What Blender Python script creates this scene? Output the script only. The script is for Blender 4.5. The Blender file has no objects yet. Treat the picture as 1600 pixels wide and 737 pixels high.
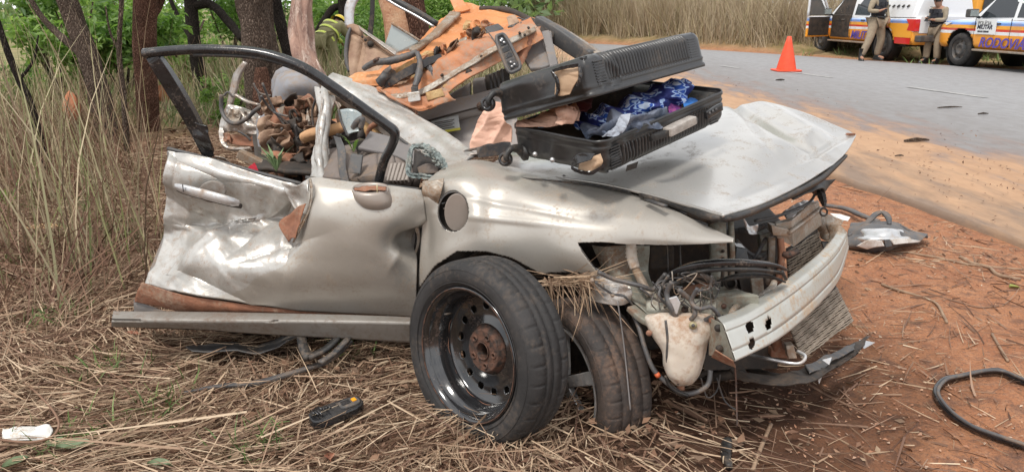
import bpy, bmesh, math, random
import numpy as np
from mathutils import Vector, Matrix, noise as mnoise
random.seed(7); RNG = np.random.default_rng(11)
sc = bpy.context.scene
COL = sc.collection
# ------------------------------------------------------------------ camera
CAM_H, PITCH, FPX = 1.4, math.radians(16.8), 1186.0
cd = bpy.data.cameras.new('camera'); cam = bpy.data.objects.new('camera', cd); COL.objects.link(cam)
cam.location = (0, 0, CAM_H); cam.rotation_euler = (math.pi/2 - PITCH, 0, 0)
cd.sensor_width = 36; cd.lens = 36*FPX/1600; cd.clip_start = 0.05; cd.clip_end = 2000
cd.dof.use_dof = True; cd.dof.focus_distance = 2.9; cd.dof.aperture_fstop = 18.0
sc.camera = cam
# ------------------------------------------------------------------ world, sun, exposure
SUN_EL, SUN_AZ = math.radians(62), math.radians(-35)
w = bpy.data.worlds.new('World'); sc.world = w; w.use_nodes = True
nt = w.node_tree; nt.nodes.clear()
out = nt.nodes.new('ShaderNodeOutputWorld'); bg = nt.nodes.new('ShaderNodeBackground')
sky = nt.nodes.new('ShaderNodeTexSky'); sky.sky_type = 'NISHITA'; sky.sun_disc = False
sky.sun_elevation = SUN_EL; sky.sun_rotation = SUN_AZ + math.pi; sky.dust_density = 3; sky.air_density = 1.0
tc = nt.nodes.new('ShaderNodeTexCoord'); nz = nt.nodes.new('ShaderNodeTexNoise'); nz.inputs['Scale'].default_value = 3.0
nz.inputs['Detail'].default_value = 6
rmp = nt.nodes.new('ShaderNodeValToRGB'); rmp.color_ramp.elements[0].position = .36; rmp.color_ramp.elements[1].position = .52
rmp.color_ramp.elements[0].color = (.35, .35, .35, 1); rmp.color_ramp.elements[1].color = (.97, .97, .97, 1)
mix = nt.nodes.new('ShaderNodeMixRGB'); mix.inputs[2].default_value = (12.5, 12.6, 12.8, 1)   # thin bright cloud cover
nt.links.new(tc.outputs['Generated'], nz.inputs['Vector']); nt.links.new(nz.outputs['Fac'], rmp.inputs[0])
nt.links.new(rmp.outputs[0], mix.inputs[0]); nt.links.new(sky.outputs[0], mix.inputs[1])
nt.links.new(mix.outputs[0], bg.inputs[0]); bg.inputs[1].default_value = 0.066
nt.links.new(bg.outputs[0], out.inputs[0])
sd = bpy.data.lights.new('sun', 'SUN'); sd.energy = 1.5; sd.angle = math.radians(10); sd.color = (1, .96, .9)
sun = bpy.data.objects.new('sun', sd); COL.objects.link(sun)
# sun stands behind and above the camera's left shoulder
sdir = Vector((math.sin(SUN_AZ)*math.cos(SUN_EL), -math.cos(SUN_AZ)*math.cos(SUN_EL), math.sin(SUN_EL)))
sun.rotation_euler = sdir.to_track_quat('Z', 'Y').to_euler(); sun.location = (0, 0, 20)
sky.sun_rotation = math.atan2(sdir.x, sdir.y)
sc.view_settings.view_transform = 'Standard'; sc.view_settings.look = 'None'
sc.view_settings.exposure = 0.75; sc.view_settings.gamma = 1
sc.render.resolution_x = 1024; sc.render.resolution_y = 471

# ------------------------------------------------------------------ helpers
CP, SP = math.cos(PITCH), math.sin(PITCH)
def ray(u, v):
    a = (u-800)/FPX; b = (368.5-v)/FPX
    return Vector((a, CP+b*SP, -SP+b*CP))
def P(u, v, Y):                       # point seen at photo position (u, v) at world distance Y
    d = ray(u, v); t = Y/d.y
    return Vector((d.x*t, Y, CAM_H+d.z*t))
def G(u, v, z=0.0):                   # point of the ground (height z) seen at (u, v)
    d = ray(u, v); t = (z-CAM_H)/d.z
    return Vector((d.x*t, d.y*t, z))
def PX(p):                            # world -> photo pixels
    x, y, z = p[0], p[1], p[2]-CAM_H
    dd = y*CP - z*SP; uu = y*SP + z*CP
    return (800+FPX*x/dd, 368.5-FPX*uu/dd)

def hash2(ix, iy, s):
    h = (ix.astype(np.int64)*374761393 + iy.astype(np.int64)*668265263 + s*974711) & 0xffffffff
    h = ((h ^ (h >> 13))*1274126177) & 0xffffffff
    return ((h ^ (h >> 16)) & 0xffff)/65535.0
def vnoise(x, y, s=0):
    x = np.asarray(x, float); y = np.asarray(y, float)
    ix = np.floor(x); iy = np.floor(y); fx = x-ix; fy = y-iy
    fx = fx*fx*(3-2*fx); fy = fy*fy*(3-2*fy)
    a = hash2(ix, iy, s); b = hash2(ix+1, iy, s); c = hash2(ix, iy+1, s); d = hash2(ix+1, iy+1, s)
    return (a*(1-fx)+b*fx)*(1-fy)+(c*(1-fx)+d*fx)*fy
def fbm(x, y, f, o=4, s=0):
    r = 0; a = .5
    for k in range(o):
        r = r+a*(vnoise(x*f+k*17.3, y*f-k*9.1, s+k)-.5)*2; f *= 2.03; a *= .5
    return r
def sstep(a, b, x): t = np.clip((x-a)/(b-a), 0, 1); return t*t*(3-2*t)

def mesh_np(name, V, F, mat=None, smooth=False):
    """V: Nx3 array; F: MxK array of equal-sized faces."""
    me = bpy.data.meshes.new(name); V = np.asarray(V, dtype=np.float32); F = np.asarray(F, dtype=np.int32)
    me.vertices.add(len(V)); me.vertices.foreach_set('co', V.ravel())
    k = F.shape[1]; me.loops.add(F.size); me.loops.foreach_set('vertex_index', F.ravel())
    me.polygons.add(len(F)); me.polygons.foreach_set('loop_start', np.arange(0, F.size, k, dtype=np.int32))
    me.polygons.foreach_set('loop_total', np.full(len(F), k, dtype=np.int32))
    if smooth: me.polygons.foreach_set('use_smooth', np.ones(len(F), dtype=bool))
    me.update(calc_edges=True)
    if mat: me.materials.append(mat)
    return me
def origin_of(par):
    o = Vector((0, 0, 0))
    while par is not None: o = o+par.location; par = par.parent
    return o
def obj(name, me, parent=None, **kw):
    o = bpy.data.objects.new(name, me); COL.objects.link(o)
    if parent is not None:
        o.parent = parent; off = origin_of(parent)
        if off.length > 0: me.transform(Matrix.Translation(-off))
    for k, v in kw.items(): o[k] = v
    return o
def thing(name, label, cat, loc=(0, 0, 0), group=None):
    o = bpy.data.objects.new(name, None); COL.objects.link(o); o.location = loc; o.empty_display_size = .1
    o['label'] = label; o['category'] = cat
    if group: o['group'] = group
    return o
def tag(o, label, cat, group=None):
    o['label'] = label; o['category'] = cat
    if group: o['group'] = group
    return o
def pym(name, V, F, mat, smooth=False):
    me = bpy.data.meshes.new(name); me.from_pydata([tuple(v) for v in V], [], [tuple(f) for f in F])
    if smooth: me.polygons.foreach_set('use_smooth', [True]*len(me.polygons))
    me.update(); me.materials.append(mat); return me

class MB:                             # collects several shapes into one mesh
    def __init__(s): s.V = []; s.F = []; s.S = []
    def add(s, V, F, smooth=False):
        n = len(s.V); s.V += [Vector(v) for v in V]; s.F += [tuple(i+n for i in f) for f in F]; s.S += [smooth]*len(F)
        return s
    def box(s, c, size, rot=None):
        V = []
        for i in range(8):
            v = Vector(((i & 1)-.5, ((i >> 1) & 1)-.5, ((i >> 2) & 1)-.5)); v = Vector((v.x*size[0], v.y*size[1], v.z*size[2]))
            if rot is not None: v = rot @ v
            V.append(v+Vector(c))
        return s.add(V, [(0, 2, 3, 1), (4, 5, 7, 6), (0, 1, 5, 4), (2, 6, 7, 3), (0, 4, 6, 2), (1, 3, 7, 5)])
    def hexa(s, q, d):                # quad q (4 points) extruded by vector(s) d
        q = [Vector(a) for a in q]; d = Vector(d)
        V = q+[a+d for a in q]
        return s.add(V, [(3, 2, 1, 0), (4, 5, 6, 7), (0, 1, 5, 4), (1, 2, 6, 5), (2, 3, 7, 6), (3, 0, 4, 7)])
    def prism(s, pts, d):             # closed polygon extruded by d
        n = len(pts); pts = [Vector(a) for a in pts]; d = Vector(d); V = pts+[a+d for a in pts]
        F = [tuple(range(n))[::-1], tuple(range(n, 2*n))]+[(i, (i+1) % n, (i+1) % n+n, i+n) for i in range(n)]
        return s.add(V, F)
    def tube(s, pts, r, n=10, closed=False, prof=None, sub=6, up=None, cap=True, wob=0):
        pts = [Vector(p) for p in pts]
        rs = list(r) if hasattr(r, '__len__') else [r]*len(pts)
        if len(pts) > 2 and sub > 1: pts, rs = crspline(pts, rs, sub, closed)
        CH = wob >= .4 and prof is None and n <= 10
        if CH: wob *= .55; prof = [(.9, .9), (.3, .5), (-.3, .95), (-.9, .5), (-.6, -.8), (.6, -.8)]; n = 6
        m = len(pts); prof = prof or [(math.cos(2*math.pi*i/n), math.sin(2*math.pi*i/n)) for i in range(n)]; n = len(prof)
        T = []
        for i in range(m):
            if closed: t = pts[(i+1) % m]-pts[i-1]
            else: t = pts[min(i+1, m-1)]-pts[max(i-1, 0)]
            T.append(t.normalized() if t.length > 1e-9 else Vector((0, 0, 1)))
        ref = Vector(up) if up else Vector((0, 0, 1))
        if not up and abs(T[0].dot(ref)) > .9: ref = Vector((0, 1, 0))
        V = []; N = (ref-T[0]*ref.dot(T[0])).normalized()
        for i in range(m):
            N = ((ref if up else N)-T[i]*(ref if up else N).dot(T[i]))
            N = N.normalized() if N.length > 1e-6 else T[i].orthogonal().normalized()
            B = T[i].cross(N)
            for k, (a, b) in enumerate(prof):
                q = 1
                if wob: q = 1+wob*mnoise.noise(Vector((a*2.2, b*2.2, i*(.13 if n > 10 else .9)+pts[0].x*7)))
                V.append(pts[i]+(B*a+N*b)*rs[i]*q)
        F = []
        for i in range(m if closed else m-1):
            j = (i+1) % m
            for k in range(n): F.append((i*n+k, i*n+(k+1) % n, j*n+(k+1) % n, j*n+k))
        if cap and not closed: F += [tuple(range(n))[::-1], tuple(range((m-1)*n, m*n))]
        return s.add(V, F, not CH)
    def build(s, name, mat, parent=None, bevel=0, **kw):
        me = bpy.data.meshes.new(name); me.from_pydata([tuple(v) for v in s.V], [], s.F); me.update()
        me.polygons.foreach_set('use_smooth', s.S); me.materials.append(mat)
        o = obj(name, me, parent, **kw)
        if bevel:
            m = o.modifiers.new('bevel', 'BEVEL'); m.width = bevel; m.segments = 2; m.limit_method = 'ANGLE'
        return o
def crspline(pts, rs, sub, closed=False):
    m = len(pts); P2 = []; R2 = []
    rng = range(m if closed else m-1)
    for i in rng:
        if closed: a, b, c, d = pts[i-1], pts[i], pts[(i+1) % m], pts[(i+2) % m]; ra, rb = rs[i], rs[(i+1) % m]
        else: a, b, c, d = pts[max(i-1, 0)], pts[i], pts[i+1], pts[min(i+2, m-1)]; ra, rb = rs[i], rs[i+1]
        for k in range(sub):
            t = k/sub; P2.append(.5*((2*b)+(c-a)*t+(2*a-5*b+4*c-d)*t*t+(3*b-a-3*c+d)*t**3)); R2.append(ra+(rb-ra)*t)
    if not closed: P2.append(pts[-1]); R2.append(rs[-1])
    return P2, R2
SQ = [(-1, -1), (1, -1), (1, 1), (-1, 1)]
def rect(a, b): return [(-a, -b), (a, -b), (a, b), (-a, b)]

def cr_np(C, n):                      # Catmull-Rom along axis 0 -> n samples
    C = np.asarray(C, float); m = len(C); t = np.linspace(0, m-1, n); i = np.minimum(t.astype(int), m-2); f = (t-i)
    f = f.reshape((-1,)+(1,)*(C.ndim-1))
    a = C[np.maximum(i-1, 0)]; b = C[i]; c = C[i+1]; d = C[np.minimum(i+2, m-1)]
    a = np.where((i == 0).reshape(f.shape), 2*b-c, a); d = np.where((i+2 > m-1).reshape(f.shape), 2*c-b, d)
    return .5*((2*b)+(c-a)*f+(2*a-5*b+4*c-d)*f*f+(3*b-a-3*c+d)*f**3)
def in_poly(u, v, poly):
    r = np.zeros(u.shape, bool); n = len(poly)
    for i in range(n):
        x1, y1 = poly[i]; x2, y2 = poly[(i+1) % n]
        if y1 == y2: continue
        c = ((y1 > v) != (y2 > v)) & (u < (x2-x1)*(v-y1)/(y2-y1)+x1); r ^= c
    return r
def PXn(V):
    x, y, z = V[..., 0], V[..., 1], V[..., 2]-CAM_H
    dd = y*CP-z*SP; uu = y*SP+z*CP
    return 800+FPX*x/dd, 368.5-FPX*uu/dd
def patch_grid(rows, nu, nv, world=False):
    C = np.array([[tuple(p) if world else tuple(P(*p)) for p in r] for r in rows])
    A = cr_np(C, nv); return np.swapaxes(cr_np(np.swapaxes(A, 0, 1), nu), 0, 1)   # nv x nu x 3
def normals(S):
    du = np.gradient(S, axis=1); dv = np.gradient(S, axis=0); N = np.cross(du, dv)
    return N/(np.linalg.norm(N, axis=2, keepdims=True)+1e-9)
def n3(S, f, s=0):                    # cheap 3-D-ish noise from two planar ones
    return fbm(S[..., 0]+.37*S[..., 1], S[..., 2]+.21*S[..., 1], f, 3, s)
def fold(S, f, s=0):                  # ridged noise: soft folds, for cloth
    a = n3(S, f, s); b = n3(S, f*1.9, s+31)
    return (1-np.abs(a)*2.2)*.7+(1-np.abs(b)*2.2)*.3-.5
def facet(x, y, s=0):                 # piecewise flat noise: sharp sheet-metal creases
    x = x+.45*vnoise(x*.8, y*.8, s+3); y = y+.45*vnoise(x*.8+9, y*.8, s+4); x = x+.4*y
    ix = np.floor(x); iy = np.floor(y); fx = x-ix; fy = y-iy
    a = hash2(ix, iy, s); b = hash2(ix+1, iy, s); c = hash2(ix, iy+1, s); d = hash2(ix+1, iy+1, s)
    return np.where(fx+fy < 1, a+(b-a)*fx+(c-a)*fy, d+(c-d)*(1-fx)+(b-d)*(1-fy))-.5
def crease(S, f, s=0):
    X = S[..., 0]+.37*S[..., 1]; Z = S[..., 2]+.21*S[..., 1]
    return 1.1*facet(X*f*1.3, Z*f*1.3, s)+.4*facet(X*f*3.1, Z*f*3.1, s+7)+.12*facet(X*f*7.7, Z*f*7.7, s+9)
def patch(name, rows, mat, parent=None, nu=60, nv=40, disp=None, thick=.003, cut=(), keep=None, world=False, smooth=True, off=-1, **kw):
    S = patch_grid(rows, nu, nv, world)
    if disp is not None:
        N = normals(S); u, v = PXn(S); S = S+N*disp(S, u, v)[..., None]
    nv, nu = S.shape[:2]; idx = np.arange(nv*nu).reshape(nv, nu)
    F = np.stack([idx[:-1, :-1], idx[:-1, 1:], idx[1:, 1:], idx[1:, :-1]], -1).reshape(-1, 4)
    if cut or keep:
        c = S.reshape(-1, 3)[F].mean(1); u, v = PXn(c); m = np.ones(len(F), bool)
        if keep: m &= in_poly(u, v, keep)
        for q in cut: m &= ~in_poly(u, v, q)
        F = F[m]
    V = S.reshape(-1, 3); used = np.unique(F); mp = np.zeros(len(V), int); mp[used] = np.arange(len(used))
    me = mesh_np(name, V[used], mp[F], mat, smooth); o = obj(name, me, parent, **kw)
    if thick:
        m = o.modifiers.new('solid', 'SOLIDIFY'); m.thickness = thick; m.offset = off
    return o
def circ(cu, cv, ru, rv, n=24, rot=0):
    return [(cu+ru*math.cos(2*math.pi*i/n)*math.cos(rot)-rv*math.sin(2*math.pi*i/n)*math.sin(rot),
             cv+ru*math.cos(2*math.pi*i/n)*math.sin(rot)+rv*math.sin(2*math.pi*i/n)*math.cos(rot)) for i in range(n)]
def plate(name, pts, mat, parent=None, th=(0, .01, 0), bevel=.002, **kw):
    return MB().prism([P(*p) for p in pts], th).build(name, mat, parent, bevel=bevel, **kw)
def frame_basis(n, up=(0, 0, 1)):
    n = Vector(n).normalized(); x = Vector(up).cross(n).normalized(); y = n.cross(x); return Matrix((x, y, n)).transposed()
def lathe(prof, n=48, rot=None, c=(0, 0, 0), mod=None, cut=None, closed=False):
    """prof: list of (radius, axial). returns V, F"""
    V = []; m = len(prof)
    for i in range(n):
        a = 2*math.pi*i/n
        for k, (r, h) in enumerate(prof):
            if mod: r, h = mod(i, k, r, h)
            v = Vector((r*math.cos(a), r*math.sin(a), h))
            V.append(v)
    F = []
    for i in range(n):
        j = (i+1) % n
        for k in range(m if closed else m-1):
            f = (i*m+k, j*m+k, j*m+(k+1) % m, i*m+(k+1) % m)
            if cut:
                cc = (V[f[0]]+V[f[1]]+V[f[2]]+V[f[3]])/4
                if cut(cc): continue
            F.append(f)
    V = [((rot @ v) if rot else v)+Vector(c) for v in V]
    return V, F

# ------------------------------------------------------------------ materials
def mat(name, a, b=None, scale=6.0, lo=.4, hi=.65, rough=.6, rough2=None, metal=0.0, bump=0.0, bscale=40.0,
        dirt=None, damt=.5, dscale=3.0, spec=.5, coat=0.0, island=0.0, objrand=0.0, sub=None, c3=None, trans=0.0, alpha=1.0, detail=6, stretch=None):
    m = bpy.data.materials.new(name); m.use_nodes = True; nt = m.node_tree; N = nt.nodes; L = nt.links
    bs = N['Principled BSDF']; bs.inputs['Roughness'].default_value = rough; bs.inputs['Metallic'].default_value = metal
    bs.inputs['Specular IOR Level'].default_value = spec; bs.inputs['Coat Weight'].default_value = coat
    bs.inputs['Coat Roughness'].default_value = .12
    if trans: bs.inputs['Transmission Weight'].default_value = trans
    if alpha < 1: bs.inputs['Alpha'].default_value = alpha
    tc = N.new('ShaderNodeTexCoord'); col = None
    def noise(sc_, det=detail):
        n = N.new('ShaderNodeTexNoise'); n.inputs['Scale'].default_value = sc_; n.inputs['Detail'].default_value = det
        n.inputs['Roughness'].default_value = .62
        src = tc.outputs['Object']
        if stretch: q = N.new('ShaderNodeMapping'); q.inputs['Scale'].default_value = stretch; L.new(src, q.inputs[0]); src = q.outputs[0]
        L.new(src, n.inputs['Vector']); return n
    def ramp(src, l, h):
        r = N.new('ShaderNodeMapRange'); r.inputs['From Min'].default_value = l; r.inputs['From Max'].default_value = h
        L.new(src, r.inputs['Value']); return r.outputs[0]
    def mixc(f, c1, c2):
        x = N.new('ShaderNodeMixRGB')
        for i, c in ((1, c1), (2, c2)):
            if isinstance(c, tuple): x.inputs[i].default_value = c+(1,)
            else: L.new(c, x.inputs[i])
        if isinstance(f, float): x.inputs[0].default_value = f
        else: L.new(f, x.inputs[0])
        return x.outputs[0]
    col = a
    if b: col = mixc(ramp(noise(scale).outputs['Fac'], lo, hi), a, b)
    if island or objrand:
        g = N.new('ShaderNodeNewGeometry') if island else N.new('ShaderNodeObjectInfo')
        rr = g.outputs['Random Per Island'] if island else g.outputs['Random']
        if c3:
            cr = N.new('ShaderNodeValToRGB'); L.new(rr, cr.inputs[0]); e = cr.color_ramp.elements
            e[0].color = c3[0]+(1,); e[1].color = c3[-1]+(1,)
            for i, c in enumerate(c3[1:-1]): x = e.new((i+1)/(len(c3)-1)); x.color = c+(1,)
            col = cr.outputs[0] if not b else mixc(.5, cr.outputs[0], col)
        else:
            hs = N.new('ShaderNodeHueSaturation'); k = island or objrand
            mr = N.new('ShaderNodeMapRange'); mr.inputs['To Min'].default_value = 1-k; mr.inputs['To Max'].default_value = 1+k
            L.new(rr, mr.inputs['Value']); L.new(mr.outputs[0], hs.inputs['Value'])
            if isinstance(col, tuple): hs.inputs['Color'].default_value = col+(1,)
            else: L.new(col, hs.inputs['Color'])
            col = hs.outputs[0]
    if dirt:
        sm = N.new('ShaderNodeMixRGB'); sm.inputs[0].default_value = .45; L.new(noise(dscale, 6).outputs['Fac'], sm.inputs[1]); L.new(noise(dscale*9, 10).outputs['Fac'], sm.inputs[2])
        f = ramp(sm.outputs[0], .60-damt*.28, .76-damt*.28)
        col = mixc(f, col, dirt)
        rr = N.new('ShaderNodeMapRange'); rr.inputs['To Min'].default_value = rough; rr.inputs['To Max'].default_value = rough2 or .9
        L.new(f, rr.inputs['Value']); L.new(rr.outputs[0], bs.inputs['Roughness'])
        if metal:
            mm = N.new('ShaderNodeMapRange'); mm.inputs['To Min'].default_value = metal; mm.inputs['To Max'].default_value = 0
            L.new(f, mm.inputs['Value']); L.new(mm.outputs[0], bs.inputs['Metallic'])
    if isinstance(col, tuple): bs.inputs['Base Color'].default_value = col+(1,)
    else: L.new(col, bs.inputs['Base Color'])
    if bump:
        bp = N.new('ShaderNodeBump'); bp.inputs['Strength'].default_value = bump; bp.inputs['Distance'].default_value = .01
        L.new(noise(bscale).outputs['Fac'], bp.inputs['Height']); L.new(bp.outputs[0], bs.inputs['Normal'])
    if sub: bs.inputs['Subsurface Weight'].default_value = sub; bs.inputs['Subsurface Radius'].default_value = (.03, .02, .01)
    m['mix'] = 1
    return m
M = {}
M['paint'] = mat('silver_paint', (.47, .44, .395), (.40, .37, .325), 2.2, .35, .7, rough=.36, rough2=.75, metal=.42, coat=.1, bump=.05, bscale=60, dirt=(.30, .23, .17), damt=.26, dscale=9)
M['paint_hood'] = mat('dusty_hood_paint', (.50, .485, .455), (.44, .42, .385), 2.0, .35, .7, rough=.30, rough2=.8, metal=.55, coat=.35, bump=.02, bscale=7, dirt=(.26, .19, .13), damt=.24, dscale=14)
M['paint_scratched'] = mat('scratched_silver_paint', (.52, .505, .475), (.40, .385, .355), 9, .4, .62, rough=.30, rough2=.7, metal=.4, coat=.1, bump=.15, bscale=50, dirt=(.28, .19, .13), damt=.32, dscale=34)
M['silver_trim'] = mat('silver_trim', (.5, .48, .45), (.32, .28, .24), 12, rough=.3, metal=.6, bump=.1, dirt=(.3, .2, .14), damt=.45, dscale=16)
M['torn_white'] = mat('torn_pale_metal', (.44, .41, .36), (.26, .21, .16), 9, .38, .62, rough=.45, metal=.35, bump=.4, bscale=35, dirt=(.24, .15, .09), damt=.6, dscale=11)
M['black_gloss'] = mat('black_gloss_plastic', (.012, .012, .013), (.03, .03, .032), 20, rough=.2, spec=.6, bump=.06, bscale=30, dirt=(.16, .12, .09), damt=.17, dscale=12)
M['black_plastic'] = mat('black_plastic', (.018, .018, .018), (.035, .033, .031), 12, rough=.5, bump=.15, bscale=60, dirt=(.15, .11, .08), damt=.36, dscale=9)
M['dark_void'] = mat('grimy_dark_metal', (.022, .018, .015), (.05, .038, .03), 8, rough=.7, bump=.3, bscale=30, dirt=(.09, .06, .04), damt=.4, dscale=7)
M['grey_plastic'] = mat('grey_interior_plastic', (.165, .15, .145), (.20, .185, .175), 5, rough=.55, bump=.15, bscale=180, dirt=(.26, .19, .14), damt=.3, dscale=5)
M['card'] = mat('taupe_door_card', (.30, .27, .255), (.35, .32, .30), 5, rough=.55, bump=.1, bscale=180, dirt=(.36, .28, .21), damt=.25, dscale=6)
M['dark_grey'] = mat('dark_grey_plastic', (.05, .05, .052), (.075, .072, .07), 8, rough=.5, bump=.1, bscale=90, dirt=(.2, .15, .11), damt=.35, dscale=7)
M['champagne'] = mat('champagne_plastic', (.30, .255, .22), (.34, .29, .25), 6, rough=.38, metal=.2, coat=.2, bump=.05)
M['skirt'] = mat('weathered_skirt', (.27, .25, .225), (.2, .18, .155), 5, rough=.5, metal=.15, bump=.1, dirt=(.17, .12, .09), damt=.45, dscale=6)
M['rust_dirt'] = mat('red_dirt_on_metal', (.31, .135, .075), (.2, .09, .055), 10, rough=.85, bump=.5, bscale=60, dirt=(.34, .24, .17), damt=.35, dscale=7)
M['orange'] = mat('orange_primer', (.62, .26, .10), (.50, .19, .07), 3.5, .4, .7, rough=.55, bump=.3, bscale=18, dirt=(.60, .42, .25), damt=.26, dscale=5)
M['orange_dark'] = mat('orange_primer_worn', (.50, .20, .085), (.38, .16, .08), 6, .4, .6, rough=.6, bump=.3, bscale=30, dirt=(.33, .26, .20), damt=.5, dscale=7)
M['foam'] = mat('torn_foam', (.55, .38, .19), (.40, .22, .09), 14, .4, .6, rough=.95, bump=.8, bscale=50)
M['grey_felt'] = mat('grey_felt_pad', (.2, .195, .2), (.09, .085, .085), 90, .42, .58, rough=.95, bump=.8, bscale=120)
M['seat'] = mat('brown_seat_fabric', (.20, .165, .145), (.14, .115, .10), 6, rough=.95, bump=.3, bscale=160, dirt=(.26, .18, .12), damt=.4)
M['headrest'] = mat('grey_seat_fabric', (.27, .27, .285), (.22, .22, .235), 8, rough=.9, bump=.15, bscale=150, dirt=(.26, .2, .15), damt=.3)
M['brown_mess'] = mat('mud_stained_trim', (.20, .11, .065), (.09, .05, .032), 12, .35, .65, rough=.75, bump=.6, bscale=40, dirt=(.36, .24, .15), damt=.26, dscale=12)
M['brown_pale'] = mat('muddy_pale_trim', (.40, .27, .18), (.24, .14, .09), 10, .35, .65, rough=.7, bump=.5, bscale=40)
M['glass_pane'] = mat('dull_glass', (.33, .38, .38), (.40, .44, .43), 4, rough=.22, metal=.25, spec=.8, dirt=(.4, .38, .33), damt=.3)
M['shattered'] = mat('shattered_glass_crust', (.30, .36, .34), (.08, .10, .10), 70, .4, .6, rough=.3, bump=1.0, bscale=90, spec=.8, dirt=(.3, .27, .22), damt=.4, dscale=20)
M['green_metal'] = mat('green_grey_primer', (.30, .295, .245), (.22, .21, .17), 7, rough=.5, metal=.2, bump=.2, dirt=(.20, .12, .075), damt=.5, dscale=8)
M['beam'] = mat('pale_beam_paint', (.50, .50, .465), (.43, .42, .37), 4, rough=.34, metal=.4, bump=.12, bscale=20, dirt=(.42, .27, .15), damt=.36, dscale=8)
M['rad'] = mat('dusty_radiator_fin', (.34, .28, .22), (.2, .16, .12), 18, rough=.6, metal=.4, bump=.4, bscale=80)
M['alu'] = mat('dirty_aluminium', (.42, .38, .33), (.28, .23, .18), 8, rough=.42, metal=.55, bump=.25, dirt=(.30, .19, .12), damt=.5, dscale=9)
M['tank'] = mat('stained_white_plastic', (.58, .52, .44), (.50, .42, .34), 5, rough=.42, sub=.12, bump=.12, bscale=16, dirt=(.33, .19, .11), damt=.38, dscale=6)
M['rubber'] = mat('dusty_tyre_rubber', (.028, .027, .027), (.048, .045, .044), 7, .35, .7, rough=.68, spec=.3, bump=.25, bscale=70, dirt=(.10, .08, .066), damt=.30, dscale=6)
M['rubber2'] = mat('muddy_tyre_rubber', (.035, .03, .028), (.07, .052, .043), 9, .35, .65, rough=.75, bump=.35, bscale=60, dirt=(.16, .10, .07), damt=.42, dscale=7)
M['rim'] = mat('black_steel_rim', (.012, .012, .013), (.02, .02, .021), 14, rough=.14, spec=.8, coat=.5, bump=.03, bscale=24, dirt=(.12, .07, .05), damt=.14, dscale=12)
M['rust'] = mat('rusty_hub_steel', (.15, .075, .05), (.045, .035, .03), 40, .4, .6, rough=.7, metal=.3, bump=.6, bscale=80)
M['alloy'] = mat('silver_alloy', (.62, .62, .62), (.5, .5, .5), 10, rough=.3, metal=.7, dirt=(.3, .22, .16), damt=.3)
M['hose'] = mat('grey_rubber_hose', (.07, .068, .07), (.11, .105, .10), 12, rough=.5, bump=.15, dirt=(.2, .14, .1), damt=.4, dscale=12)
M['white_plastic'] = mat('white_plastic', (.72, .71, .68), (.6, .58, .54), 14, rough=.4, dirt=(.4, .3, .2), damt=.3, dscale=14)
M['yellow_metal'] = mat('yellow_zinc', (.55, .48, .28), (.4, .33, .2), 30, rough=.35, metal=.6, bump=.2)
# =================================================================== THE SETTING
NEAR = np.array([(3.0, -30), (3.25, 0), (3.15, 4.4), (2.8, 6.4), (2.45, 9), (2.0, 13), (1.1, 20), (-.6, 28), (-3.5, 38), (-9, 52), (-20, 75)])
FAR = np.array([(22, -30), (17, 5), (14.2, 13.5), (12.0, 17.6), (9.9, 20.6), (8.0, 24.0), (4.9, 28.6), (1.6, 32.5), (-2.5, 40), (-8, 54), (-19, 77)])
def resample(Pn, n, dens=None):
    C = cr_np(Pn, 800); d = np.r_[0, np.cumsum(np.linalg.norm(np.diff(C, axis=0), axis=1))]
    t = np.linspace(0, d[-1], n); return np.stack([np.interp(t, d, C[:, 0]), np.interp(t, d, C[:, 1])], 1)
NE = resample(NEAR, 260); FE = resample(FAR, 260)
def sdist(x, y, L):                   # signed distance to a polyline (positive to its right-hand side, i.e. +x of a line running +y)
    x = np.asarray(x, float).ravel(); y = np.asarray(y, float).ravel(); best = np.full(x.shape, 1e9); sg = np.ones(x.shape)
    for i in range(0, len(L)-1, 2):
        j = min(i+2, len(L)-1); ax, ay = L[i]; bx, by = L[j]; dx, dy = bx-ax, by-ay; l2 = dx*dx+dy*dy
        t = np.clip(((x-ax)*dx+(y-ay)*dy)/l2, 0, 1); ex = x-ax-t*dx; ey = y-ay-t*dy; d = np.hypot(ex, ey)
        m = d < best; best = np.where(m, d, best); sg = np.where(m, np.sign(ex*dy-ey*dx+1e-12), sg)
    return best*sg
def groundz(x, y):
    x = np.asarray(x, float); y = np.asarray(y, float); sh = x.shape
    dn = sdist(x, y, NE).reshape(sh); df = sdist(x, y, FE).reshape(sh)
    amp = sstep(0, .8, -dn)+sstep(0, .8, df)
    z = -.035 + amp*(.035+.028*fbm(x, y, 1.6, 4, 3)+.011*fbm(x, y, 9, 3, 8)*(np.hypot(x, y) < 14))
    z = z+.014*np.abs(fbm(x, y, 5, 3, 44))*sstep(0, .3, -dn)
    far = sstep(20.5, 25.5, y)
    z = z+(.26+.15*vnoise(x*.8, y*.8, 5))*sstep(.3+3.8*(1-far), 1.8+4.5*(1-far), df)
    z = z+.06*sstep(-.6, -.1, dn)*sstep(.12, 0, dn)*(dn < 0)*0
    z = z+.10*sstep(-1.6, -3.2, x)*sstep(9, 3, y)*vnoise(x*1.1, y*1.1, 9)
    return z
def gz(x, y): return float(groundz(np.array([x]), np.array([y]))[0])
def litter_mask(x, y):
    b = .42+.5*fbm(x, y, 1.3, 3, 61)+.08*np.maximum(0, 3-y)
    m = sstep(b+.35, b-.35, x); return np.where(y > 4.2, sstep(.7, -.4, x-.08*y+.6*fbm(x, y, .8, 3, 7)), m)

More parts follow.
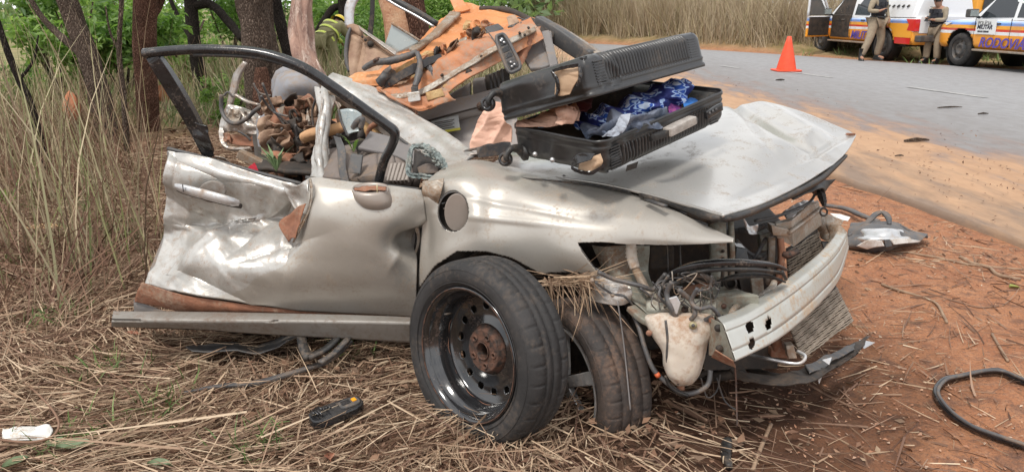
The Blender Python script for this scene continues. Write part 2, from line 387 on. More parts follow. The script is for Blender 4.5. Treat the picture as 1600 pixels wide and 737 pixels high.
oily_shade_f = lambda x, y: sstep(1.1, .4, np.hypot((x-.72)/1.0, (y-2.65)/.95)+.3*fbm(x, y, 3, 3, 5))
def build_ground():
    nx, ny = 560, 560; k = 6.0
    a = 330/math.sinh(k); xs = a*np.sinh(k*np.linspace(-1, 1, nx))
    ys = 2.6+a*np.sinh(k*np.linspace(-.93, 1.06, ny))
    X, Y = np.meshgrid(xs, ys); Z = groundz(X, Y)
    Z = Z+(np.hypot(X, Y) > 60)*0
    V = np.stack([X, Y, Z], -1).reshape(-1, 3); idx = np.arange(nx*ny).reshape(ny, nx)
    F = np.stack([idx[:-1, :-1], idx[:-1, 1:], idx[1:, 1:], idx[1:, :-1]], -1).reshape(-1, 4)
    m = bpy.data.materials.new('soil'); m.use_nodes = True; nt = m.node_tree; N = nt.nodes; L = nt.links
    bs = N['Principled BSDF']; bs.inputs['Roughness'].default_value = .95; bs.inputs['Specular IOR Level'].default_value = .15
    at = N.new('ShaderNodeAttribute'); at.attribute_name = 'zone'; sp = N.new('ShaderNodeSeparateColor'); L.new(at.outputs['Color'], sp.inputs[0])
    tc = N.new('ShaderNodeTexCoord')
    def nz(s, d=8):
        n = N.new('ShaderNodeTexNoise'); n.inputs['Scale'].default_value = s; n.inputs['Detail'].default_value = d; n.inputs['Roughness'].default_value = .7
        L.new(tc.outputs['Object'], n.inputs['Vector']); return n.outputs['Fac']
    def rm(f, l, h):
        r = N.new('ShaderNodeMapRange'); r.inputs['From Min'].default_value = l; r.inputs['From Max'].default_value = h; L.new(f, r.inputs['Value']); return r.outputs[0]
    def mx(f, c1, c2):
        x = N.new('ShaderNodeMixRGB'); L.new(f, x.inputs[0])
        for i, c in ((1, c1), (2, c2)):
            if isinstance(c, tuple): x.inputs[i].default_value = c+(1,)
            else: L.new(c, x.inputs[i])
        return x.outputs[0]
    red = mx(rm(nz(3.2), .38, .62), (.46, .215, .11), (.36, .155, .082))
    red = mx(rm(nz(26), .5, .7), red, (.47, .26, .16)); red = mx(rm(nz(9), .52, .66), red, (.17, .095, .068)); red = mx(rm(nz(95), .5, .62), red, (.22, .12, .08))
    lit = mx(rm(nz(7), .4, .6), (.15, .075, .05), (.24, .135, .088)); lit = mx(rm(nz(45), .5, .68), lit, (.34, .22, .13))
    grs = mx(rm(nz(1.5), .4, .62), (.34, .27, .15), (.12, .14, .05))
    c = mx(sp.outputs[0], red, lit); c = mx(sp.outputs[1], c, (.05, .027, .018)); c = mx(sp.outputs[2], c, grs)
    L.new(c, bs.inputs['Base Color'])
    bp = N.new('ShaderNodeBump'); bp.inputs['Strength'].default_value = .9; bp.inputs['Distance'].default_value = .02
    L.new(nz(38, 10), bp.inputs['Height']); L.new(bp.outputs[0], bs.inputs['Normal'])
    me = mesh_np('ground', V, F, m, True)
    Lm = litter_mask(X, Y)
    # oily soil and the shade under the engine, painted as one dark mask
    oily_shade = oily_shade_f(X, Y)*.9
    df = sdist(X, Y, FE).reshape(X.shape)
    gr = np.maximum(sstep(7, 12, Y)*(X < 1.5-.02*Y), sstep(.2, 1.4, df)*.8)
    ca = me.color_attributes.new('zone', 'FLOAT_COLOR', 'POINT')
    ca.data.foreach_set('color', np.stack([Lm, oily_shade, gr, np.ones_like(X)], -1).reshape(-1).astype(np.float32))
    obj('ground', me, kind='structure')
build_ground()

def build_road():
    n, k = 500, 110
    A = resample(NEAR, n); B = resample(FAR, n); t = np.linspace(0, 1, k)**1.6
    wob = .10*fbm(A[:, 0], A[:, 1], 1.4, 4, 2)+.02*fbm(A[:, 0], A[:, 1], 9, 3, 6)
    X = A[:, None, 0]*(1-t)+B[:, None, 0]*t+wob[:, None]*(1-t)**8; Y = A[:, None, 1]*(1-t)+B[:, None, 1]*t
    ac = np.linalg.norm(np.stack([X-A[:, None, 0], Y-A[:, None, 1]], -1), axis=-1)
    Z = np.full(X.shape, .012)+.006*fbm(X, Y, 2.2, 3, 4)*(ac < 3.2); Z[:, 0] = -.06; Z[:, 1] = -.015; Z[:, -1] = -.05
    V = np.stack([X, Y, Z], -1).reshape(-1, 3); idx = np.arange(n*k).reshape(n, k)
    F = np.stack([idx[:-1, :-1], idx[:-1, 1:], idx[1:, 1:], idx[1:, :-1]], -1).reshape(-1, 4)
    m = bpy.data.materials.new('road_surface'); m.use_nodes = True; nt = m.node_tree; N = nt.nodes; L = nt.links
    bs = N['Principled BSDF']; bs.inputs['Specular IOR Level'].default_value = .3
    at = N.new('ShaderNodeAttribute'); at.attribute_name = 'across'; sp = N.new('ShaderNodeSeparateColor'); L.new(at.outputs['Color'], sp.inputs[0])
    tc = N.new('ShaderNodeTexCoord')
    def nz(s, d=8, st=None):
        n_ = N.new('ShaderNodeTexNoise'); n_.inputs['Scale'].default_value = s; n_.inputs['Detail'].default_value = d; n_.inputs['Roughness'].default_value = .65
        if st:
            mp = N.new('ShaderNodeMapping'); mp.inputs['Scale'].default_value = st; L.new(tc.outputs['Object'], mp.inputs[0]); L.new(mp.outputs[0], n_.inputs['Vector'])
        else: L.new(tc.outputs['Object'], n_.inputs['Vector'])
        return n_.outputs['Fac']
    ad = N.new('ShaderNodeMath'); ad.operation = 'MULTIPLY_ADD'; ad.inputs[1].default_value = .40
    L.new(nz(1.6, 12, (2.2, .5, 1)), ad.inputs[0]); L.new(sp.outputs[0], ad.inputs[2])
    cr = N.new('ShaderNodeValToRGB'); L.new(ad.outputs[0], cr.inputs[0]); e = cr.color_ramp.elements
    st = [(.19, (.24, .17, .125)), (.24, (.34, .22, .14)), (.29, (.46, .285, .17)), (.35, (.42, .255, .15)), (.38, (.33, .22, .155)), (.42, (.24, .19, .17)), (.48, (.235, .225, .22)), (.75, (.285, .283, .285))]
    e[0].position, e[0].color = st[0][0], st[0][1]+(1,); e[1].position, e[1].color = st[-1][0], st[-1][1]+(1,)
    for p_, c_ in st[1:-1]: q = e.new(p_); q.color = c_+(1,)
    mx = N.new('ShaderNodeMixRGB'); mx.blend_type = 'MULTIPLY'; mx.inputs[0].default_value = .32
    r2 = N.new('ShaderNodeValToRGB'); r2.color_ramp.elements[0].color = (.55, .5, .48, 1); r2.color_ramp.elements[0].position = .35
    r2.color_ramp.elements[1].position = .6; L.new(nz(7, 12, (1, .6, 1)), r2.inputs[0]); L.new(cr.outputs[0], mx.inputs[1]); L.new(r2.outputs[0], mx.inputs[2])
    L.new(mx.outputs[0], bs.inputs['Base Color']); bs.inputs['Roughness'].default_value = .8
    bp = N.new('ShaderNodeBump'); bp.inputs['Strength'].default_value = .5; bp.inputs['Distance'].default_value = .008; L.new(nz(60, 6), bp.inputs['Height']); L.new(bp.outputs[0], bs.inputs['Normal'])
    me = mesh_np('road', V, F, m, True); ca = me.color_attributes.new('across', 'FLOAT_COLOR', 'POINT'); q = np.clip(ac/10, 0, 1)
    ca.data.foreach_set('color', np.stack([q, q, q, np.ones_like(q)], -1).reshape(-1).astype(np.float32))
    obj('road', me, kind='structure')
    # worn pale centre dashes
    pale = mat('worn_white_marking', (.42, .41, .39), (.27, .265, .26), 9, .35, .6, rough=.8)
    for (u0, v0, u1, v1) in ((1128, 103, 1155, 106.5), (1235, 112.5, 1300, 121), (1420, 136, 1540, 152)):
        a, b = G(u0, v0, .02), G(u1, v1, .02); d = (b-a).normalized(); s = Vector((-d.y, d.x, 0))*.06
        VV = []; 
        for i in range(13):
            p = a.lerp(b, i/12)
            for sg in (-1, 1): VV.append((p.x+s.x*sg*(1+.3*random.random()), p.y+s.y*sg, .0195+.006*float(fbm(np.array([p.x]), np.array([p.y]), 2.2, 3, 4)[0])))
        obj('road_marking', pym('road_marking', VV, [(2*i, 2*i+1, 2*i+3, 2*i+2) for i in range(12)], pale), kind='structure')
build_road()

# ------------------------------------------------------------------ strand / leaf generators (numpy)
def strands(name, base, direc, length, width, mat_, curve=.2, segs=3, up=None, droop=0.0, **kw):
    """ribbons from base along direc; each is its own island. base,direc: Nx3; length,width: N."""
    n = len(base); t = np.linspace(0, 1, segs+1); r = RNG
    d = direc/np.linalg.norm(direc, axis=1, keepdims=True)
    rnd = r.normal(size=(n, 3)); side = np.cross(d, rnd); side /= np.linalg.norm(side, axis=1, keepdims=True)
    bend = np.cross(side, d)*(r.normal(size=(n, 1))*curve)
    pts = base[:, None]+d[:, None]*(t[None, :, None]*length[:, None, None])+bend[:, None]*((t**2)[None, :, None]*length[:, None, None])
    pts[..., 2] -= droop*(t**2.2)[None]*length[:, None]*(r.random((n, 1))*1.2)
    taper = np.clip(1.15-t**1.6, .15, 1)[None, :, None]
    off = side[:, None]*(width[:, None, None]*.5)*taper
    V = np.stack([pts-off, pts+off], 2).reshape(n, (segs+1)*2, 3)
    f = np.array([[2*i, 2*i+1, 2*i+3, 2*i+2] for i in range(segs)])
    F = (np.arange(n)[:, None, None]*((segs+1)*2)+f[None]).reshape(-1, 4)
    return obj(name, mesh_np(name, V.reshape(-1, 3), F, mat_), **kw)
def leafset(C, size, n3rand=1.0, flat=0.0, aspect=.45):
    """folded four-point leaves: returns V, F (two triangles each)."""
    n = len(C); r = RNG; d = r.normal(size=(n, 3)); d[:, 2] *= (1-flat); d /= np.linalg.norm(d, axis=1, keepdims=True)
    q = r.normal(size=(n, 3)); q[:, 2] += flat*0; s = np.cross(d, q); 
    if flat: s[:, 2] *= (1-flat)
    s /= np.linalg.norm(s, axis=1, keepdims=True)
    nn = np.cross(d, s); L = size[:, None]
    V = np.stack([C-d*L*.5, C+s*L*aspect*.5+nn*L*.16, C+d*L*.5, C-s*L*aspect*.35+nn*L*.10-d*L*.12], 1)
    b = np.arange(n)[:, None]*4; F = np.concatenate([b+np.array([[0, 1, 2]]), b+np.array([[0, 2, 3]])], 1).reshape(-1, 3)
    return V.reshape(-1, 3), F
def leaves(name, C, size, mat_, parent=None, flat=0.0, aspect=.45, **kw):
    V, F = leafset(np.asarray(C, float), np.asarray(size, float), flat=flat, aspect=aspect)
    return obj(name, mesh_np(name, V, F, mat_), parent, **kw)
M['straw'] = mat('dry_straw', (.4, .3, .17), island=1, c3=[(.21, .13, .085), (.38, .26, .17), (.52, .385, .26), (.28, .175, .115), (.60, .47, .33), (.40, .28, .185), (.13, .075, .053)], rough=.75, spec=.25)
M['straw_dark'] = mat('brown_straw', (.2, .13, .08), island=1, c3=[(.10, .055, .038), (.19, .11, .073), (.27, .165, .11), (.13, .07, .05), (.33, .215, .15)], rough=.85, spec=.2)
M['deadleaf'] = mat('dead_leaf', (.2, .1, .06), island=1, c3=[(.14, .075, .05), (.22, .125, .08), (.28, .17, .11), (.10, .06, .042), (.34, .24, .16)], rough=.9, spec=.2)
M['tallgrass'] = mat('tall_dry_grass', (.4, .34, .2), island=1, c3=[(.36, .28, .18), (.46, .37, .24), (.25, .18, .11), (.24, .27, .10), (.52, .43, .29), (.17, .20, .08), (.36, .27, .18), (.15, .10, .065)], rough=.8, spec=.25)
M['fargrass'] = mat('far_dry_grass', (.4, .34, .2), island=1, c3=[(.42, .34, .23), (.34, .26, .17), (.50, .42, .30), (.25, .18, .12), (.46, .37, .24), (.31, .27, .14)], rough=.9, spec=.1)
M['greengrass'] = mat('green_grass', (.12, .2, .05), island=1, c3=[(.10, .16, .045), (.16, .24, .07), (.07, .12, .04), (.22, .28, .10)], rough=.6, spec=.3)
def leafmat(name, cols):
    m = mat(name, cols[0], island=1, c3=cols, rough=.5, spec=.35)
    nt = m.node_tree; bs = nt.nodes['Principled BSDF']; tr = nt.nodes.new('ShaderNodeBsdfTranslucent'); mxs = nt.nodes.new('ShaderNodeMixShader')
    lk = bs.inputs['Base Color'].links[0].from_socket; br = nt.nodes.new('ShaderNodeMixRGB'); br.blend_type = 'MULTIPLY'; br.inputs[0].default_value = 1; br.inputs[2].default_value = (1.5, 1.7, .9, 1)
    nt.links.new(lk, br.inputs[1]); nt.links.new(br.outputs[0], tr.inputs[0]); mxs.inputs[0].default_value = .4
    o = nt.nodes['Material Output']; nt.links.new(bs.outputs[0], mxs.inputs[1]); nt.links.new(tr.outputs[0], mxs.inputs[2]); nt.links.new(mxs.outputs[0], o.inputs[0]); return m
M['leaf'] = leafmat('green_leaf', [(.11, .19, .05), (.16, .27, .07), (.07, .14, .04), (.22, .34, .10), (.13, .22, .06)])
M['leaf2'] = leafmat('bright_leaf', [(.18, .28, .08), (.26, .38, .11), (.13, .22, .06), (.32, .42, .15)])
M['leaf3'] = leafmat('far_leaf', [(.17, .24, .11), (.22, .30, .14), (.12, .18, .09), (.27, .34, .17)])

def scatter(n, x0, x1, y0, y1, dens):
    x = RNG.uniform(x0, x1, n); y = RNG.uniform(y0, y1, n); m = RNG.random(n) < dens(x, y); return x[m], y[m]
def lying(name, n, reg, dens, lmin, lmax, wid, mat_, h=.05, tilt=.12, curve=.12, clump=True, **kw):
    x, y = scatter(n, *reg, dens); n = len(x)
    ang = RNG.uniform(0, 2*np.pi, n)
    if clump: ang = np.where(RNG.random(n) < .55, 2.2*np.pi*vnoise(x*1.1+3, y*1.1, 77)+RNG.normal(size=n)*.35, ang)
    tz = np.abs(RNG.normal(size=n))*tilt-.02; d = np.stack([np.cos(ang), np.sin(ang), tz], 1)
    L = lmin+(lmax-lmin)*RNG.random(n)**1.8; z = groundz(x, y)+.004+RNG.random(n)**1.5*h
    base = np.stack([x, y, z], 1)-d*L[:, None]*.3; base[:, 2] = z
    strands(name, base, d, L, wid*(.5+RNG.random(n)), mat_, curve, 3, **kw)
lm = lambda x, y: litter_mask(x, y)
oily_shade_f = lambda x, y: sstep(1.1, .4, np.hypot((x-.72)/1.0, (y-2.65)/.95)+.3*fbm(x, y, 3, 3, 5))
near_d = lambda x, y: (1-.8*oily_shade_f(x, y))*litter_mask(x, y)*np.clip(2.6/np.maximum(y, 1.4), 0, 1)**1.1
lying('loose_straw', 110000, (-3.6, 1.4, 1.3, 8.5), near_d, .04, .30, .0042, M['straw'], h=.05, kind='stuff')
lying('brown_straw', 75000, (-3.6, 1.4, 1.3, 8.5), near_d, .05, .25, .005, M['straw_dark'], h=.03, kind='stuff')
lying('straw_stems', 600, (-3.0, .9, 1.3, 4.5), near_d, .3, .7, .0055, M['straw'], h=.09, tilt=.10, curve=.08, kind='stuff')
def soil_d(x, y): return (1-litter_mask(x, y))*(sdist(x, y, NE) < -.05)
lying('soil_straw', 5200, (.2, 3.3, 1.3, 8), lambda x, y: soil_d(x, y)*(.12+.88*sstep(.52, .72, vnoise(x*1.6, y*1.6, 12))+.6*sstep(1.9, .9, x)*(y < 2.4)), .03, .22, .004, M['straw'], h=.008, tilt=.03, kind='stuff')
lying('twigs', 3600, (.2, 3.3, 1.3, 8), lambda x, y: soil_d(x, y)*sstep(.4, .8, vnoise(x*1.3+9, y*1.3, 32)), .05, .30, .006, M['straw_dark'], h=.01, tilt=.03, curve=.3, kind='stuff')
def fallen(name, n, reg, dens, smin, smax, mat_, h=.03, **kw):
    x, y = scatter(n, *reg, dens); z = np.maximum(groundz(x, y), np.where(sdist(x, y, NE) > .1, .022, -9))+.006+RNG.random(len(x))*h
    leaves(name, np.stack([x, y, z], 1), smin+(smax-smin)*RNG.random(len(x)), mat_, flat=.75, aspect=.6, **kw)
fallen('dead_leaves', 24000, (-3.6, 1.4, 1.3, 9), lambda x, y: lm(x, y)*(.15+.85*sstep(.4, .62, vnoise(x*1.2, y*1.2, 21)+.25*(y > 3.4))), .015, .055, M['deadleaf'], h=.04, kind='stuff')
fallen('dead_leaves', 5000, (-4, 1.5, 7, 14), lambda x, y: lm(x, y), .04, .10, M['deadleaf'], h=.05, kind='stuff')
fallen('road_crumbs', 9000, (2, 8, 3, 20), lambda x, y: (sdist(x, y, NE) > .1)*sstep(3.5, .2, sdist(x, y, NE))*(.15+.85*sstep(.45, .7, vnoise(x*1.4, y*.7, 5))), .008, .035, M['deadleaf'], h=.004, kind='stuff')
fallen('soil_leaves', 3000, (.1, 3.2, 1.3, 7), lambda x, y: soil_d(x, y)*sstep(.35, .75, vnoise(x*1.7+4, y*1.7, 58)), .012, .04, M['deadleaf'], h=.006, kind='stuff')
fallen('soil_crumbs', 9000, (.1, 3.2, 1.3, 7), lambda x, y: soil_d(x, y)*(.2+.8*sstep(.4, .7, vnoise(x*2, y*2, 51))), .006, .022, mat('soil_crumb', (.3, .15, .08), island=1, c3=[(.42, .2, .11), (.22, .11, .07), (.5, .3, .19), (.3, .14, .08), (.62, .5, .38)], rough=.95), h=.004, kind='stuff')
# small green tufts in the straw
def tufts(name, centres, per, spread, hmin, hmax, wid, mat_, **kw):
    c = np.array(centres, float).repeat(per, 0); n = len(c); x = c[:, 0]+RNG.normal(size=n)*spread; y = c[:, 1]+RNG.normal(size=n)*spread
    d = np.stack([RNG.normal(size=n)*.55, RNG.normal(size=n)*.55, np.ones(n)], 1)
    strands(name, np.stack([x, y, groundz(x, y)], 1), d, hmin+(hmax-hmin)*RNG.random(n), wid*(.6+RNG.random(n)*.8), mat_, .35, 3, droop=.3, **kw)
gc = [tuple(G(u, v))[:2] for u, v in ((170, 370), (140, 380), (190, 385), (60, 300), (110, 330), (80, 510), (150, 340), (165, 590), (60, 400), (120, 690), (250, 640), (430, 250), (445, 262), (520, 505), (395, 710), (20, 320), (40, 345), (205, 360), (30, 430), (545, 545))]
tufts('green_tufts', gc, 70, .07, .04, .14, .006, M['greengrass'], kind='stuff')
# tall dry grass standing on the left
def tg_d(x, y): q = -x/np.maximum(y, .1); return sstep(.44, .62, q+.12*(vnoise(x*1.3, y*1.3, 90)-.5))*sstep(3.0, 4.3, y+.5*q)*(.25+.75*sstep(.3, .7, vnoise(x*2, y*2, 91)))
def standing(name, n, reg, dens, h0, h1, wid, mat_, lean=.22, segs=4, curve=.25, droop=.18, **kw):
    x, y = scatter(n, *reg, dens); n = len(x); ang = 2*np.pi*vnoise(x*.9, y*.9, 14)
    d = np.stack([np.cos(ang)*lean*.5+RNG.normal(size=n)*lean, np.sin(ang)*lean*.5+RNG.normal(size=n)*lean, np.ones(n)], 1)
    H = h0+(h1-h0)*RNG.random(n)**1.3; H *= .6+.7*vnoise(x*1.1, y*1.1, 15)
    strands(name, np.stack([x, y, groundz(x, y)-.02], 1), d, H, wid*(.5+RNG.random(n)), mat_, curve, segs, droop=droop, **kw)
standing('tall_grass', 6500, (-7.5, -1.2, 3.4, 10), tg_d, .3, 1.1, .006, M['tallgrass'], lean=.36, kind='stuff')
standing('tall_grass', 900, (-5.0, -1.6, 3.2, 6.5), tg_d, 1.0, 2.0, .008, M['tallgrass'], lean=.12, droop=.1, kind='stuff')
standing('tangled_grass', 16000, (-6, -1.2, 3.0, 9), tg_d, .3, .9, .006, M['straw_dark'], lean=.8, curve=.5, kind='stuff')
standing('undergrowth_grass', 20000, (-9, 3, 9, 22), lambda x, y: (x < 1.2-.02*y)*(.3+.7*sstep(.35, .65, vnoise(x*.7, y*.7, 99))), .3, 1.0, .014, M['tallgrass'], lean=.3, kind='stuff')
standing('undergrowth_grass', 5000, (-9, 2, 9, 20), lambda x, y: (x < 1.0-.02*y)*1.0, .2, .7, .014, M['greengrass'], lean=.35, kind='stuff')
# dry grass band across the road
def fg_d(x, y): 
    d = sdist(x, y, FE); off = .7+4.9*(1-sstep(20.5, 25.5, y)); return ((d > off+.8*vnoise(x, y, 8)) & (d < off+7))*(1-.6*sstep(off+2, off+7, d))
standing('roadside_grass', 150000, (0, 24, 15, 42), fg_d, 1.0, 2.5, .016, M['fargrass'], lean=.24, segs=3, droop=.12, kind='stuff')
def fe_d(x, y):
    d = sdist(x, y, FE); off = 1.2+3.9*(1-sstep(20.5, 25.5, y)); return ((d > off) & (d < off+1.6))*1.0*sstep(.45, .7, vnoise(x*.9, y*.9, 3))
standing('verge_weeds', 2500, (0, 24, 15, 42), fe_d, .2, .7, .03, M['greengrass'], lean=.3, segs=3, kind='stuff')
def vv(x, y): d = sdist(x, y, FE); return ((d > .05) & (d < 3.5))*sstep(.45, .65, vnoise(x*1.5, y*1.5, 3))
standing('verge_weeds', 2600, (8, 15, 14, 24), vv, .1, .3, .02, M['greengrass'], lean=.4, segs=3, kind='stuff')

# ------------------------------------------------------------------ trees and bushes
def barkmat(name, c1, c2, c3, sc_=1.0):
    m = bpy.data.materials.new(name); m.use_nodes = True; nt = m.node_tree; N = nt.nodes; L = nt.links; bs = N['Principled BSDF']; bs.inputs['Roughness'].default_value = .95
    bs.inputs['Specular IOR Level'].default_value = .15
    tc = N.new('ShaderNodeTexCoord'); mp = N.new('ShaderNodeMapping'); mp.inputs['Scale'].default_value = (16*sc_, 16*sc_, 4.5*sc_); L.new(tc.outputs['Object'], mp.inputs[0])
    nd = N.new('ShaderNodeTexNoise'); nd.inputs['Scale'].default_value = 1.2; L.new(mp.outputs[0], nd.inputs['Vector'])
    ad = N.new('ShaderNodeMixRGB'); ad.blend_type = 'ADD'; ad.inputs[0].default_value = .8; L.new(mp.outputs[0], ad.inputs[1]); L.new(nd.outputs['Color'], ad.inputs[2])
    v = N.new('ShaderNodeTexVoronoi'); v.feature = 'DISTANCE_TO_EDGE'; L.new(ad.outputs[0], v.inputs['Vector'])
    cr = N.new('ShaderNodeValToRGB'); e = cr.color_ramp.elements; e[0].color = c1+(1,); e[0].position = .02; e[1].color = c3+(1,); e[1].position = .5; q = e.new(.15); q.color = c2+(1,)
    L.new(v.outputs['Distance'], cr.inputs[0])
    n2 = N.new('ShaderNodeTexNoise'); n2.inputs['Scale'].default_value = 5; n2.inputs['Detail'].default_value = 8; L.new(tc.outputs['Object'], n2.inputs['Vector'])
    mx = N.new('ShaderNodeMixRGB'); mx.blend_type = 'MULTIPLY'; mx.inputs[0].default_value = .7; L.new(cr.outputs[0], mx.inputs[1])
    r2 = N.new('ShaderNodeValToRGB'); r2.color_ramp.elements[0].position = .35; r2.color_ramp.elements[0].color = (.4, .38, .36, 1); r2.color_ramp.elements[1].position = .65; L.new(n2.outputs['Fac'], r2.inputs[0]); L.new(r2.outputs[0], mx.inputs[2])
    L.new(mx.outputs[0], bs.inputs['Base Color'])
    bp = N.new('ShaderNodeBump'); bp.inputs['Strength'].default_value = 1; bp.inputs['Distance'].default_value = .03; L.new(v.outputs['Distance'], bp.inputs['Height']); L.new(bp.outputs[0], bs.inputs['Normal'])
    return m
M['bark'] = barkmat('dark_bark', (.06, .043, .034), (.19, .14, .11), (.32, .25, .20))
M['bark_red'] = barkmat('reddish_bark', (.07, .035, .025), (.22, .115, .08), (.34, .20, .145))
M['bark_black'] = barkmat('blackish_bark', (.018, .015, .013), (.05, .04, .035), (.10, .08, .068))
M['bark_strip'] = mat('stripped_wood', (.55, .30, .17), (.36, .16, .09), 6, .38, .62, rough=.85, bump=.8, bscale=22, dirt=(.62, .42, .27), damt=.4, dscale=9)
M['wood_torn'] = mat('torn_pinkish_wood', (.40, .25, .19), (.20, .115, .09), 8, .38, .6, rough=.85, bump=1, bscale=16, dirt=(.60, .48, .40), damt=.36, dscale=9, stretch=(2.2, 2.2, .3))

def trunk(name, pts, rad, mt, parent, wob=.2, n=20):
    return MB().tube(pts, rad, n=n, sub=8, wob=wob).build(name, mt, parent)
def crown(parent, centres, radii, n, size, mt, name='crown', hollow=.35):
    C = []; ctr = [Vector(c) for c in centres]
    for c, r in zip(ctr, radii):
        k = int(n*r*r/sum(q*q for q in radii)); sub = max(5, int(10*r))
        cl = RNG.normal(size=(sub, 3)); cl /= np.linalg.norm(cl, axis=1, keepdims=True); cl *= (hollow+(1-hollow)*RNG.random((sub, 1)))*r; cl[:, 2] *= .75
        i = RNG.integers(0, sub, k); p = cl[i]+RNG.normal(size=(k, 3))*r*.17; C.append(p+np.array(c))
    C = np.concatenate(C); C = C[C[:, 2] > .05]; return leaves(name, C, size*(.6+.8*RNG.random(len(C))), mt, parent, flat=.2)
def tree(label, pts, rad, mt, cr=None, cm='leaf', nl=3000, ls=.12, branches=(), group=None, kind='roadside_tree'):
    base = Vector(pts[0]); t = thing(kind, label, 'tree', (base.x, base.y, 0), group)
    tk = trunk('trunk', pts, rad, mt, t)
    for bp, br in branches: trunk('branch', bp, br, mt, t, n=10)
    if cr: crown(t, [c[:3] for c in cr], [c[3] for c in cr], nl, ls, M[cm])
    return t
def pp(Y, *uv): return [P(u, v, Y+(q[0] if q else 0)) for u, v, *q in uv]
def gnd(u, v, dy=0): return G(u, v, -.05)
# 1 leaning dark tree
tree('dark trunk leaning left behind the tall dry grass at far left', [P(172, 230, 8)+Vector((0, 0, -.5)), P(160, 170, 8), P(140, 95, 8), P(112, 20, 8), P(85, -60, 8), P(70, -200, 8)],
     [.13, .11, .10, .10, .09, .08], M['bark'], [(P(60, -230, 8).x, 8, 4.2, 1.5)], branches=[([P(140, 95, 8), P(110, 70, 8.2), P(60, 20, 8.4), P(20, -60, 8.4)], [.05, .04, .03, .02])], nl=2500, ls=.16)
tree('slender dark dead stem leaning at the far left picture edge', [(P(66, 215, 6.5).x, 6.5, -.1), P(50, 170, 6.5), P(30, 125, 6.5), P(10, 75, 6.5), P(-10, 10, 6.5)], [.035, .03, .028, .025, .015], M['bark_black'], branches=[([P(30, 125, 6.5), P(52, 95, 6.55), P(60, 55, 6.6)], [.015, .012, .005])], kind='dead_tree')
tree('thin grey stem in the dry grass just left of the reddish trunk', [(P(195, 225, 7.2).x, 7.2, -.1), P(193, 150, 7.2), P(186, 80, 7.2), P(190, 0, 7.2), P(188, -60, 7.2)], [.028, .025, .022, .02, .016], M['bark'], branches=[([P(186, 80, 7.2), P(172, 50, 7.2), P(165, 10, 7.2)], [.014, .01, .006])], kind='dead_tree')
# 2 reddish straight trunk
b = G(232, 205)
tree('straight reddish trunk standing just behind the rear corner of the black window frame', [(b.x, 8.9, -.1), P(230, 150, 8.8), P(226, 80, 8.8), P(228, 0, 8.8), P(236, -150, 8.8), P(225, -280, 8.8)],
     [.135, .115, .12, .13, .14, .13], M['bark_red'], [(P(240, -300, 8.8).x, 8.8, 4.6, 1.6)], branches=[([P(228, 40, 8.8), P(248, 10, 8.9), P(275, -60, 9)], [.05, .04, .03])], nl=2500, ls=.16)
# 3 thin dark tree with limb crossing
tree('thin dark tree with a long limb arching down to the right', [(P(318, 165, 13).x, 13, -.1), P(312, 120, 13), P(303, 60, 13), P(298, 0, 13), P(292, -100, 13)],
     [.13, .11, .10, .10, .08], M['bark_black'], [(P(290, -120, 13).x, 13, 4.0, 1.7)], branches=[([P(300, 10, 13), P(330, 8, 13), P(360, 38, 12.8), P(378, 62, 12.6)], [.08, .07, .07, .05]), ([P(300, 60, 13), P(280, 30, 13.2), P(262, -10, 13.4)], [.05, .04, .03])], nl=3000, ls=.16)
# 4 tree behind wreck
tree('rough brown trunk with red stripped bark near its foot, behind the twisted door frame', [(P(412, 245, 7.4).x, 7.4, -.1), P(409, 180, 7.4), P(404, 110, 7.4), P(400, 40, 7.4), P(393, -20, 7.4), P(398, -200, 7.4)],
     [.16, .14, .135, .14, .145, .15], M['bark'], [(P(400, -260, 7.4).x, 7.4, 4.0, 1.4)], nl=2000, ls=.15)
strip = MB().tube([P(414, 225, 7.28), P(413, 190, 7.28), P(412, 150, 7.28), P(408, 105, 7.28)], [.09, .105, .10, .05], n=18, wob=.25).build('stripped_bark', M['bark_red'], bpy.data.objects['roadside_tree.003'])
# 5 thin trunks beside
tree('slender brown trunk forking beside the rough trunk, left of the splintered wood', [(P(440, 200, 8.6).x, 8.6, -.1), P(432, 120, 8.6), P(420, 60, 8.6), P(414, 0, 8.6), P(420, -150, 8.6)], [.09, .08, .08, .085, .08], M['bark'], None)
tree('dark thin stem curving behind the splintered wood', [(P(470, 190, 9.8).x, 9.8, -.1), P(455, 100, 9.8), P(440, 45, 9.8), P(430, -20, 9.8), P(436, -140, 9.8)], [.09, .08, .07, .06, .05], M['bark_black'], [(P(436, -170, 9.8).x, 9.8, 4.0, 1.3)], nl=1600, ls=.15)
# 7 large trunk with bark ripped off
big = tree('thick trunk with its bark ripped off on the left, behind the torn rear door', [(P(650, 215, 6.2).x, 6.3, -.1), P(645, 130, 6.2), P(640, 60, 6.2), P(633, 0, 6.2), P(622, -120, 6.2), P(640, -260, 6.2)],
     [.21, .17, .155, .15, .16, .15], M['bark_red'], [(P(640, -330, 6.3).x, 6.3, 4.4, 1.6)], nl=2200, ls=.15)
MB().tube([P(626, 130, 6.11), P(624, 90, 6.11), P(622, 45, 6.11), P(614, 0, 6.11), P(606, -40, 6.13)], [.09, .105, .11, .11, .07], n=22, wob=.25).build('bare_wood', M['bark_strip'], big)
# 8 curving dark tree by the firefighter
tree('dark tree with a curved branch standing beside the firefighter', [(P(545, 135, 18).x, 18, -.1), P(541, 80, 18), P(538, 30, 18), P(536, -20, 18), P(540, -120, 18)], [.16, .14, .13, .12, .1], M['bark_black'], [(P(545, -140, 18).x, 18, 4.4, 1.6)],
     branches=[([P(536, 10, 18), P(520, 14, 18), P(505, 35, 17.9), P(490, 60, 17.9)], [.07, .08, .08, .07]), ([P(538, 40, 18), P(565, 22, 18.1), P(590, 38, 18.2)], [.04, .03, .02])], nl=2600, ls=.16)
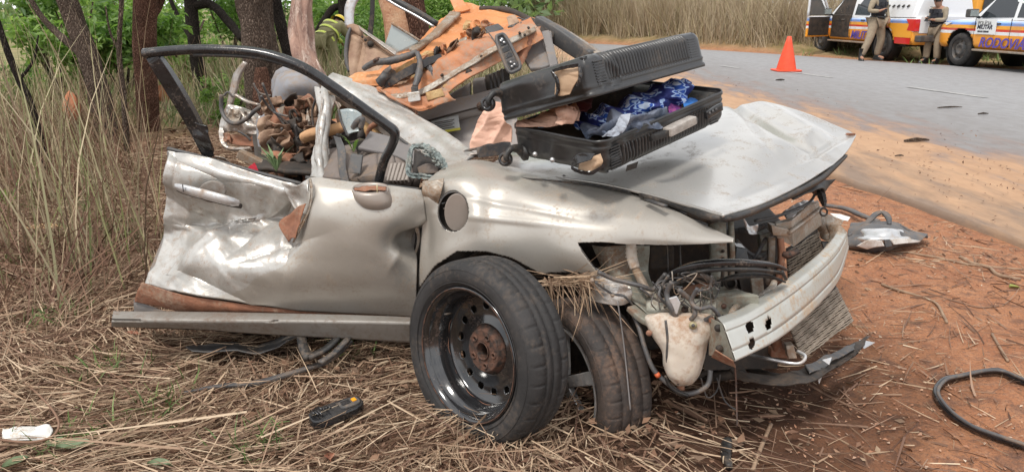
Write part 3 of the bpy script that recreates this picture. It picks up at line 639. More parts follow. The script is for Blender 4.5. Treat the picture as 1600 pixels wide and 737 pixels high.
# splintered wood leaning on the wreck
def splinter():
    t = thing('splintered_trunk', 'splintered pinkish tree trunk with its bark gone, bent down onto the torn car body', 'broken tree', (P(500, 160, 4.3).x, 4.3, 0))
    MB().tube([P(512, 172, 4.25), P(492, 128, 4.3), P(478, 85, 4.35), P(471, 40, 4.4), P(474, -15, 4.45), P(478, -80, 4.5)], [.04, .06, .06, .054, .052, .05], n=26, wob=.8).build('bare_trunk', M['wood_torn'], t)
    pw = mat('pale_wood_fibre', (.60, .50, .42), (.42, .30, .24), 20, rough=.85, bump=.5)
    for i in range(26):
        u = 470+random.random()*40; v = 85+random.random()*60; L = 25+random.random()*40; k = (v-85)/60
        a = P(455+32*k+random.random()*36, v, 4.22-random.random()*.05); b_ = a+(P(512, 178, 4.2)-P(478, 100, 4.2)).normalized()*L*.004+Vector((random.uniform(-.03, .03), -.01, random.uniform(-.02, .02)))
        MB().tube([a, a.lerp(b_, .5)+Vector((0, -.01, 0)), b_], [.002, .007, .002], n=4, sub=1).build('wood_splinter', pw, t)
    return t
splinter()

def bush(label, u, v, Y, r, n, ls, cm, hz=.8, group='green bushes in the woods', kind='bush', h=None):
    c = P(u, v, Y); t = thing(kind, label, 'bush', (c.x, c.y, gz(c.x, c.y)), group)
    m = MB()
    for i in range(5):
        a = random.random()*6.28; m.tube([(c.x, c.y, -.05), (c.x+.15*math.cos(a)*r, c.y+.15*math.sin(a)*r, c.z*.5), (c.x+.5*math.cos(a)*r, c.y+.5*math.sin(a)*r, c.z+.3*r)], [.03, .022, .01], n=5, sub=2)
    m.build('stems', M['bark'], t)
    cs = [(c.x, c.y, c.z)]+[(c.x+random.uniform(-.7, .7)*r, c.y+random.uniform(-.5, .5)*r, c.z+random.uniform(-.5, .5)*r*hz) for _ in range(4)]
    crown(t, cs, [r*.7]+[r*.5]*4, n, ls, M[cm], name='foliage'); return t
B = [  # u, v, Y, radius, leaves, leaf size, mat, label
 (88, 75, 10.5, .7, 1900, .13, 'leaf2', 'bright green bush above the tall grass at the far left'),
 (20, 140, 11, .6, 900, .10, 'leaf', 'dark green bush at the left picture edge behind the grass'),
 (185, 80, 11, .9, 2600, .13, 'leaf', 'leafy bush between the leaning dark trunk and the reddish trunk'),
 (110, 20, 12, .8, 1200, .13, 'leaf', 'dark leafy bush high up beside the leaning dark trunk'),
 (275, 60, 15, 1.1, 2800, .13, 'leaf2', 'light green bush right of the reddish trunk, above the window frame'),
 (350, 5, 17, 1.3, 2400, .14, 'leaf', 'green bush filling the gap between the thin dark tree and the rough trunk'),
 (345, 140, 12.5, .4, 700, .09, 'leaf2', 'low green bush seen through the window frame, left of the rough trunk'),
 (445, 130, 10, .5, 1400, .09, 'leaf2', 'low green shrub between the rough trunk and the grey headrest'),
 (360, 165, 9.5, .35, 900, .07, 'leaf2', 'small bright green shrub beside the foot of the rough trunk'),
 (520, 15, 23, 1.8, 3600, .14, 'leaf2', 'light green bush behind the firefighter'),
 (570, 60, 17, 1.3, 2800, .12, 'leaf', 'green bush behind the silver door tube'),
 (590, 90, 12, .5, 900, .09, 'leaf', 'small green bush just behind the black door strap'),
 (690, 40, 13, 1.0, 3400, .10, 'leaf2', 'fine-leaved bright green bush right of the thick stripped trunk'),
 (680, 10, 20, 1.6, 3200, .13, 'leaf', 'tall green bush behind the torn roof'),
 (740, 60, 16, 1.2, 1600, .12, 'leaf', 'dark green bush low behind the torn roof'),
 (610, 20, 24, 2.0, 3000, .16, 'leaf2', 'far light green thicket behind the thick trunk'),
 (440, 30, 22, 1.8, 3000, .16, 'leaf', 'far green thicket behind the slender forked trunks'),
 (210, 20, 20, 1.6, 2600, .16, 'leaf2', 'far green thicket behind the reddish trunk'),
]
for u, v, Y, r, n, ls, cm, lb in B: bush(lb, u, v, Y, r, n, ls, cm)
F2 = [(790, 6, 30, 1.9, 'first'), (838, 8, 33, 1.6, 'second'), (880, 4, 31, 1.7, 'third'), (930, 2, 34, 2.2, 'fourth'), (985, -2, 36, 2.1, 'fifth'), (1050, -8, 38, 2.2, 'sixth'), (1120, -12, 37, 2.0, 'seventh'), (1190, -14, 34, 1.9, 'eighth'), (1260, -10, 36, 2.0, 'ninth')]
for i, (u, v, Y, r, o_) in enumerate(F2):
    c = P(u, v, Y+6); t = thing('far_tree', 'pale green tree beyond the dry grass across the road, %s from the left' % o_, 'tree', (c.x, c.y, 0), 'trees beyond the dry grass across the road')
    trunk('trunk', [(c.x, c.y, 0), (c.x+.1, c.y, c.z*.6), (c.x-.1, c.y, c.z), (c.x+.2, c.y, c.z+r)], [.16, .12, .09, .03], M['bark'], t, n=8)
    for s in (-1, 1): trunk('branch', [(c.x, c.y, c.z*.7), (c.x+s*.5*r, c.y, c.z+.2), (c.x+s*.8*r, c.y+.2, c.z+.7*r)], [.06, .04, .015], M['bark'], t, n=6)
    crown(t, [(c.x, c.y, c.z), (c.x+.6*r, c.y, c.z+.5*r), (c.x-.6*r, c.y, c.z+.3*r), (c.x+.1, c.y, c.z+r)], [r*.75, r*.55, r*.6, r*.55], 2600, .24, M['leaf3'], hollow=.5)
# far woods closing the horizon on the left: one uncountable mass
n = 17000; xs = RNG.uniform(-42, 4, n); ys = 30+RNG.random(n)*14+.1*np.abs(xs); zz = RNG.random(n)*(2.6+3.5*vnoise(xs*.35, ys*.2, 4))
keep = vnoise(xs*.6, zz*.8, 66) > .42+.25*(xs/ys < -.56)
leaves('far_woods', np.stack([xs, ys, zz+.1], 1)[keep], .35+.3*RNG.random(keep.sum()), M['leaf3'], kind='stuff')
# =================================================================== THE WRECKED CAR
CAR = thing('wrecked_car', 'wrecked silver car with torn-off roof and stripped front end, beside the road', 'car', (0.1, 2.9, 0))
def crush(a, f, s, b=0, f2=20): return lambda S, u, v: a*crease(S, f, s)+b*n3(S, f2, s+5)
# ---- crumpled door
def door_disp(S, u, v):
    left = sstep(475, 400, u+.15*(v-330)); d = .0025*n3(S, 2.5, 3)
    d = d+left*(.075*facet((S[..., 0]+.2*S[..., 2])*5.2, S[..., 2]*6.5, 21)+.014*facet(S[..., 0]*15, S[..., 2]*13, 5)+.003*crease(S, 16, 8))+(1-left)*.006*crease(S, 2.5, 4)
    def g(cu, cv, su, sv, a, th=0):   # dents; narrow ones fold sharply
        p = np.abs(((u-cu)*math.cos(th)+(v-cv)*math.sin(th))/su); q = np.abs((-(u-cu)*math.sin(th)+(v-cv)*math.cos(th))/sv)
        return a*np.exp(-(p**(1.1 if su < 15 else 2)+q**(1.1 if sv < 15 else 2)))
    d = d+g(466, 330, 9, 60, -.035, .22)+g(452, 345, 7, 40, .02, .3)+g(300, 360, 60, 8, .022, .5)+g(395, 318, 8, 34, .02, -.5)+g(425, 395, 60, 6, -.012, -.35)
    d = d+g(330, 345, 30, 32, -.035)+g(410, 350, 22, 45, -.02, .5)+g(358, 370, 110, 9, .03, -.55)+g(320, 405, 60, 7, .018, -.5)+g(295, 425, 12, 26, .012, .4)
    d = d+g(455, 320, 10, 36, -.03, .35)+g(430, 320, 14, 20, .025, .5)+g(640, 375, 26, 18, -.06, -.3)+g(650, 345, 30, 7, .018, -.6)+g(618, 400, 10, 20, .012, .5)
    d = d+g(275, 270, 10, 60, -.012)+g(300, 330, 7, 40, .012, .2)+g(385, 385, 40, 6, -.012, -.7)+g(345, 322, 14, 8, .012)+g(355, 340, 7, 16, -.012, .4)
    return -d*1.0
door_rows = [
 [(263, 234, 3.00), (330, 250, 2.97), (400, 271, 2.94), (452, 284, 2.91), (470, 288, 2.91), (482, 279, 2.86), (550, 288, 2.83), (610, 294, 2.82), (657, 299, 2.86)],
 [(261, 262, 2.955), (328, 275, 2.92), (398, 291, 2.90), (450, 302, 2.88), (469, 306, 2.90), (485, 300, 2.81), (550, 305, 2.78), (610, 311, 2.775), (661, 318, 2.83)],
 [(262, 310, 3.0), (325, 318, 2.99), (392, 330, 2.99), (440, 332, 2.97), (462, 338, 2.95), (486, 335, 2.77), (550, 338, 2.745), (610, 342, 2.75), (661, 345, 2.85)],
 [(262, 350, 3.03), (322, 352, 3.02), (385, 355, 2.99), (425, 352, 2.95), (452, 358, 2.90), (480, 368, 2.77), (550, 372, 2.735), (610, 375, 2.77), (655, 372, 2.90)],
 [(256, 376, 3.0), (305, 384, 2.94), (370, 380, 2.90), (420, 385, 2.84), (450, 392, 2.80), (478, 400, 2.76), (550, 402, 2.745), (610, 402, 2.77), (650, 400, 2.85)],
 [(238, 408, 2.90), (292, 416, 2.84), (355, 420, 2.79), (410, 425, 2.77), (450, 428, 2.76), (478, 434, 2.765), (550, 440, 2.77), (610, 442, 2.79), (650, 440, 2.82)],
 [(224, 440, 2.84), (285, 457, 2.80), (350, 467, 2.79), (410, 475, 2.80), (450, 479, 2.82), (478, 482, 2.83), (550, 486, 2.84), (610, 490, 2.85), (650, 493, 2.86)]]
DOOR = patch('door', door_rows, M['paint'], CAR, 230, 130, door_disp, .012, label='silver front door with its rear half crumpled inwards')
DOOR.data.materials.append(M['paint_scratched'])
for pgn in DOOR.data.polygons:        # scuffed rear half
    c = pgn.center+DOOR.parent.location; u, v = PX(c)
    if u < 468+6*math.sin(v*.2)-(max(0, v-400))*1.9: pgn.material_index = 1
# torn flap and brown gash in the middle
patch('torn_panel_edge', [[(440, 285, 2.86), (462, 290, 2.84), (480, 280, 2.83)], [(446, 300, 2.85), (466, 312, 2.86), (482, 300, 2.80)], [(452, 312, 2.86), (470, 335, 2.84), (484, 325, 2.79)]], M['paint_scratched'], DOOR, 30, 30, crush(.02, 12, 4), .003)
patch('torn_panel_edge', [[(455, 335, 2.86), (468, 322, 2.80), (478, 318, 2.775)], [(436, 350, 2.83), (458, 348, 2.82), (470, 345, 2.765)], [(452, 378, 2.80), (456, 372, 2.775), (462, 372, 2.755)]], M['rust_dirt'], DOOR, 30, 30, crush(.006, 14, 9), .003)
MB().tube([P(484, 280, 2.80), P(487, 300, 2.775), P(483, 325, 2.765), P(474, 345, 2.76), P(466, 362, 2.765), P(458, 378, 2.78)], [.006, .007, .006, .007, .006, .004], n=6, wob=.6).build('torn_seam', M['torn_white'], DOOR)
MB().tube([P(262, 232, 3.02), P(330, 249, 2.99), P(400, 269, 2.96), P(450, 282, 2.93), P(470, 287, 2.93)], .008, n=6).build('window_seal', M['dark_grey'], DOOR)
MB().tube([P(478, 277, 2.88), P(550, 286, 2.85), P(610, 291, 2.84), P(655, 296, 2.87)], .007, n=6).build('window_seal', M['dark_grey'], DOOR)
# inner shell of the door
patch('inner_panel', [[(262, 236, 3.05), (400, 273, 3.0), (470, 289, 2.97), (655, 300, 2.93)], [(266, 330, 3.12), (400, 350, 3.08), (480, 350, 3.0), (650, 350, 2.98)], [(222, 455, 2.95), (400, 478, 2.92), (480, 485, 2.92), (650, 492, 2.92)]], M['grey_plastic'], DOOR, 40, 20, crush(.01, 4, 2), .006)
# handle with its round cup
def handle():
    m = MB(); pts = [P(274, 291, 2.87), P(290, 296, 2.85), P(325, 305, 2.83), P(355, 313, 2.825), P(373, 318, 2.85)]
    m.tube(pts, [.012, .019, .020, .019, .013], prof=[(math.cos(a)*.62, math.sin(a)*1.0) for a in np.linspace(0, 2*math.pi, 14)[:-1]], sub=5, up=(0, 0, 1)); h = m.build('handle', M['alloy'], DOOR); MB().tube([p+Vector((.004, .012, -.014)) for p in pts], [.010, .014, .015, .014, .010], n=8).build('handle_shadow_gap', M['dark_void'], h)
    pts = [P(u, v, 2.862) for u, v in circ(331, 300, 21, 17, 26)]
    MB().prism(pts, (0, .02, 0)).build('handle_cup', M['skirt'], h, bevel=.004)
    MB().box(P(286, 294, 2.832), (.003, .003, .03)).build('handle_joint', M['dark_grey'], h)
handle()
# window frame: black hoop with square section
def wframe():
    path = [(326, 240, 3.02, .022), (302, 190, 2.97, .026), (272, 138, 2.93, .028), (247, 99, 2.90, .026), (236, 86, 2.90, .018)]
    m = MB(); m.tube([P(a, b, c) for a, b, c, d in path], [d for *_, d in path], prof=rect(1.0, .75), sub=6, up=(0, 1, 0), cap=True)
    m.S = [False]*len(m.F)
    o1 = m.build('frame_rear_leg', M['black_gloss'], WF, bevel=.004)
    path = [(225, 84, 2.89, .020), (262, 80, 2.89, .020), (300, 77.5, 2.88, .020), (350, 78, 2.87, .020), (400, 82, 2.86, .020), (440, 92, 2.85, .021), (480, 109, 2.84, .021), (530, 142, 2.83, .021), (575, 174, 2.83, .020), (602, 193, 2.83, .019), (617, 207, 2.83, .020), (612, 228, 2.84, .019), (600, 252, 2.86, .019), (590, 290, 2.885, .020)]
    m = MB(); m.tube([P(a, b, c) for a, b, c, d in path], [d*1.15 for *_, d in path], prof=[(.8*math.cos(a), math.sin(a)) for a in np.linspace(0, 2*math.pi, 13)[:-1]], sub=5, up=(0, 1, 0))
    m.build('frame_rail', M['black_gloss'], WF)
    m = MB(); m.tube([P(a+2, b+9, c-.012) for a, b, c, d in path[2:-3]], .006, prof=rect(1, .6), sub=4, up=(0, 1, 0)); m.build('rubber_lip', M['black_plastic'], WF)
    m = MB(); m.tube([P(314, 232, 3.0), P(318, 218, 2.985), P(308, 190, 2.96), P(288, 150, 2.94), P(262, 108, 2.92)], .006, sub=4, n=6, wob=.4); m.build('rubber_lip', M['hose'], WF)
    patch('torn_rubber', [[(296, 190, 2.95), (325, 195, 2.95)], [(305, 215, 2.97), (330, 222, 2.96)], [(320, 244, 3.0), (334, 244, 3.0)]], M['black_gloss'], WF, 20, 30, crush(.022, 14, 8), .004)
WF = MB().tube([P(327, 246, 3.03), P(322, 232, 3.01)], .012).build('window_frame', M['black_gloss'], CAR)
wframe()
# mirror base
def mirror():
    rings = [(578, 293.5, 28, 7, 2.76), (578, 299, 29, 8, 2.755), (582, 309, 29, 11, 2.75), (588, 319, 26, 9.5, 2.755), (594, 326, 19, 5, 2.77)]
    V = []; n = 28; k = 1/FPX
    for (cu, cv, ru, rv, Y) in rings:
        for i in range(n):
            a = 2*math.pi*i/n; p = P(cu+ru*math.cos(a), cv+rv*.55*math.sin(a), Y); p.y -= .045*math.sin(a)*(ru/29)-.01; V.append(p)
    F = [(j*n+i, j*n+(i+1) % n, (j+1)*n+(i+1) % n, (j+1)*n+i) for j in range(len(rings)-1) for i in range(n)]+[tuple(range((len(rings)-1)*n, len(rings)*n))]
    o = MB().add(V, F, True).build('mirror_base', M['champagne'], CAR)
    s = o.modifiers.new('s', 'SOLIDIFY'); s.thickness = .004
    patch('broken_top', [[(555, 293, 2.79), (580, 291, 2.79), (603, 294, 2.79)], [(553, 297, 2.74), (580, 298, 2.73), (604, 298, 2.74)]], M['rust_dirt'], o, 20, 12, crush(.008, 30, 7), .003)
    MB().tube([P(589, 289, 2.73), P(590, 312, 2.735)], .002, n=5).build('straw_bit', M['yellow_metal'], o)
    patch('backing', [[(552, 300, 2.80), (606, 300, 2.80)], [(560, 322, 2.78), (610, 322, 2.78)]], M['dark_grey'], o, 6, 6, None, .01)
mirror()
# lower flange covered in red dirt
patch('door_flange', [[(222, 441, 2.83), (285, 459, 2.80), (350, 470, 2.79), (410, 478, 2.80), (478, 485, 2.83), (560, 489, 2.84), (650, 494, 2.86)], [(215, 455, 2.84), (285, 472, 2.80), (350, 480, 2.79), (410, 486, 2.80), (478, 490, 2.83), (560, 493, 2.84), (650, 496, 2.86)], [(211, 470, 2.86), (285, 484, 2.83), (350, 489, 2.82), (410, 491, 2.83), (478, 493, 2.85), (560, 495, 2.85), (650, 498, 2.86)]], M['rust_dirt'], CAR, 120, 24, crush(.006, 10, 3), .006)
patch('flange_lip', [[(210, 468, 2.87), (235, 478, 2.86), (262, 488, 2.84)], [(210, 492, 2.86), (228, 492, 2.86), (250, 492, 2.85)]], M['grey_plastic'], CAR, 14, 10, crush(.008, 12, 3), .004)
patch('side_skirt', [[(178, 488, 2.80), (300, 489, 2.79), (420, 491, 2.78), (560, 495, 2.77), (642, 498, 2.77)], [(176, 498, 2.755), (300, 499, 2.745), (420, 500, 2.735), (560, 502, 2.725), (642, 504, 2.725)], [(175, 501, 2.752), (300, 503, 2.742), (420, 504, 2.732), (560, 506, 2.722), (642, 508, 2.722)], [(175, 508, 2.78), (300, 511, 2.77), (400, 519, 2.765), (560, 528, 2.75), (642, 533, 2.75)]], M['skirt'], CAR, 120, 26, lambda S, u, v: .002*n3(S, 6, 2), .008)
patch('floor_sill', [[(215, 492, 2.88), (400, 495, 2.87), (650, 500, 2.86)], [(230, 505, 3.05), (400, 515, 3.05), (650, 530, 3.05)]], M['dark_void'], CAR, 20, 6, crush(.01, 6, 2), .02)
# ---- front fender
arch = [(960, 520), (955, 470), (935, 442), (905, 424), (860, 425), (848, 428), (800, 402), (760, 392), (715, 392), (680, 415), (655, 450), (640, 500), (630, 560), (640, 640), (900, 640)]
light = [(903, 379), (905, 384), (912, 397), (922, 410), (933, 424), (942, 440), (1000, 460), (1200, 460), (1200, 383), (1146, 378), (1100, 380.5), (1040, 382), (980, 381), (940, 378)]
def fen_disp(S, u, v):
    g = lambda cu, cv, su, sv, a, th=0: a*np.exp(-((((u-cu)*math.cos(th)+(v-cv)*math.sin(th))/su)**2+((-(u-cu)*math.sin(th)+(v-cv)*math.cos(th))/sv)**2))
    d = .0025*n3(S, 3, 1)+g(700, 285, 50, 10, .012, -.1)+g(690, 300, 26, 60, -.012)+g(775, 305, 30, 24, -.010)+g(745, 335, 16, 30, .014)+g(672, 310, 8, 30, .016)+g(668, 360, 8, 50, -.012)
    d = d+g(800, 322, 120, 6, -.006, .18)+g(790, 344, 90, 5, .006, .1)+g(900, 330, 60, 20, -.004, .2)
    return -d
frows = [
 [(697, 258, 2.98), (745, 251, 3.0), (800, 262, 2.96), (860, 275, 2.87), (920, 287, 2.78), (980, 301, 2.66), (1040, 323, 2.50), (1095, 350, 2.34), (1146, 374, 2.20)],
 [(678, 272, 2.90), (735, 263, 2.90), (795, 270, 2.88), (858, 285, 2.80), (918, 300, 2.70), (978, 316, 2.585), (1038, 338, 2.44), (1092, 359, 2.31), (1146, 375.5, 2.19)],
 [(664, 300, 2.83), (725, 292, 2.79), (790, 292, 2.77), (855, 305, 2.70), (915, 322, 2.61), (975, 340, 2.515), (1035, 358, 2.40), (1090, 370, 2.285), (1146, 377, 2.185)],
 [(660, 335, 2.83), (718, 330, 2.74), (785, 322, 2.71), (850, 330, 2.64), (912, 350, 2.56), (975, 364, 2.48), (1035, 373, 2.38), (1090, 378, 2.275), (1146, 379, 2.185)],
 [(658, 375, 2.83), (712, 368, 2.72), (780, 352, 2.68), (845, 357, 2.605), (905, 378, 2.535), (975, 384, 2.47), (1035, 386, 2.38), (1090, 387, 2.275), (1146, 386, 2.185)],
 [(656, 430, 2.83), (700, 410, 2.72), (770, 386, 2.67), (840, 392, 2.60), (900, 405, 2.53), (975, 420, 2.47), (1035, 420, 2.38), (1090, 420, 2.275), (1146, 420, 2.185)],
 [(652, 530, 2.85), (700, 500, 2.74), (770, 440, 2.70), (840, 432, 2.62), (925, 440, 2.54), (975, 450, 2.47), (1035, 450, 2.38), (1090, 450, 2.275), (1146, 450, 2.185)]]
FEN = patch('front_fender', frows, M['paint'], CAR, 330, 190, fen_disp, .004, cut=(arch, light, circ(709, 331, 24, 31, 30)))
# round flap over a recess
pts = [P(u, v, 2.745+.0003*(u-712)) for u, v in circ(713, 332, 19, 29.5, 34)]
rf = MB().prism(pts, (.002, .008, 0)).build('round_flap', M['champagne'], CAR, bevel=.003)
V, F = lathe([(1, 0), (1, .03), (.6, .035), (0, .035)], 34); c0 = P(708, 331, 2.76)
ax = P(732, 331, 2.76)-c0; ay = P(708, 362, 2.76)-c0
MB().add([c0+ax*v.x+ay*v.y+Vector((0, v.z, 0)) for v in V], F, True).build('flap_recess', M['dark_void'], CAR)
MB().tube([P(u, v, 2.752) for u, v in circ(709, 331, 24, 31, 20)], .003, n=5, closed=True).build('recess_ring', M['dark_grey'], CAR)
for k in range(2): MB().tube([P(690+k*3, 318+k*8, 2.757), P(700+k, 316+k*9, 2.775)], .003, n=5).build('recess_clip', M['hose'], CAR)
# bent bracket at the fender's rear top
patch('torn_bracket', [[(660, 283, 2.84), (675, 281, 2.83), (694, 279, 2.83)], [(659, 300, 2.82), (676, 302, 2.79), (690, 300, 2.79)], [(664, 318, 2.84), (674, 320, 2.81), (684, 322, 2.80)]], M['torn_white'], CAR, 26, 22, crush(.015, 14, 4), .003)
patch('hinge_pillar', [[(655, 300, 2.92), (668, 300, 2.88)], [(650, 400, 2.92), (664, 400, 2.87)], [(642, 530, 2.92), (660, 530, 2.88)]], M['dark_grey'], CAR, 6, 30, crush(.01, 8, 3), .01)
MB().tube([P(656, 330, 2.86), P(651, 350, 2.84), P(655, 372, 2.85), P(650, 395, 2.86)], [.004, .007, .006, .004], n=6, wob=.5).build('torn_hinge', M['torn_white'], CAR)
# wheel-arch liner (dark inner sheet metal) and dark boxes that keep light out
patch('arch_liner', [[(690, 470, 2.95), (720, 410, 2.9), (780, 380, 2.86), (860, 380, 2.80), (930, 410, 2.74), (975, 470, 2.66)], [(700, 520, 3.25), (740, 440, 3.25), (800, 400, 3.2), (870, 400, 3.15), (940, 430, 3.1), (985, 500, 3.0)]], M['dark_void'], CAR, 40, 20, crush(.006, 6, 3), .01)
MB().hexa([P(640, 310, 3.02), P(1010, 385, 2.95), P(1010, 560, 2.95), P(640, 525, 3.02)], (.1, .9, 0)).build('tub_light_blocker', M['dark_void'], CAR)  # plain dark box for the tub, added to block light and give shade
MB().hexa([P(985, 390, 3.0), P(1225, 345, 3.25), P(1225, 500, 3.15), P(985, 560, 2.9)], (.05, .6, 0)).build('engine_dark_box', M['dark_void'], CAR, bevel=.02)  # plain dark box for the engine, added so the bay stays dark
# ---- hood
def hood_disp(S, u, v):
    g = lambda cu, cv, su, sv, a, th=0: a*np.exp(-((((u-cu)*math.cos(th)+(v-cv)*math.sin(th))/su)**2+((-(u-cu)*math.sin(th)+(v-cv)*math.cos(th))/sv)**2))
    return -(.006*n3(S, 2, 4)+g(1205, 200, 75, 4, .035, .52)+g(1235, 190, 60, 8, -.025, .5)+g(1262, 215, 18, 9, -.02)+g(1290, 232, 40, 4, .018, -.5)+g(1170, 190, 50, 5, .012, .9)+g(1180, 300, 60, 8, .006, -.4)+.004*crease(S, 5, 9)*sstep(1220, 1270, u))
hrows = [
 [(772, 263, 3.0), (850, 273, 2.88), (930, 284, 2.74), (1000, 299, 2.58), (1070, 318, 2.40), (1130, 335, 2.24)],
 [(770, 255, 3.12), (850, 258, 3.01), (935, 264, 2.88), (1020, 275, 2.73), (1110, 292, 2.58), (1200, 313, 2.50)],
 [(780, 247, 3.25), (860, 246, 3.2), (960, 248, 3.02), (1060, 247, 2.88), (1160, 258, 2.80), (1272, 276, 2.84)],
 [(795, 238, 3.5), (880, 232, 3.5), (990, 222, 3.25), (1090, 214, 3.12), (1195, 222, 3.04), (1318, 243, 3.10)],
 [(810, 228, 3.8), (920, 214, 3.75), (1040, 190, 3.7), (1150, 178, 3.55), (1235, 197, 3.35), (1336, 215, 3.38)],
 [(820, 224, 4.0), (940, 205, 3.95), (1060, 178, 3.9), (1180, 163, 3.75), (1242, 172, 3.6), (1337, 209, 3.42)]]
HOOD = patch('hood', hrows, M['paint_hood'], CAR, 200, 140, hood_disp, .010)
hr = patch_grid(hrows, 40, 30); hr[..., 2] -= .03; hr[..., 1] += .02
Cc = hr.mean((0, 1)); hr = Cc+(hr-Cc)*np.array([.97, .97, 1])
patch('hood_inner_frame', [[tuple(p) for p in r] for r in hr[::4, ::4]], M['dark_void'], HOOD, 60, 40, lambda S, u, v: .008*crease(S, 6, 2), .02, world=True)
MB().tube([P(1000, 304, 2.58), P(1070, 324, 2.42), P(1131, 341, 2.26), P(1200, 319, 2.52), P(1275, 283, 2.85), P(1300, 262, 3.0), P(1322, 243, 3.14)], [.006, .010, .012, .012, .012, .012, .006], prof=rect(1, .8), sub=5, up=(0, 0, 1)).build('hood_edge_seal', M['black_plastic'], HOOD)
patch('torn_insulation', [[(1225, 300, 2.75), (1270, 284, 2.9), (1305, 280, 3.0)], [(1240, 312, 2.72), (1280, 296, 2.88), (1285, 300, 2.95)]], M['black_plastic'], HOOD, 20, 12, crush(.015, 10, 2), .006)
MB().tube([P(1300, 225, 3.37), P(1318, 213, 3.40), P(1336, 210, 3.41)], [.004, .012, .004], n=6, wob=.8).build('torn_edge', M['rust_dirt'], HOOD)
MB().tube([P(880, 275, 2.86), P(950, 292, 2.78), P(1010, 303, 2.66), P(1070, 325, 2.52), P(1115, 343, 2.40)], [.008, .016, .016, .02, .02], prof=rect(1, .6), sub=4, up=(0, 0, 1)).build('hood_gap_seal', M['black_plastic'], CAR)
for (a, b) in (((1010, 312), (1040, 322)), ((1048, 322), (1075, 334)), ((1080, 336), (1112, 348))):
    MB().tube([P(a[0], a[1], 2.52), P(b[0], b[1], 2.42)], .008, prof=rect(1, .5), up=(0, 0, 1)).build('seal_clip', M['dark_grey'], CAR)
MB().tube([P(768, 262, 2.96), P(800, 276, 2.86), P(860, 282, 2.78), P(930, 290, 2.72), P(985, 300, 2.62)], .004, n=6).build('hood_rim', M['black_plastic'], HOOD)
# ---- headlight bay
patch('inner_fender', [[(925, 384, 2.62), (955, 384, 2.60), (985, 383, 2.58), (1010, 383, 2.62)], [(935, 408, 2.62), (962, 412, 2.58), (988, 418, 2.56), (1010, 425, 2.6)], [(945, 430, 2.6), (975, 445, 2.52), (1000, 458, 2.48), (1025, 462, 2.5)], [(955, 445, 2.55), (985, 470, 2.45), (1015, 490, 2.36), (1045, 500, 2.34)]], M['green_metal'], CAR, 60, 60, lambda S, u, v: -.012*np.sin((u-v*.35)*.11)-.002*crease(S, 8, 2), .006)
MB().tube([P(986, 380, 2.52), P(987, 400, 2.51), P(992, 418, 2.50)], [.018, .019, .018], n=16).build('filler_neck', M['tank'], CAR)
MB().tube([P(992, 418, 2.50), P(1003, 440, 2.47), P(1016, 462, 2.43)], [.014, .016, .012], n=12).build('filler_pipe', M['torn_white'], CAR)
for k in range(3): MB().tube([P(977, 389+k*6, 2.505), P(996, 389+k*6, 2.505)], .002, n=5).build('pipe_ring', M['tank'], CAR)
MB().tube([P(905, 385, 2.53), P(912, 396, 2.53), P(922, 410, 2.53), P(934, 426, 2.53)], .004, n=6).build('fender_lip', M['dark_grey'], CAR)
def tab(name, quad, m, th=(0, .012, 0), par=None, bev=.003): return MB().prism([P(*q) for q in quad], th).build(name, m, par or CAR, bevel=bev)
BRK = patch('fender_bracket', [[(928, 428, 2.52), (950, 430, 2.48), (968, 440, 2.44), (985, 448, 2.42)], [(930, 448, 2.50), (950, 450, 2.45), (970, 462, 2.42), (988, 458, 2.41)], [(920, 468, 2.5), (945, 474, 2.44), (968, 476, 2.42), (984, 470, 2.42)]], M['silver_trim'], CAR, 50, 36, crush(.012, 9, 5), .005)
for (u, v) in ((957, 460), (940, 445), (925, 437)): MB().tube([P(u, v, 2.425), P(u+1, v+1, 2.44)], .008, n=10).build('bracket_bolt', M['alu'], BRK)
patch('slotted_bracket', [[(905, 425, 2.55), (930, 418, 2.53), (945, 430, 2.5)], [(915, 436, 2.53), (932, 436, 2.5), (948, 446, 2.48)]], M['dark_grey'], BRK, 24, 20, crush(.01, 18, 5), .004)
# lower splash rail, curved
MB().tube([P(985, 480, 2.40), P(1010, 500, 2.34), P(1040, 508, 2.30), P(1075, 512, 2.28)], [.018, .02, .02, .014], prof=rect(1, .5), sub=5, up=(0, 0, 1)).build('curved_rail', M['green_metal'], CAR, bevel=.003)
# frame rail end box
def crash_box():
    q0 = [P(1075, 448, 2.62), P(1118, 440, 2.62), P(1118, 480, 2.6), P(1075, 490, 2.58)]; q1 = [P(1115, 462, 2.36), P(1160, 455, 2.36), P(1160, 498, 2.34), P(1115, 503, 2.34)]
    m = MB(); m.add(q0+q1, [(0, 1, 5, 4), (1, 2, 6, 5), (2, 3, 7, 6), (3, 0, 4, 7)]); o = m.build('crash_box', M['green_metal'], CAR, bevel=.004); s = o.modifiers.new('s', 'SOLIDIFY'); s.thickness = .004
    tab('box_face', [(1115, 463, 2.352), (1158, 455, 2.352), (1186, 462, 2.3), (1186, 487, 2.3), (1160, 497, 2.34), (1118, 503, 2.335)], M['green_metal'], (0, .01, 0))
    for (u, v, r) in ((1131, 478, .009), (1146, 474, .007), (1128, 494, .008), (1150, 490, .007), (1070, 483, .012)):
        MB().tube([P(u, v, 2.338), P(u, v, 2.352)], r, n=12).build('box_bolt', M['rust'] if r > .008 else M['dark_void'], CAR)
crash_box()
patch('rail_plate', [[(1010, 470, 2.42), (1045, 466, 2.40), (1080, 466, 2.38), (1120, 470, 2.35)], [(1012, 490, 2.39), (1045, 492, 2.36), (1080, 495, 2.35), (1118, 492, 2.33)], [(1025, 506, 2.36), (1050, 508, 2.34), (1080, 510, 2.33), (1112, 508, 2.32)]], M['green_metal'], CAR, 50, 30, crush(.01, 7, 6), .006)
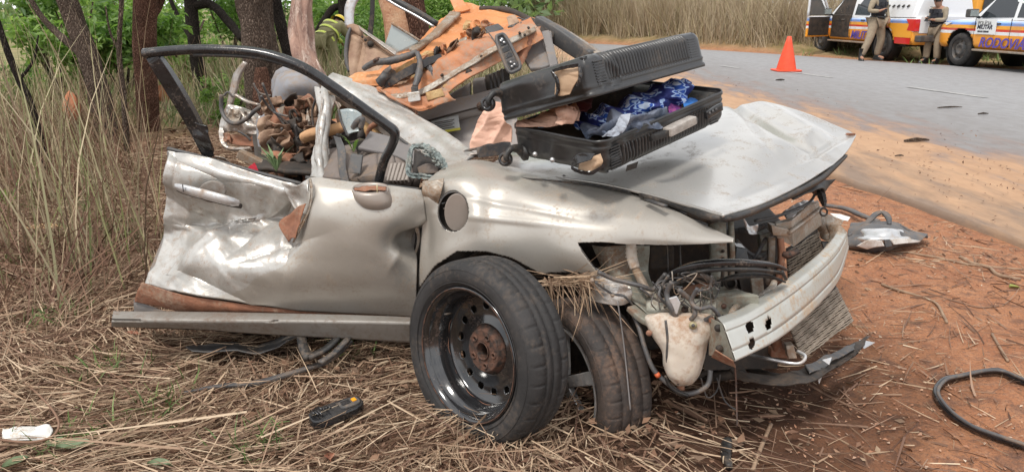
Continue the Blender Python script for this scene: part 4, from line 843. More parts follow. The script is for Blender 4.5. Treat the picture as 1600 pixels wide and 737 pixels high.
patch('red_coil_guard', [[(1060, 455, 2.55), (1100, 442, 2.55), (1120, 452, 2.5)], [(1070, 468, 2.5), (1100, 462, 2.48), (1118, 470, 2.45)]], M['rust_dirt'], CAR, 20, 16, crush(.01, 14, 5), .006)
# ---- front beam with holes
def beam():
    key = [(1129, 506, 2.17), (1165, 492, 2.235), (1205, 468, 2.33), (1245, 440, 2.47), (1280, 412, 2.63), (1306, 386, 2.81), (1321, 362, 3.0)]
    bot = [(1148, 563, 2.10), (1180, 548, 2.16), (1215, 529, 2.26), (1252, 500, 2.40), (1285, 468, 2.57), (1310, 435, 2.76), (1324, 388, 2.97)]
    back = [(u-8, v-9, Y+.05) for u, v, Y in key]; bb = [(u-6, v-2, Y+.05) for u, v, Y in bot]
    T = np.array([tuple(P(*q)) for q in key]); Bq = np.array([tuple(P(*q)) for q in bot]); rows = [[tuple(P(*q)) for q in back]]
    for t, o in ((0, 0), (.04, -.004), (.16, -.005), (.18, .0), (.21, .0), (.23, -.005), (.70, -.005), (.72, .0), (.75, .0), (.77, -.005), (.96, -.004), (1, 0)):
        rows.append([tuple(a*(1-t)+b*t+np.array([-.3*o, o, 0])) for a, b in zip(T, Bq)])
    rows.append([tuple(P(*q)) for q in bb])
    holes = [circ(1171, 511, 6.5, 9), circ(1200, 505, 5, 9.5, rot=.2), circ(1171, 548, 5.5, 10, rot=.4) if False else circ(1174, 537, 5, 9, rot=.3)]
    S = np.array(rows)
    # rows keep sharp folds: linear across, smooth along
    A = cr_np(np.swapaxes(S, 0, 1), 240); idxr = np.concatenate([np.linspace(i, i+1, 6, endpoint=False) for i in range(len(rows)-1)]+[[len(rows)-1]])
    i0 = np.minimum(idxr.astype(int), len(rows)-2); f = (idxr-i0)[None, :, None]; Gd = A[:, i0]*(1-f)+A[:, i0+1]*f; Gd = np.swapaxes(Gd, 0, 1)
    Gd[..., 1] += .003*crease(Gd, 6, 8)*(1-f[0])*.5
    nv, nu = Gd.shape[:2]; idx = np.arange(nv*nu).reshape(nv, nu); F = np.stack([idx[:-1, :-1], idx[:-1, 1:], idx[1:, 1:], idx[1:, :-1]], -1).reshape(-1, 4)
    c = Gd.reshape(-1, 3)[F].mean(1); u, v = PXn(c); mk = np.ones(len(F), bool)
    for h in holes: mk &= ~in_poly(u, v, h)
    o = obj('bumper_beam', mesh_np('bumper_beam', Gd.reshape(-1, 3), F[mk], M['beam'], False), CAR); s = o.modifiers.new('s', 'SOLIDIFY'); s.thickness = .003; s.offset = -1
    tab('beam_end_plate', [(1110, 497, 2.26), (1129, 506, 2.175), (1148, 563, 2.105), (1108, 555, 2.24)], M['green_metal'], (0, .008, 0), o)
    for (u, v) in ((1122, 512), (1124, 544)): MB().tube([P(u, v, 2.165 if v > 530 else 2.19), P(u, v, 2.25)], .012, n=14).build('end_hole', M['dark_void'], o)
    patch('beam_back', [[(1118, 500, 2.30), (1200, 462, 2.42), (1270, 412, 2.68), (1312, 366, 3.04)], [(1140, 555, 2.25), (1210, 520, 2.36), (1280, 465, 2.65), (1318, 392, 3.02)]], M['dark_void'], o, 30, 8, None, .004)
    patch('rust_stain_flap', [[(1118, 545, 2.12), (1146, 562, 2.10)], [(1112, 556, 2.16), (1150, 572, 2.12)]], M['rust_dirt'], o, 12, 10, crush(.006, 20, 3), .003)
    MB().tube([P(1140, 495, 2.25), P(1150, 480, 2.33), P(1165, 473, 2.35), P(1190, 462, 2.4), P(1205, 452, 2.42), P(1210, 440, 2.45)], [.01, .012, .01, .012, .014, .01], n=10).build('beam_bracket', M['torn_white'], o)
    patch('bent_beam_end', [[(1290, 350, 3.05), (1310, 352, 3.0), (1322, 362, 2.98)], [(1296, 372, 3.0), (1308, 368, 2.95), (1323, 380, 2.95)], [(1288, 392, 2.9), (1302, 392, 2.88), (1318, 392, 2.92)]], M['torn_white'], o, 26, 26, crush(.02, 14, 3), .004)
beam()
# ---- radiator stack
def finpack(name, q, nf, m, mf, th=.03):
    a, b, c, d = [P(*x) for x in q]      # tl, tr, br, bl
    o = MB().hexa([a, b, c, d], (.3*th, th, 0)).build(name, m, CAR)
    mb = MB()
    for i in range(nf):
        t = (i+.5)/nf; l = a.lerp(d, t); r = b.lerp(c, t); pts = []
        for k in range(25):
            s = k/24; p = l.lerp(r, s); p = p+Vector((0, -.006-.004*(k % 2), .0035*math.sin(i*1.7+k*.5)*.6)); pts.append(p)
        mb.tube(pts, .0028, n=4, sub=1, prof=rect(1.2, .7))
    mb.build('cooling_fins', mf, o, kind='stuff'); return o
finpack('radiator_core', [(1228, 392, 2.80), (1278, 360, 3.02), (1288, 408, 2.98), (1232, 450, 2.76)], 16, M['dark_void'], M['rad'])
finpack('condenser', [(1232, 508, 2.48), (1306, 447, 2.86), (1332, 500, 2.80), (1252, 560, 2.42)], 20, M['dark_void'], M['rad'])
tab('radiator_tank', [(1212, 350, 2.76), (1235, 345, 2.78), (1262, 322, 2.95), (1280, 316, 3.04), (1284, 352, 3.02), (1240, 386, 2.8), (1214, 372, 2.76)], M['alu'], (.01, .04, 0))
tab('radiator_cap_shelf', [(1205, 352, 2.74), (1232, 358, 2.74), (1236, 370, 2.735), (1208, 368, 2.735)], M['alu'], (0, .05, 0))
MB().tube([P(1232, 364, 2.735), P(1262, 342, 2.90), P(1284, 325, 3.03)], .008, prof=rect(1, .7), up=(0, 0, 1)).build('tank_rail', M['alu'], CAR)
patch('bent_top_plate', [[(1222, 335, 2.86), (1245, 318, 2.95), (1270, 310, 3.06)], [(1232, 346, 2.8), (1255, 330, 2.92), (1276, 318, 3.03)]], M['alloy'], CAR, 24, 16, crush(.02, 12, 2), .004)
MB().tube([P(1219, 372, 2.725), P(1221, 405, 2.70), P(1214, 445, 2.68)], .013, prof=rect(.8, .8), sub=3, up=(0, 1, 0)).build('rusty_post', M['rust_dirt'], CAR)
MB().tube([P(1205, 370, 2.78), P(1204, 410, 2.76), P(1198, 445, 2.74)], .015, prof=rect(.8, .8), sub=3, up=(0, 1, 0)).build('fan_shroud_post', M['alu'], CAR)
tab('shroud_block', [(1188, 368, 2.82), (1204, 362, 2.82), (1206, 392, 2.8), (1190, 392, 2.8)], M['green_metal'], (0, .05, 0))
MB().tube([P(1222, 396, 2.70), P(1232, 398, 2.70), P(1246, 392, 2.72)], [.010, .016, .012], n=10).build('core_valve', M['rust'], CAR)
patch('corner_bracket', [[(1275, 325, 3.1), (1296, 335, 3.1), (1318, 345, 3.1)], [(1276, 350, 3.08), (1295, 352, 3.05), (1310, 358, 3.05)], [(1283, 372, 3.05), (1292, 376, 3.02), (1300, 368, 3.02)]], M['torn_white'], CAR, 26, 26, crush(.015, 8, 5), .005)
patch('black_duct', [[(1282, 378, 3.0), (1300, 380, 3.0)], [(1290, 400, 2.95), (1303, 392, 2.95)]], M['black_plastic'], CAR, 8, 8, None, .01)
m = MB(); m.tube([P(1276, 290, 3.0), P(1282, 300, 2.98), P(1286, 312, 2.97), P(1288, 322, 2.96)], [.012, .018, .014, .008], n=8, wob=.5); m.tube([P(u, v, 2.955) for u, v in circ(1287, 331, 5.5, 6, 12)], .004, n=6, closed=True); m.build('hood_latch', M['black_plastic'], CAR)
MB().tube([P(1180, 345, 2.75), P(1220, 336, 2.82), P(1262, 318, 2.95), P(1275, 300, 3.0)], .006, n=6).build('latch_cable', M['dark_grey'], CAR)
MB().tube([P(1268, 296, 3.0), P(1278, 303, 2.99)], .012, n=8, wob=.6).build('broken_latch', M['rust'], CAR)
# vertical carrier columns behind
MB().tube([P(1120, 345, 2.75), P(1122, 400, 2.7), P(1123, 440, 2.66)], .033, prof=rect(.9, .5), sub=3, up=(0, 1, 0)).build('carrier_column', M['green_metal'], CAR)
MB().tube([P(1142, 345, 2.74), P(1144, 400, 2.7), P(1142, 445, 2.66)], .009, prof=rect(1, 1), sub=3, up=(0, 1, 0)).build('carrier_edge', M['green_metal'], CAR)
for v in (392, 404): MB().tube([P(1130, v, 2.675), P(1130, v, 2.70)], .006, n=10).build('column_hole', M['dark_void'], CAR)
patch('crumpled_foil', [[(1160, 338, 2.72), (1172, 352, 2.72), (1182, 350, 2.74)], [(1164, 358, 2.72), (1172, 366, 2.71), (1184, 366, 2.73)]], M['alloy'], CAR, 18, 14, crush(.02, 20, 5), .002)
tab('black_air_duct', [(1150, 385, 2.72), (1166, 388, 2.71), (1172, 412, 2.70), (1148, 412, 2.70)], M['black_gloss'], (0, .06, 0))
for (a, b) in (((1150, 375), (1195, 405)), ((1165, 420), (1200, 395)), ((1155, 360), (1192, 352)), ((1170, 410), (1196, 372))):
    MB().tube([P(a[0], a[1], 2.8), P((a[0]+b[0])/2, (a[1]+b[1])/2+6, 2.78), P(b[0], b[1], 2.82)], .008, n=8).build('coolant_hose', M['hose'], CAR)
tab('battery_tray', [(1150, 415, 2.72), (1215, 405, 2.80), (1215, 448, 2.75), (1160, 458, 2.66)], M['dark_void'], (0, .1, 0))
tab('subframe_leg', [(1172, 430, 2.66), (1192, 428, 2.66), (1196, 470, 2.6), (1178, 474, 2.6)], M['green_metal'], (0, .02, 0))
for u in (1042, 1062): MB().tube([P(u, 384, 2.7), P(u+2, 430, 2.66)], .004, n=6).build('support_rod', M['dark_grey'], CAR)
tab('relay_box', [(1012, 384, 2.72), (1054, 384, 2.72), (1054, 420, 2.7), (1014, 424, 2.7)], M['dark_void'], (0, .1, 0), bev=.01)
# black arched headlamp mount
MB().tube([P(1045, 440, 2.38), P(1053, 425, 2.36), P(1080, 415, 2.33), P(1120, 410, 2.31), P(1165, 410, 2.32), P(1205, 413, 2.36), P(1227, 421, 2.40)], [.010, .014, .015, .015, .015, .013, .009], prof=rect(1.1, .55), sub=6, up=(0, 0, 1)).build('headlamp_mount', M['black_gloss'], CAR, bevel=.003)
MB().tube([P(1060, 428, 2.345), P(1120, 421, 2.30), P(1180, 421, 2.31), P(1222, 426, 2.38)], .006, prof=rect(1, 1), sub=5, up=(0, 0, 1)).build('mount_flange', M['black_plastic'], CAR)
MB().tube([P(1120, 440, 2.38), P(1150, 432, 2.36), P(1195, 430, 2.38), P(1226, 440, 2.42)], [.008, .012, .012, .006], prof=rect(1, .5), sub=6, up=(0, 0, 1)).build('headlamp_mount_lower', M['black_plastic'], CAR)
for (a, b) in (((1060, 424), (1064, 448)), ((1130, 414), (1128, 446)), ((1222, 424), (1228, 436))): MB().tube([P(a[0], a[1], 2.34), P(b[0], b[1], 2.38)], .006, n=6).build('mount_strut', M['black_plastic'], CAR)
# wiring loops
W = [([(935, 425), (960, 436), (1000, 446), (1020, 452), (1030, 440), (1040, 428)], 2.40, .008), ([(1025, 452), (1060, 440), (1090, 430), (1110, 436), (1120, 445)], 2.36, .009),
     ([(1050, 440), (1042, 458), (1048, 480), (1060, 497), (1082, 497), (1100, 500), (1112, 495)], 2.28, .009), ([(1060, 452), (1080, 470), (1086, 490), (1078, 500)], 2.26, .008),
     ([(1090, 450), (1080, 470), (1092, 482), (1112, 480), (1128, 500)], 2.25, .007), ([(1112, 430), (1108, 450), (1090, 455), (1082, 468)], 2.30, .004),
     ([(1000, 450), (1030, 470), (1055, 470), (1075, 480)], 2.34, .004), ([(930, 440), (955, 458), (975, 462), (990, 478)], 2.42, .004), ([(1045, 430), (1035, 445), (1030, 462), (1044, 478)], 2.32, .005)]
for pts, Y, r in W: MB().tube([P(u, v, Y+.012*math.sin(i*2.1)) for i, (u, v) in enumerate(pts)], r, n=8, sub=6).build('wiring_loom', M['hose'], CAR)
for _ in range(16):
    a = (random.uniform(1030, 1110), random.uniform(430, 490)); pts = [P(a[0]+random.uniform(-22, 22), a[1]+random.uniform(-20, 20), 2.32+random.uniform(-.04, .04)) for _ in range(4)]
    MB().tube(pts, .0022, n=5, sub=5).build('thin_wire', M['hose'] if random.random() < .7 else M['torn_white'], CAR)
tab('lamp_bracket', [(1045, 466, 2.27), (1058, 462, 2.27), (1064, 474, 2.265), (1058, 492, 2.26), (1048, 486, 2.27)], M['alloy'], (0, .008, 0))
MB().tube([P(1083, 508, 2.235), P(1083, 508, 2.25)], .013, n=18).build('bulb_connector', M['yellow_metal'], CAR)
MB().tube([P(1083, 508, 2.228), P(1083, 508, 2.236)], .006, n=10).build('connector_core', M['dark_grey'], CAR)
V, F = lathe([(0, 0), (.02, 0), (.022, .03), (.015, .035)], 14, frame_basis((0, -1, .2)), P(1138, 440, 2.44)); MB().add(V, F, True).build('horn', M['dark_void'], CAR)
# ---- washer tank
def tank():
    rings = [(488, 1008, 1118, .03), (498, 1006, 1117, .05), (515, 1012, 1118, .055), (528, 1020, 1110, .06), (545, 1034, 1103, .058), (562, 1036, 1100, .055), (580, 1038, 1095, .05), (594, 1045, 1088, .042), (603, 1058, 1078, .025)]
    V = []; n = 28
    for v, l, r, dp in rings:
        cu = (l+r)/2; ru = (r-l)/2; Y = 2.31-.0006*(v-488)
        for i in range(n):
            a = 2*math.pi*i/n; ca, sa = math.cos(a), math.sin(a); e = .72
            x = math.copysign(abs(ca)**e, ca); y = math.copysign(abs(sa)**e, sa); p = P(cu+ru*x, v+2*math.sin(i*1.3), Y+dp*y)
            V.append(p)
    k = len(rings); F = [(j*n+i, j*n+(i+1) % n, (j+1)*n+(i+1) % n, (j+1)*n+i) for j in range(k-1) for i in range(n)]+[tuple(range(n))[::-1], tuple(range((k-1)*n, k*n))]
    o = MB().add(V, F, True).build('washer_tank', M['tank'], CAR); s = o.modifiers.new('s', 'SUBSURF'); s.levels = s.render_levels = 2
    d = o.modifiers.new('d', 'DISPLACE'); tx = bpy.data.textures.new('dent', 'CLOUDS'); tx.noise_scale = .06; d.texture = tx; d.strength = .012; d.mid_level = .5
    V, F = lathe([(0, -.012), (.016, -.012), (.019, .0), (.019, .03), (0, .03)], 16, Matrix.Rotation(0.1, 3, 'Y'), P(1052, 572, 2.235)); MB().add(V, F, True).build('washer_pump', M['tank'], o)
    MB().tube([P(1063, 601, 2.27), P(1064, 608, 2.27)], .013, n=10).build('drain_boss', M['rust_dirt'], o)
    MB().tube([P(1040, 500, 2.245), P(1043, 530, 2.23), P(1042, 560, 2.225), P(1046, 585, 2.225), P(1060, 600, 2.23)], .004, n=6).build('tank_hose', M['dark_grey'], o)
    for (u, v) in ((1112, 500), (1014, 520)): MB().tube([P(u, v, 2.255), P(u, v, 2.27)], .010, n=10).build('tank_clip', M['rust_dirt'], o)
tank()
MB().tube([P(985, 480, 2.42), P(998, 510, 2.36), P(1008, 545, 2.31), P(1022, 578, 2.28), P(1045, 600, 2.26), P(1065, 614, 2.25), P(1088, 612, 2.25), P(1106, 600, 2.26), P(1110, 578, 2.28)], .0085, n=8).build('drain_hose', M['hose'], CAR)
MB().tube([P(1040, 586, 2.25), P(1050, 606, 2.245), P(1075, 618, 2.24)], .006, n=8).build('drain_hose', M['black_plastic'], CAR)
MB().tube([P(1026, 583, 2.268), P(1029, 588, 2.266)], .0095, n=8).build('hose_clip', mat('orange_clip', (.6, .12, .04), rough=.5), CAR)
# ---- under parts
MB().hexa([P(1100, 555, 2.45), P(1215, 530, 2.55), P(1215, 575, 2.5), P(1100, 578, 2.42)], (.1, .5, 0)).build('lower_crossmember', M['dark_void'], CAR)
patch('splash_shield', [[(1140, 575, 2.35), (1180, 582, 2.33), (1230, 585, 2.35), (1290, 560, 2.55), (1355, 525, 2.75)], [(1150, 590, 2.3), (1185, 592, 2.28), (1235, 596, 2.28), (1290, 578, 2.45), (1350, 540, 2.68)], [(1165, 596, 2.28), (1190, 598, 2.26), (1235, 600, 2.25), (1275, 595, 2.35), (1340, 552, 2.6)]], M['dark_void'], CAR, 70, 24, crush(.022, 7, 3), .006)
patch('torn_undertray', [[(1255, 575, 2.42), (1290, 558, 2.52), (1330, 538, 2.66), (1358, 524, 2.8)], [(1262, 590, 2.36), (1292, 572, 2.46), (1325, 552, 2.58), (1352, 536, 2.74)]], M['dark_grey'], CAR, 50, 16, crush(.03, 9, 8), .005)
for q in ([(1342, 530, 2.72), (1368, 535, 2.74), (1350, 545, 2.7)], [(1275, 575, 2.42), (1280, 600, 2.4), (1290, 575, 2.45)], [(1285, 562, 2.43), (1300, 558, 2.45), (1296, 570, 2.42)]): tab('torn_tab', q, M['alloy'], (0, .004, 0))
MB().tube([P(1140, 545, 2.5), P(1180, 556, 2.42), P(1200, 560, 2.36), P(1235, 567, 2.33), P(1252, 566, 2.32), P(1258, 556, 2.34), P(1246, 548, 2.37)], .006, n=8).build('bent_pipe', M['alloy'], CAR)
tab('condenser_foot', [(1228, 540, 2.42), (1240, 538, 2.42), (1246, 560, 2.4), (1232, 560, 2.4)], M['alu'], (0, .03, 0))
MB().tube([P(1212, 520, 2.55), P(1214, 550, 2.5)], .014, prof=rect(1, 1), up=(0, 1, 0)).build('rusty_post', M['rust_dirt'], CAR)
tab('rusty_block', [(1205, 545, 2.5), (1235, 545, 2.5), (1235, 560, 2.48), (1205, 558, 2.48)], M['rust_dirt'], (0, .06, 0))
MB().tube([P(1148, 566, 2.2), P(1150, 600, 2.18), P(1151, 640, 2.12), P(1152, 665, 2.08)], .003, n=5).build('hanging_wire', M['rust'], CAR)
for (a, b, r) in (((1090, 585), (1160, 580), .02), ((1170, 575), (1240, 590), .014), ((1030, 600), (1120, 575), .012)):
    MB().tube([P(a[0], a[1], 2.7), P((a[0]+b[0])/2, (a[1]+b[1])/2+4, 2.6), P(b[0], b[1], 2.65)], r, n=8, wob=.3).build('suspension_arm', M['dark_void'], CAR)
for pts in ([(1095, 590), (1105, 620), (1120, 610), (1125, 585)], [(1120, 590), (1132, 625), (1150, 640)]): MB().tube([P(u, v, 2.35) for u, v in pts], .003, n=5).build('thin_wire', M['hose'], CAR)
MB().tube([P(965, 470, 2.40), P(975, 540, 2.36), P(985, 640, 2.25)], .003, n=5).build('brake_cable', M['grey_plastic'], CAR)

# ---- wheels
def wheel_parts(root, c, n, R, Wd, rubber, steel=True, seg=384, spoke=False, rin=None):
    rot = frame_basis(n); c = Vector(c); rin = rin or R*.70; h = Wd/2
    prof = [(rin+.004, h-.012), (rin+.010, h-.002), (rin+.022, h+.006), (R*.80, h+.012), (R*.90, h+.010), (R*.955, h+.0), (R*.985, h-.014), (R*.995, h-.028), (R*.997, h-.045), (R*.985, h-.046), (R*.985, h-.052), (R*.998, h-.053),
            (R, .010), (R*.985, .009), (R*.985, .002), (R, .001), (R*.998, -h+.053), (R*.985, -h+.052), (R*.985, -h+.046), (R*.997, -h+.045), (R*.995, -h+.028), (R*.985, -h+.014), (R*.955, -h), (R*.88, -h-.01), (rin+.01, -h+.004), (rin+.004, -h+.012)]
    def mod(i, k, r, z):
        if i % 12 == 0 and k in (6, 7, 8, 18, 19, 20): r -= .006
        if i % 12 == 6 and k in (8, 9, 16, 17): r -= .003
        if k in (3,): z += .0015*math.sin(i*.2)
        return r, z
    V, F = lathe(prof, seg, rot, c, mod); ty = MB().add(V, F, True).build('tyre', rubber, root)
    for q in ty.data.polygons: q.use_smooth = True
    MB().add(*lathe([(R*.775+.0015*math.cos(a), h+.0115+.0015*math.sin(a)) for a in np.linspace(0, 2*math.pi, 7)[:-1]], 96, rot, c, closed=True), True).build('sidewall_ring', rubber, ty)
    MB().add(*lathe([(R*.905+.0015*math.cos(a), h+.0095+.0015*math.sin(a)) for a in np.linspace(0, 2*math.pi, 7)[:-1]], 96, rot, c, closed=True), True).build('sidewall_ring', rubber, ty)
    return rot, c, h, rin
def steel_wheel(root, c, n, R, Wd):
    rot, c, h, rin = wheel_parts(root, c, n, R, Wd, M['rubber'])
    base = [(rin+.006, h-.004), (rin+.008, h+.002), (rin+.002, h+.004), (rin-.006, h-.004), (rin-.012, h-.014), (rin-.014, h-.026), (rin-.022, h-.034), (rin-.030, h-.044), (rin-.032, h-.085), (rin-.034, -.008), (rin-.038, -.016)]
    disc = [(r, z) for r, z in zip(np.linspace(rin-.038, .088, 24), [-.016-.012*math.sin(math.pi*t)-.002*t for t in np.linspace(0, 1, 24)])]
    hubp = [(.088, -.018), (.080, -.012), (.075, .004), (.072, .007)]+[(r, .007) for r in np.linspace(.070, .030, 10)]+[(.028, .004), (.027, -.05)]
    rh = (rin-.038+.094)/2+.010
    def cut(v):
        a = math.atan2(v.y, v.x); r = math.hypot(v.x, v.y)
        k = round(a/(2*math.pi/14)); da = a-k*2*math.pi/14
        return v.z < 0 and ((da*rh/.0135)**2+((r-rh)/.0125)**2) < 1 and v.z > -.05
    V, F = lathe(base+disc[1:], 280, rot, c, cut=None if False else cut); rim = MB().add(V, F, True).build('rim', M['rim'], root); s = rim.modifiers.new('s', 'SOLIDIFY'); s.thickness = .003; s.offset = 0
    def cut2(v):
        if v.z < 0: return False
        a = math.atan2(v.y, v.x); r = math.hypot(v.x, v.y); k = round(a/(2*math.pi/5)); da = a-k*2*math.pi/5
        return ((da*.053/.0062)**2+((r-.053)/.0062)**2) < 1
    V, F = lathe(hubp, 220, rot, c, cut=cut2); hub = MB().add(V, F, True).build('hub', M['rust'], root); s = hub.modifiers.new('s', 'SOLIDIFY'); s.thickness = .003
    for k in range(5):
        a = 2*math.pi*k/5; cc = c+rot @ Vector((.053*math.cos(a), .053*math.sin(a), .009))
        V, F = lathe([(.0065, -.006), (.0065, .001), (.009, .003), (.012, .001), (.013, -.001)], 16, rot, cc); MB().add(V, F, True).build('lug_seat', M['rust'], hub)
    V, F = lathe([(.030, .008), (.032, .012), (.029, .013), (.027, .008)], 40, rot, c); MB().add(V, F, True).build('centre_bore', M['rust'], hub)
    V, F = lathe([(rin-.03, -h+.02), (.05, -h+.03), (0, -h+.03)], 40, rot, c); MB().add(V, F, True).build('backing', M['dark_void'], root)
    V, F = lathe([(rin+.004, h+.004), (rin+.005, h+.0065), (rin+.002, h+.007), (rin, h+.004)], 120, rot, c, closed=True); MB().add(V, F, True).build('rim_lip', M['rust'], rim)
    V, F = lathe([(rin-.0285, -.004), (rin-.031, -.0005), (rin-.0345, -.004)], 120, rot, c, mod=lambda i, k, r, z: (r, z+.0025*math.sin(i*.7)+.002*math.sin(i*.23))); MB().add(V, F, True).build('weld_line', M['rust_dirt'], rim)
    MB().tube([c+rot @ Vector((-.14, .10, h-.05)), c+rot @ Vector((-.145, .10, h-.02))], .004, n=6).build('valve_stem', M['black_plastic'], rim)
LW = thing('loose_wheel', 'loose spare wheel with black steel rim, leaning upright against the silver fender', 'wheel', (-.08, 2.36, 0))
NW = Vector((-.70, -.70, .10)).normalized()
steel_wheel(LW, P(757, 547, 2.385), NW, .323, .168)
FW = thing('tmp', 'x', 'x'); bpy.data.objects.remove(FW)
FW = MB().tube([P(905, 560, 2.75), P(905, 560, 2.76)], .05).build('front_wheel', M['dark_void'], CAR)
n2 = Vector((-.86, -.50, .02)).normalized()
c2 = P(908, 590, 2.57); rot, cc, h, rin = wheel_parts(FW, c2, n2, .308, .185, M['rubber2'])
V, F = lathe([(rin+.006, h), (rin, h+.004), (rin-.01, h-.01), (rin-.016, h-.05), (rin-.018, -.06)], 80, rot, cc); al = MB().add(V, F, True).build('alloy_rim', M['alloy'], FW)
for k in range(5):
    a = 2*math.pi*k/5+.5; ca, sa = math.cos(a), math.sin(a); tn = Vector((-sa, ca, 0)); rd = Vector((ca, sa, 0))
    q = [cc+rot @ (rd*.03+tn*.02+Vector((0, 0, h-.012))), cc+rot @ (rd*.03-tn*.02+Vector((0, 0, h-.012))), cc+rot @ (rd*(rin-.005)-tn*.026+Vector((0, 0, h-.016))), cc+rot @ (rd*(rin-.005)+tn*.026+Vector((0, 0, h-.016)))]
    MB().hexa(q, -(rot @ Vector((0, 0, .025)))).build('spoke', M['alloy'], FW, bevel=.003)
V, F = lathe([(rin-.02, -.05), (0, -.05)], 40, rot, cc); MB().add(V, F, True).build('brake_disc', M['dark_void'], FW)
V, F = lathe([(.04, h-.01), (.03, h-.004), (0, h-.004)], 24, rot, cc); MB().add(V, F, True).build('hub_cap', M['dark_grey'], FW)

# straw caught in the arch
stw = M['straw']; cb = P(895, 437, 2.44); bs, dr, ln = [], [], []
for i in range(150):
    p = P(850+random.random()*75, 430+random.random()*14, 2.46+random.random()*.06)
    if i < 75: d = Vector((random.uniform(-.1, .9), random.uniform(-.5, .1), random.uniform(-1.4, -.3)))
    else: d = Vector((random.uniform(.4, 1), random.uniform(-.4, .2), random.uniform(-.2, .35)))*random.choice((1, 1, -1))
    bs.append(p); dr.append(d); ln.append(random.uniform(.05, .24))
so = strands('straw_wisp', np.array(bs, float), np.array(dr, float), np.array(ln), np.full(150, .004), stw, .15, 3)
tag(so, 'wisp of dry straw caught in the torn wheel arch above the front wheel', 'straw')
# =================================================================== CABIN, ROOF AND TORN REAR OF THE CAR
# windscreen pillar
patch('windscreen_pillar', [[(520, 118, 3.75), (560, 128, 3.7), (610, 152, 3.6), (655, 182, 3.45), (700, 210, 3.32), (742, 243, 3.12)], [(508, 130, 3.68), (552, 146, 3.62), (600, 175, 3.5), (645, 207, 3.36), (688, 238, 3.2), (725, 258, 3.02)], [(503, 141, 3.66), (548, 158, 3.6), (592, 190, 3.47), (636, 222, 3.33), (672, 252, 3.16), (700, 272, 2.98)]], M['paint_scratched'], CAR, 130, 40, crush(.018, 6, 3, .003), .012)
patch('pillar_inner_flange', [[(508, 140, 3.64), (548, 160, 3.57), (592, 192, 3.44), (636, 225, 3.3), (690, 262, 3.05)], [(512, 147, 3.66), (545, 168, 3.6), (588, 200, 3.47), (630, 232, 3.33), (682, 268, 3.08)]], M['silver_trim'], CAR, 90, 14, crush(.006, 12, 3), .006)
MB().tube([P(545, 152, 3.55), P(600, 195, 3.4), P(650, 236, 3.22), P(693, 266, 3.0)], .006, n=6).build('pillar_seal', M['dark_grey'], CAR)
# centre pillar, crumpled
patch('centre_pillar', [[(496, 138, 3.62), (508, 142, 3.58), (522, 150, 3.62)], [(499, 170, 3.52), (507, 172, 3.47), (516, 172, 3.52)], [(494, 215, 3.42), (502, 215, 3.37), (513, 215, 3.42)], [(491, 250, 3.32), (500, 250, 3.27), (512, 250, 3.32)], [(489, 286, 3.22), (502, 287, 3.17), (519, 288, 3.22)]], M['paint_scratched'], CAR, 40, 110, lambda S, u, v: .03*crease(S, 6, 9)+.004*np.sin(u*.75+2*np.sin(v*.06)), .008)
MB().tube([P(500, 145, 3.56), P(523, 147, 3.56), P(545, 158, 3.54), P(560, 166, 3.5)], [.007, .009, .009, .006], n=8, wob=.4).build('pillar_hoop', M['torn_white'], CAR)
MB().tube([P(514, 150, 3.6), P(511, 200, 3.5), P(514, 240, 3.4), P(520, 288, 3.28)], [.004, .005, .004, .005], n=8, wob=.5).build('pillar_inner_edge', M['silver_trim'], CAR)
MB().tube([P(504, 152, 3.50), P(500, 200, 3.40), P(497, 250, 3.27), P(497, 286, 3.17)], [.004, .006, .004, .005], n=6, wob=.5).build('pillar_crease', M['silver_trim'], CAR)
# quarter window with shattered crust
MB().tube([P(644, 232, 3.02), P(640, 252, 2.99), P(640, 272, 2.96), P(660, 275, 2.95), P(682, 277, 2.94), P(694, 266, 2.96), P(690, 255, 2.98), P(676, 240, 3.0), P(664, 230, 3.02), P(652, 229, 3.03)], [.009, .011, .010, .012, .010, .011, .016, .018, .012, .010], n=10, closed=True, wob=.7).build('quarter_window_frame', M['shattered'], CAR)
for i in range(40):
    t = random.random(); p = P(664, 232, 3.0).lerp(P(692, 260, 2.95), t)+Vector((random.uniform(-.012, .012), -.012, random.uniform(-.012, .012))); MB().box(p, (.008, .006, .007), Matrix.Rotation(random.random()*3, 3, (1, 1, .3))).build('glass_crumb', M['shattered'], CAR)
patch('dash_side', [[(648, 236, 3.12), (690, 262, 3.08)], [(648, 276, 3.05), (692, 278, 3.0)]], M['dark_void'], CAR, 8, 8, None, .02)
patch('brown_fold', [[(652, 262, 3.03), (670, 256, 3.02), (686, 262, 3.0)], [(655, 270, 3.02), (670, 272, 3.0), (686, 270, 3.0)]], M['seat'], CAR, 16, 10, crush(.01, 9, 2), .004)
# interior: back wall, floor, seats
patch('cabin_floor', [[(395, 215, 4.3), (500, 205, 4.3), (600, 200, 4.2), (740, 170, 4.1)], [(400, 265, 3.4), (500, 275, 3.35), (600, 280, 3.3), (700, 275, 3.2)]], M['dark_void'], CAR, 50, 30, crush(.04, 4, 7), .02)
patch('front_seat', [[(520, 248, 3.5), (545, 243, 3.5), (560, 240, 3.48)], [(505, 270, 3.35), (535, 262, 3.3), (560, 265, 3.3)], [(505, 292, 3.2), (530, 294, 3.16), (560, 294, 3.18)]], M['seat'], CAR, 30, 30, crush(.01, 4, 2), .05)
patch('front_seat', [[(573, 252, 3.5), (590, 240, 3.5), (625, 238, 3.48), (650, 255, 3.4)], [(560, 275, 3.32), (585, 258, 3.28), (620, 258, 3.26), (650, 270, 3.25)], [(556, 295, 3.15), (585, 292, 3.08), (625, 294, 3.06), (655, 294, 3.1)]], M['seat'], CAR, 50, 40, lambda S, u, v: .01*crease(S, 3, 2)+.003*(np.abs(((u-560)/23) % 1-.5) < .05), .05)
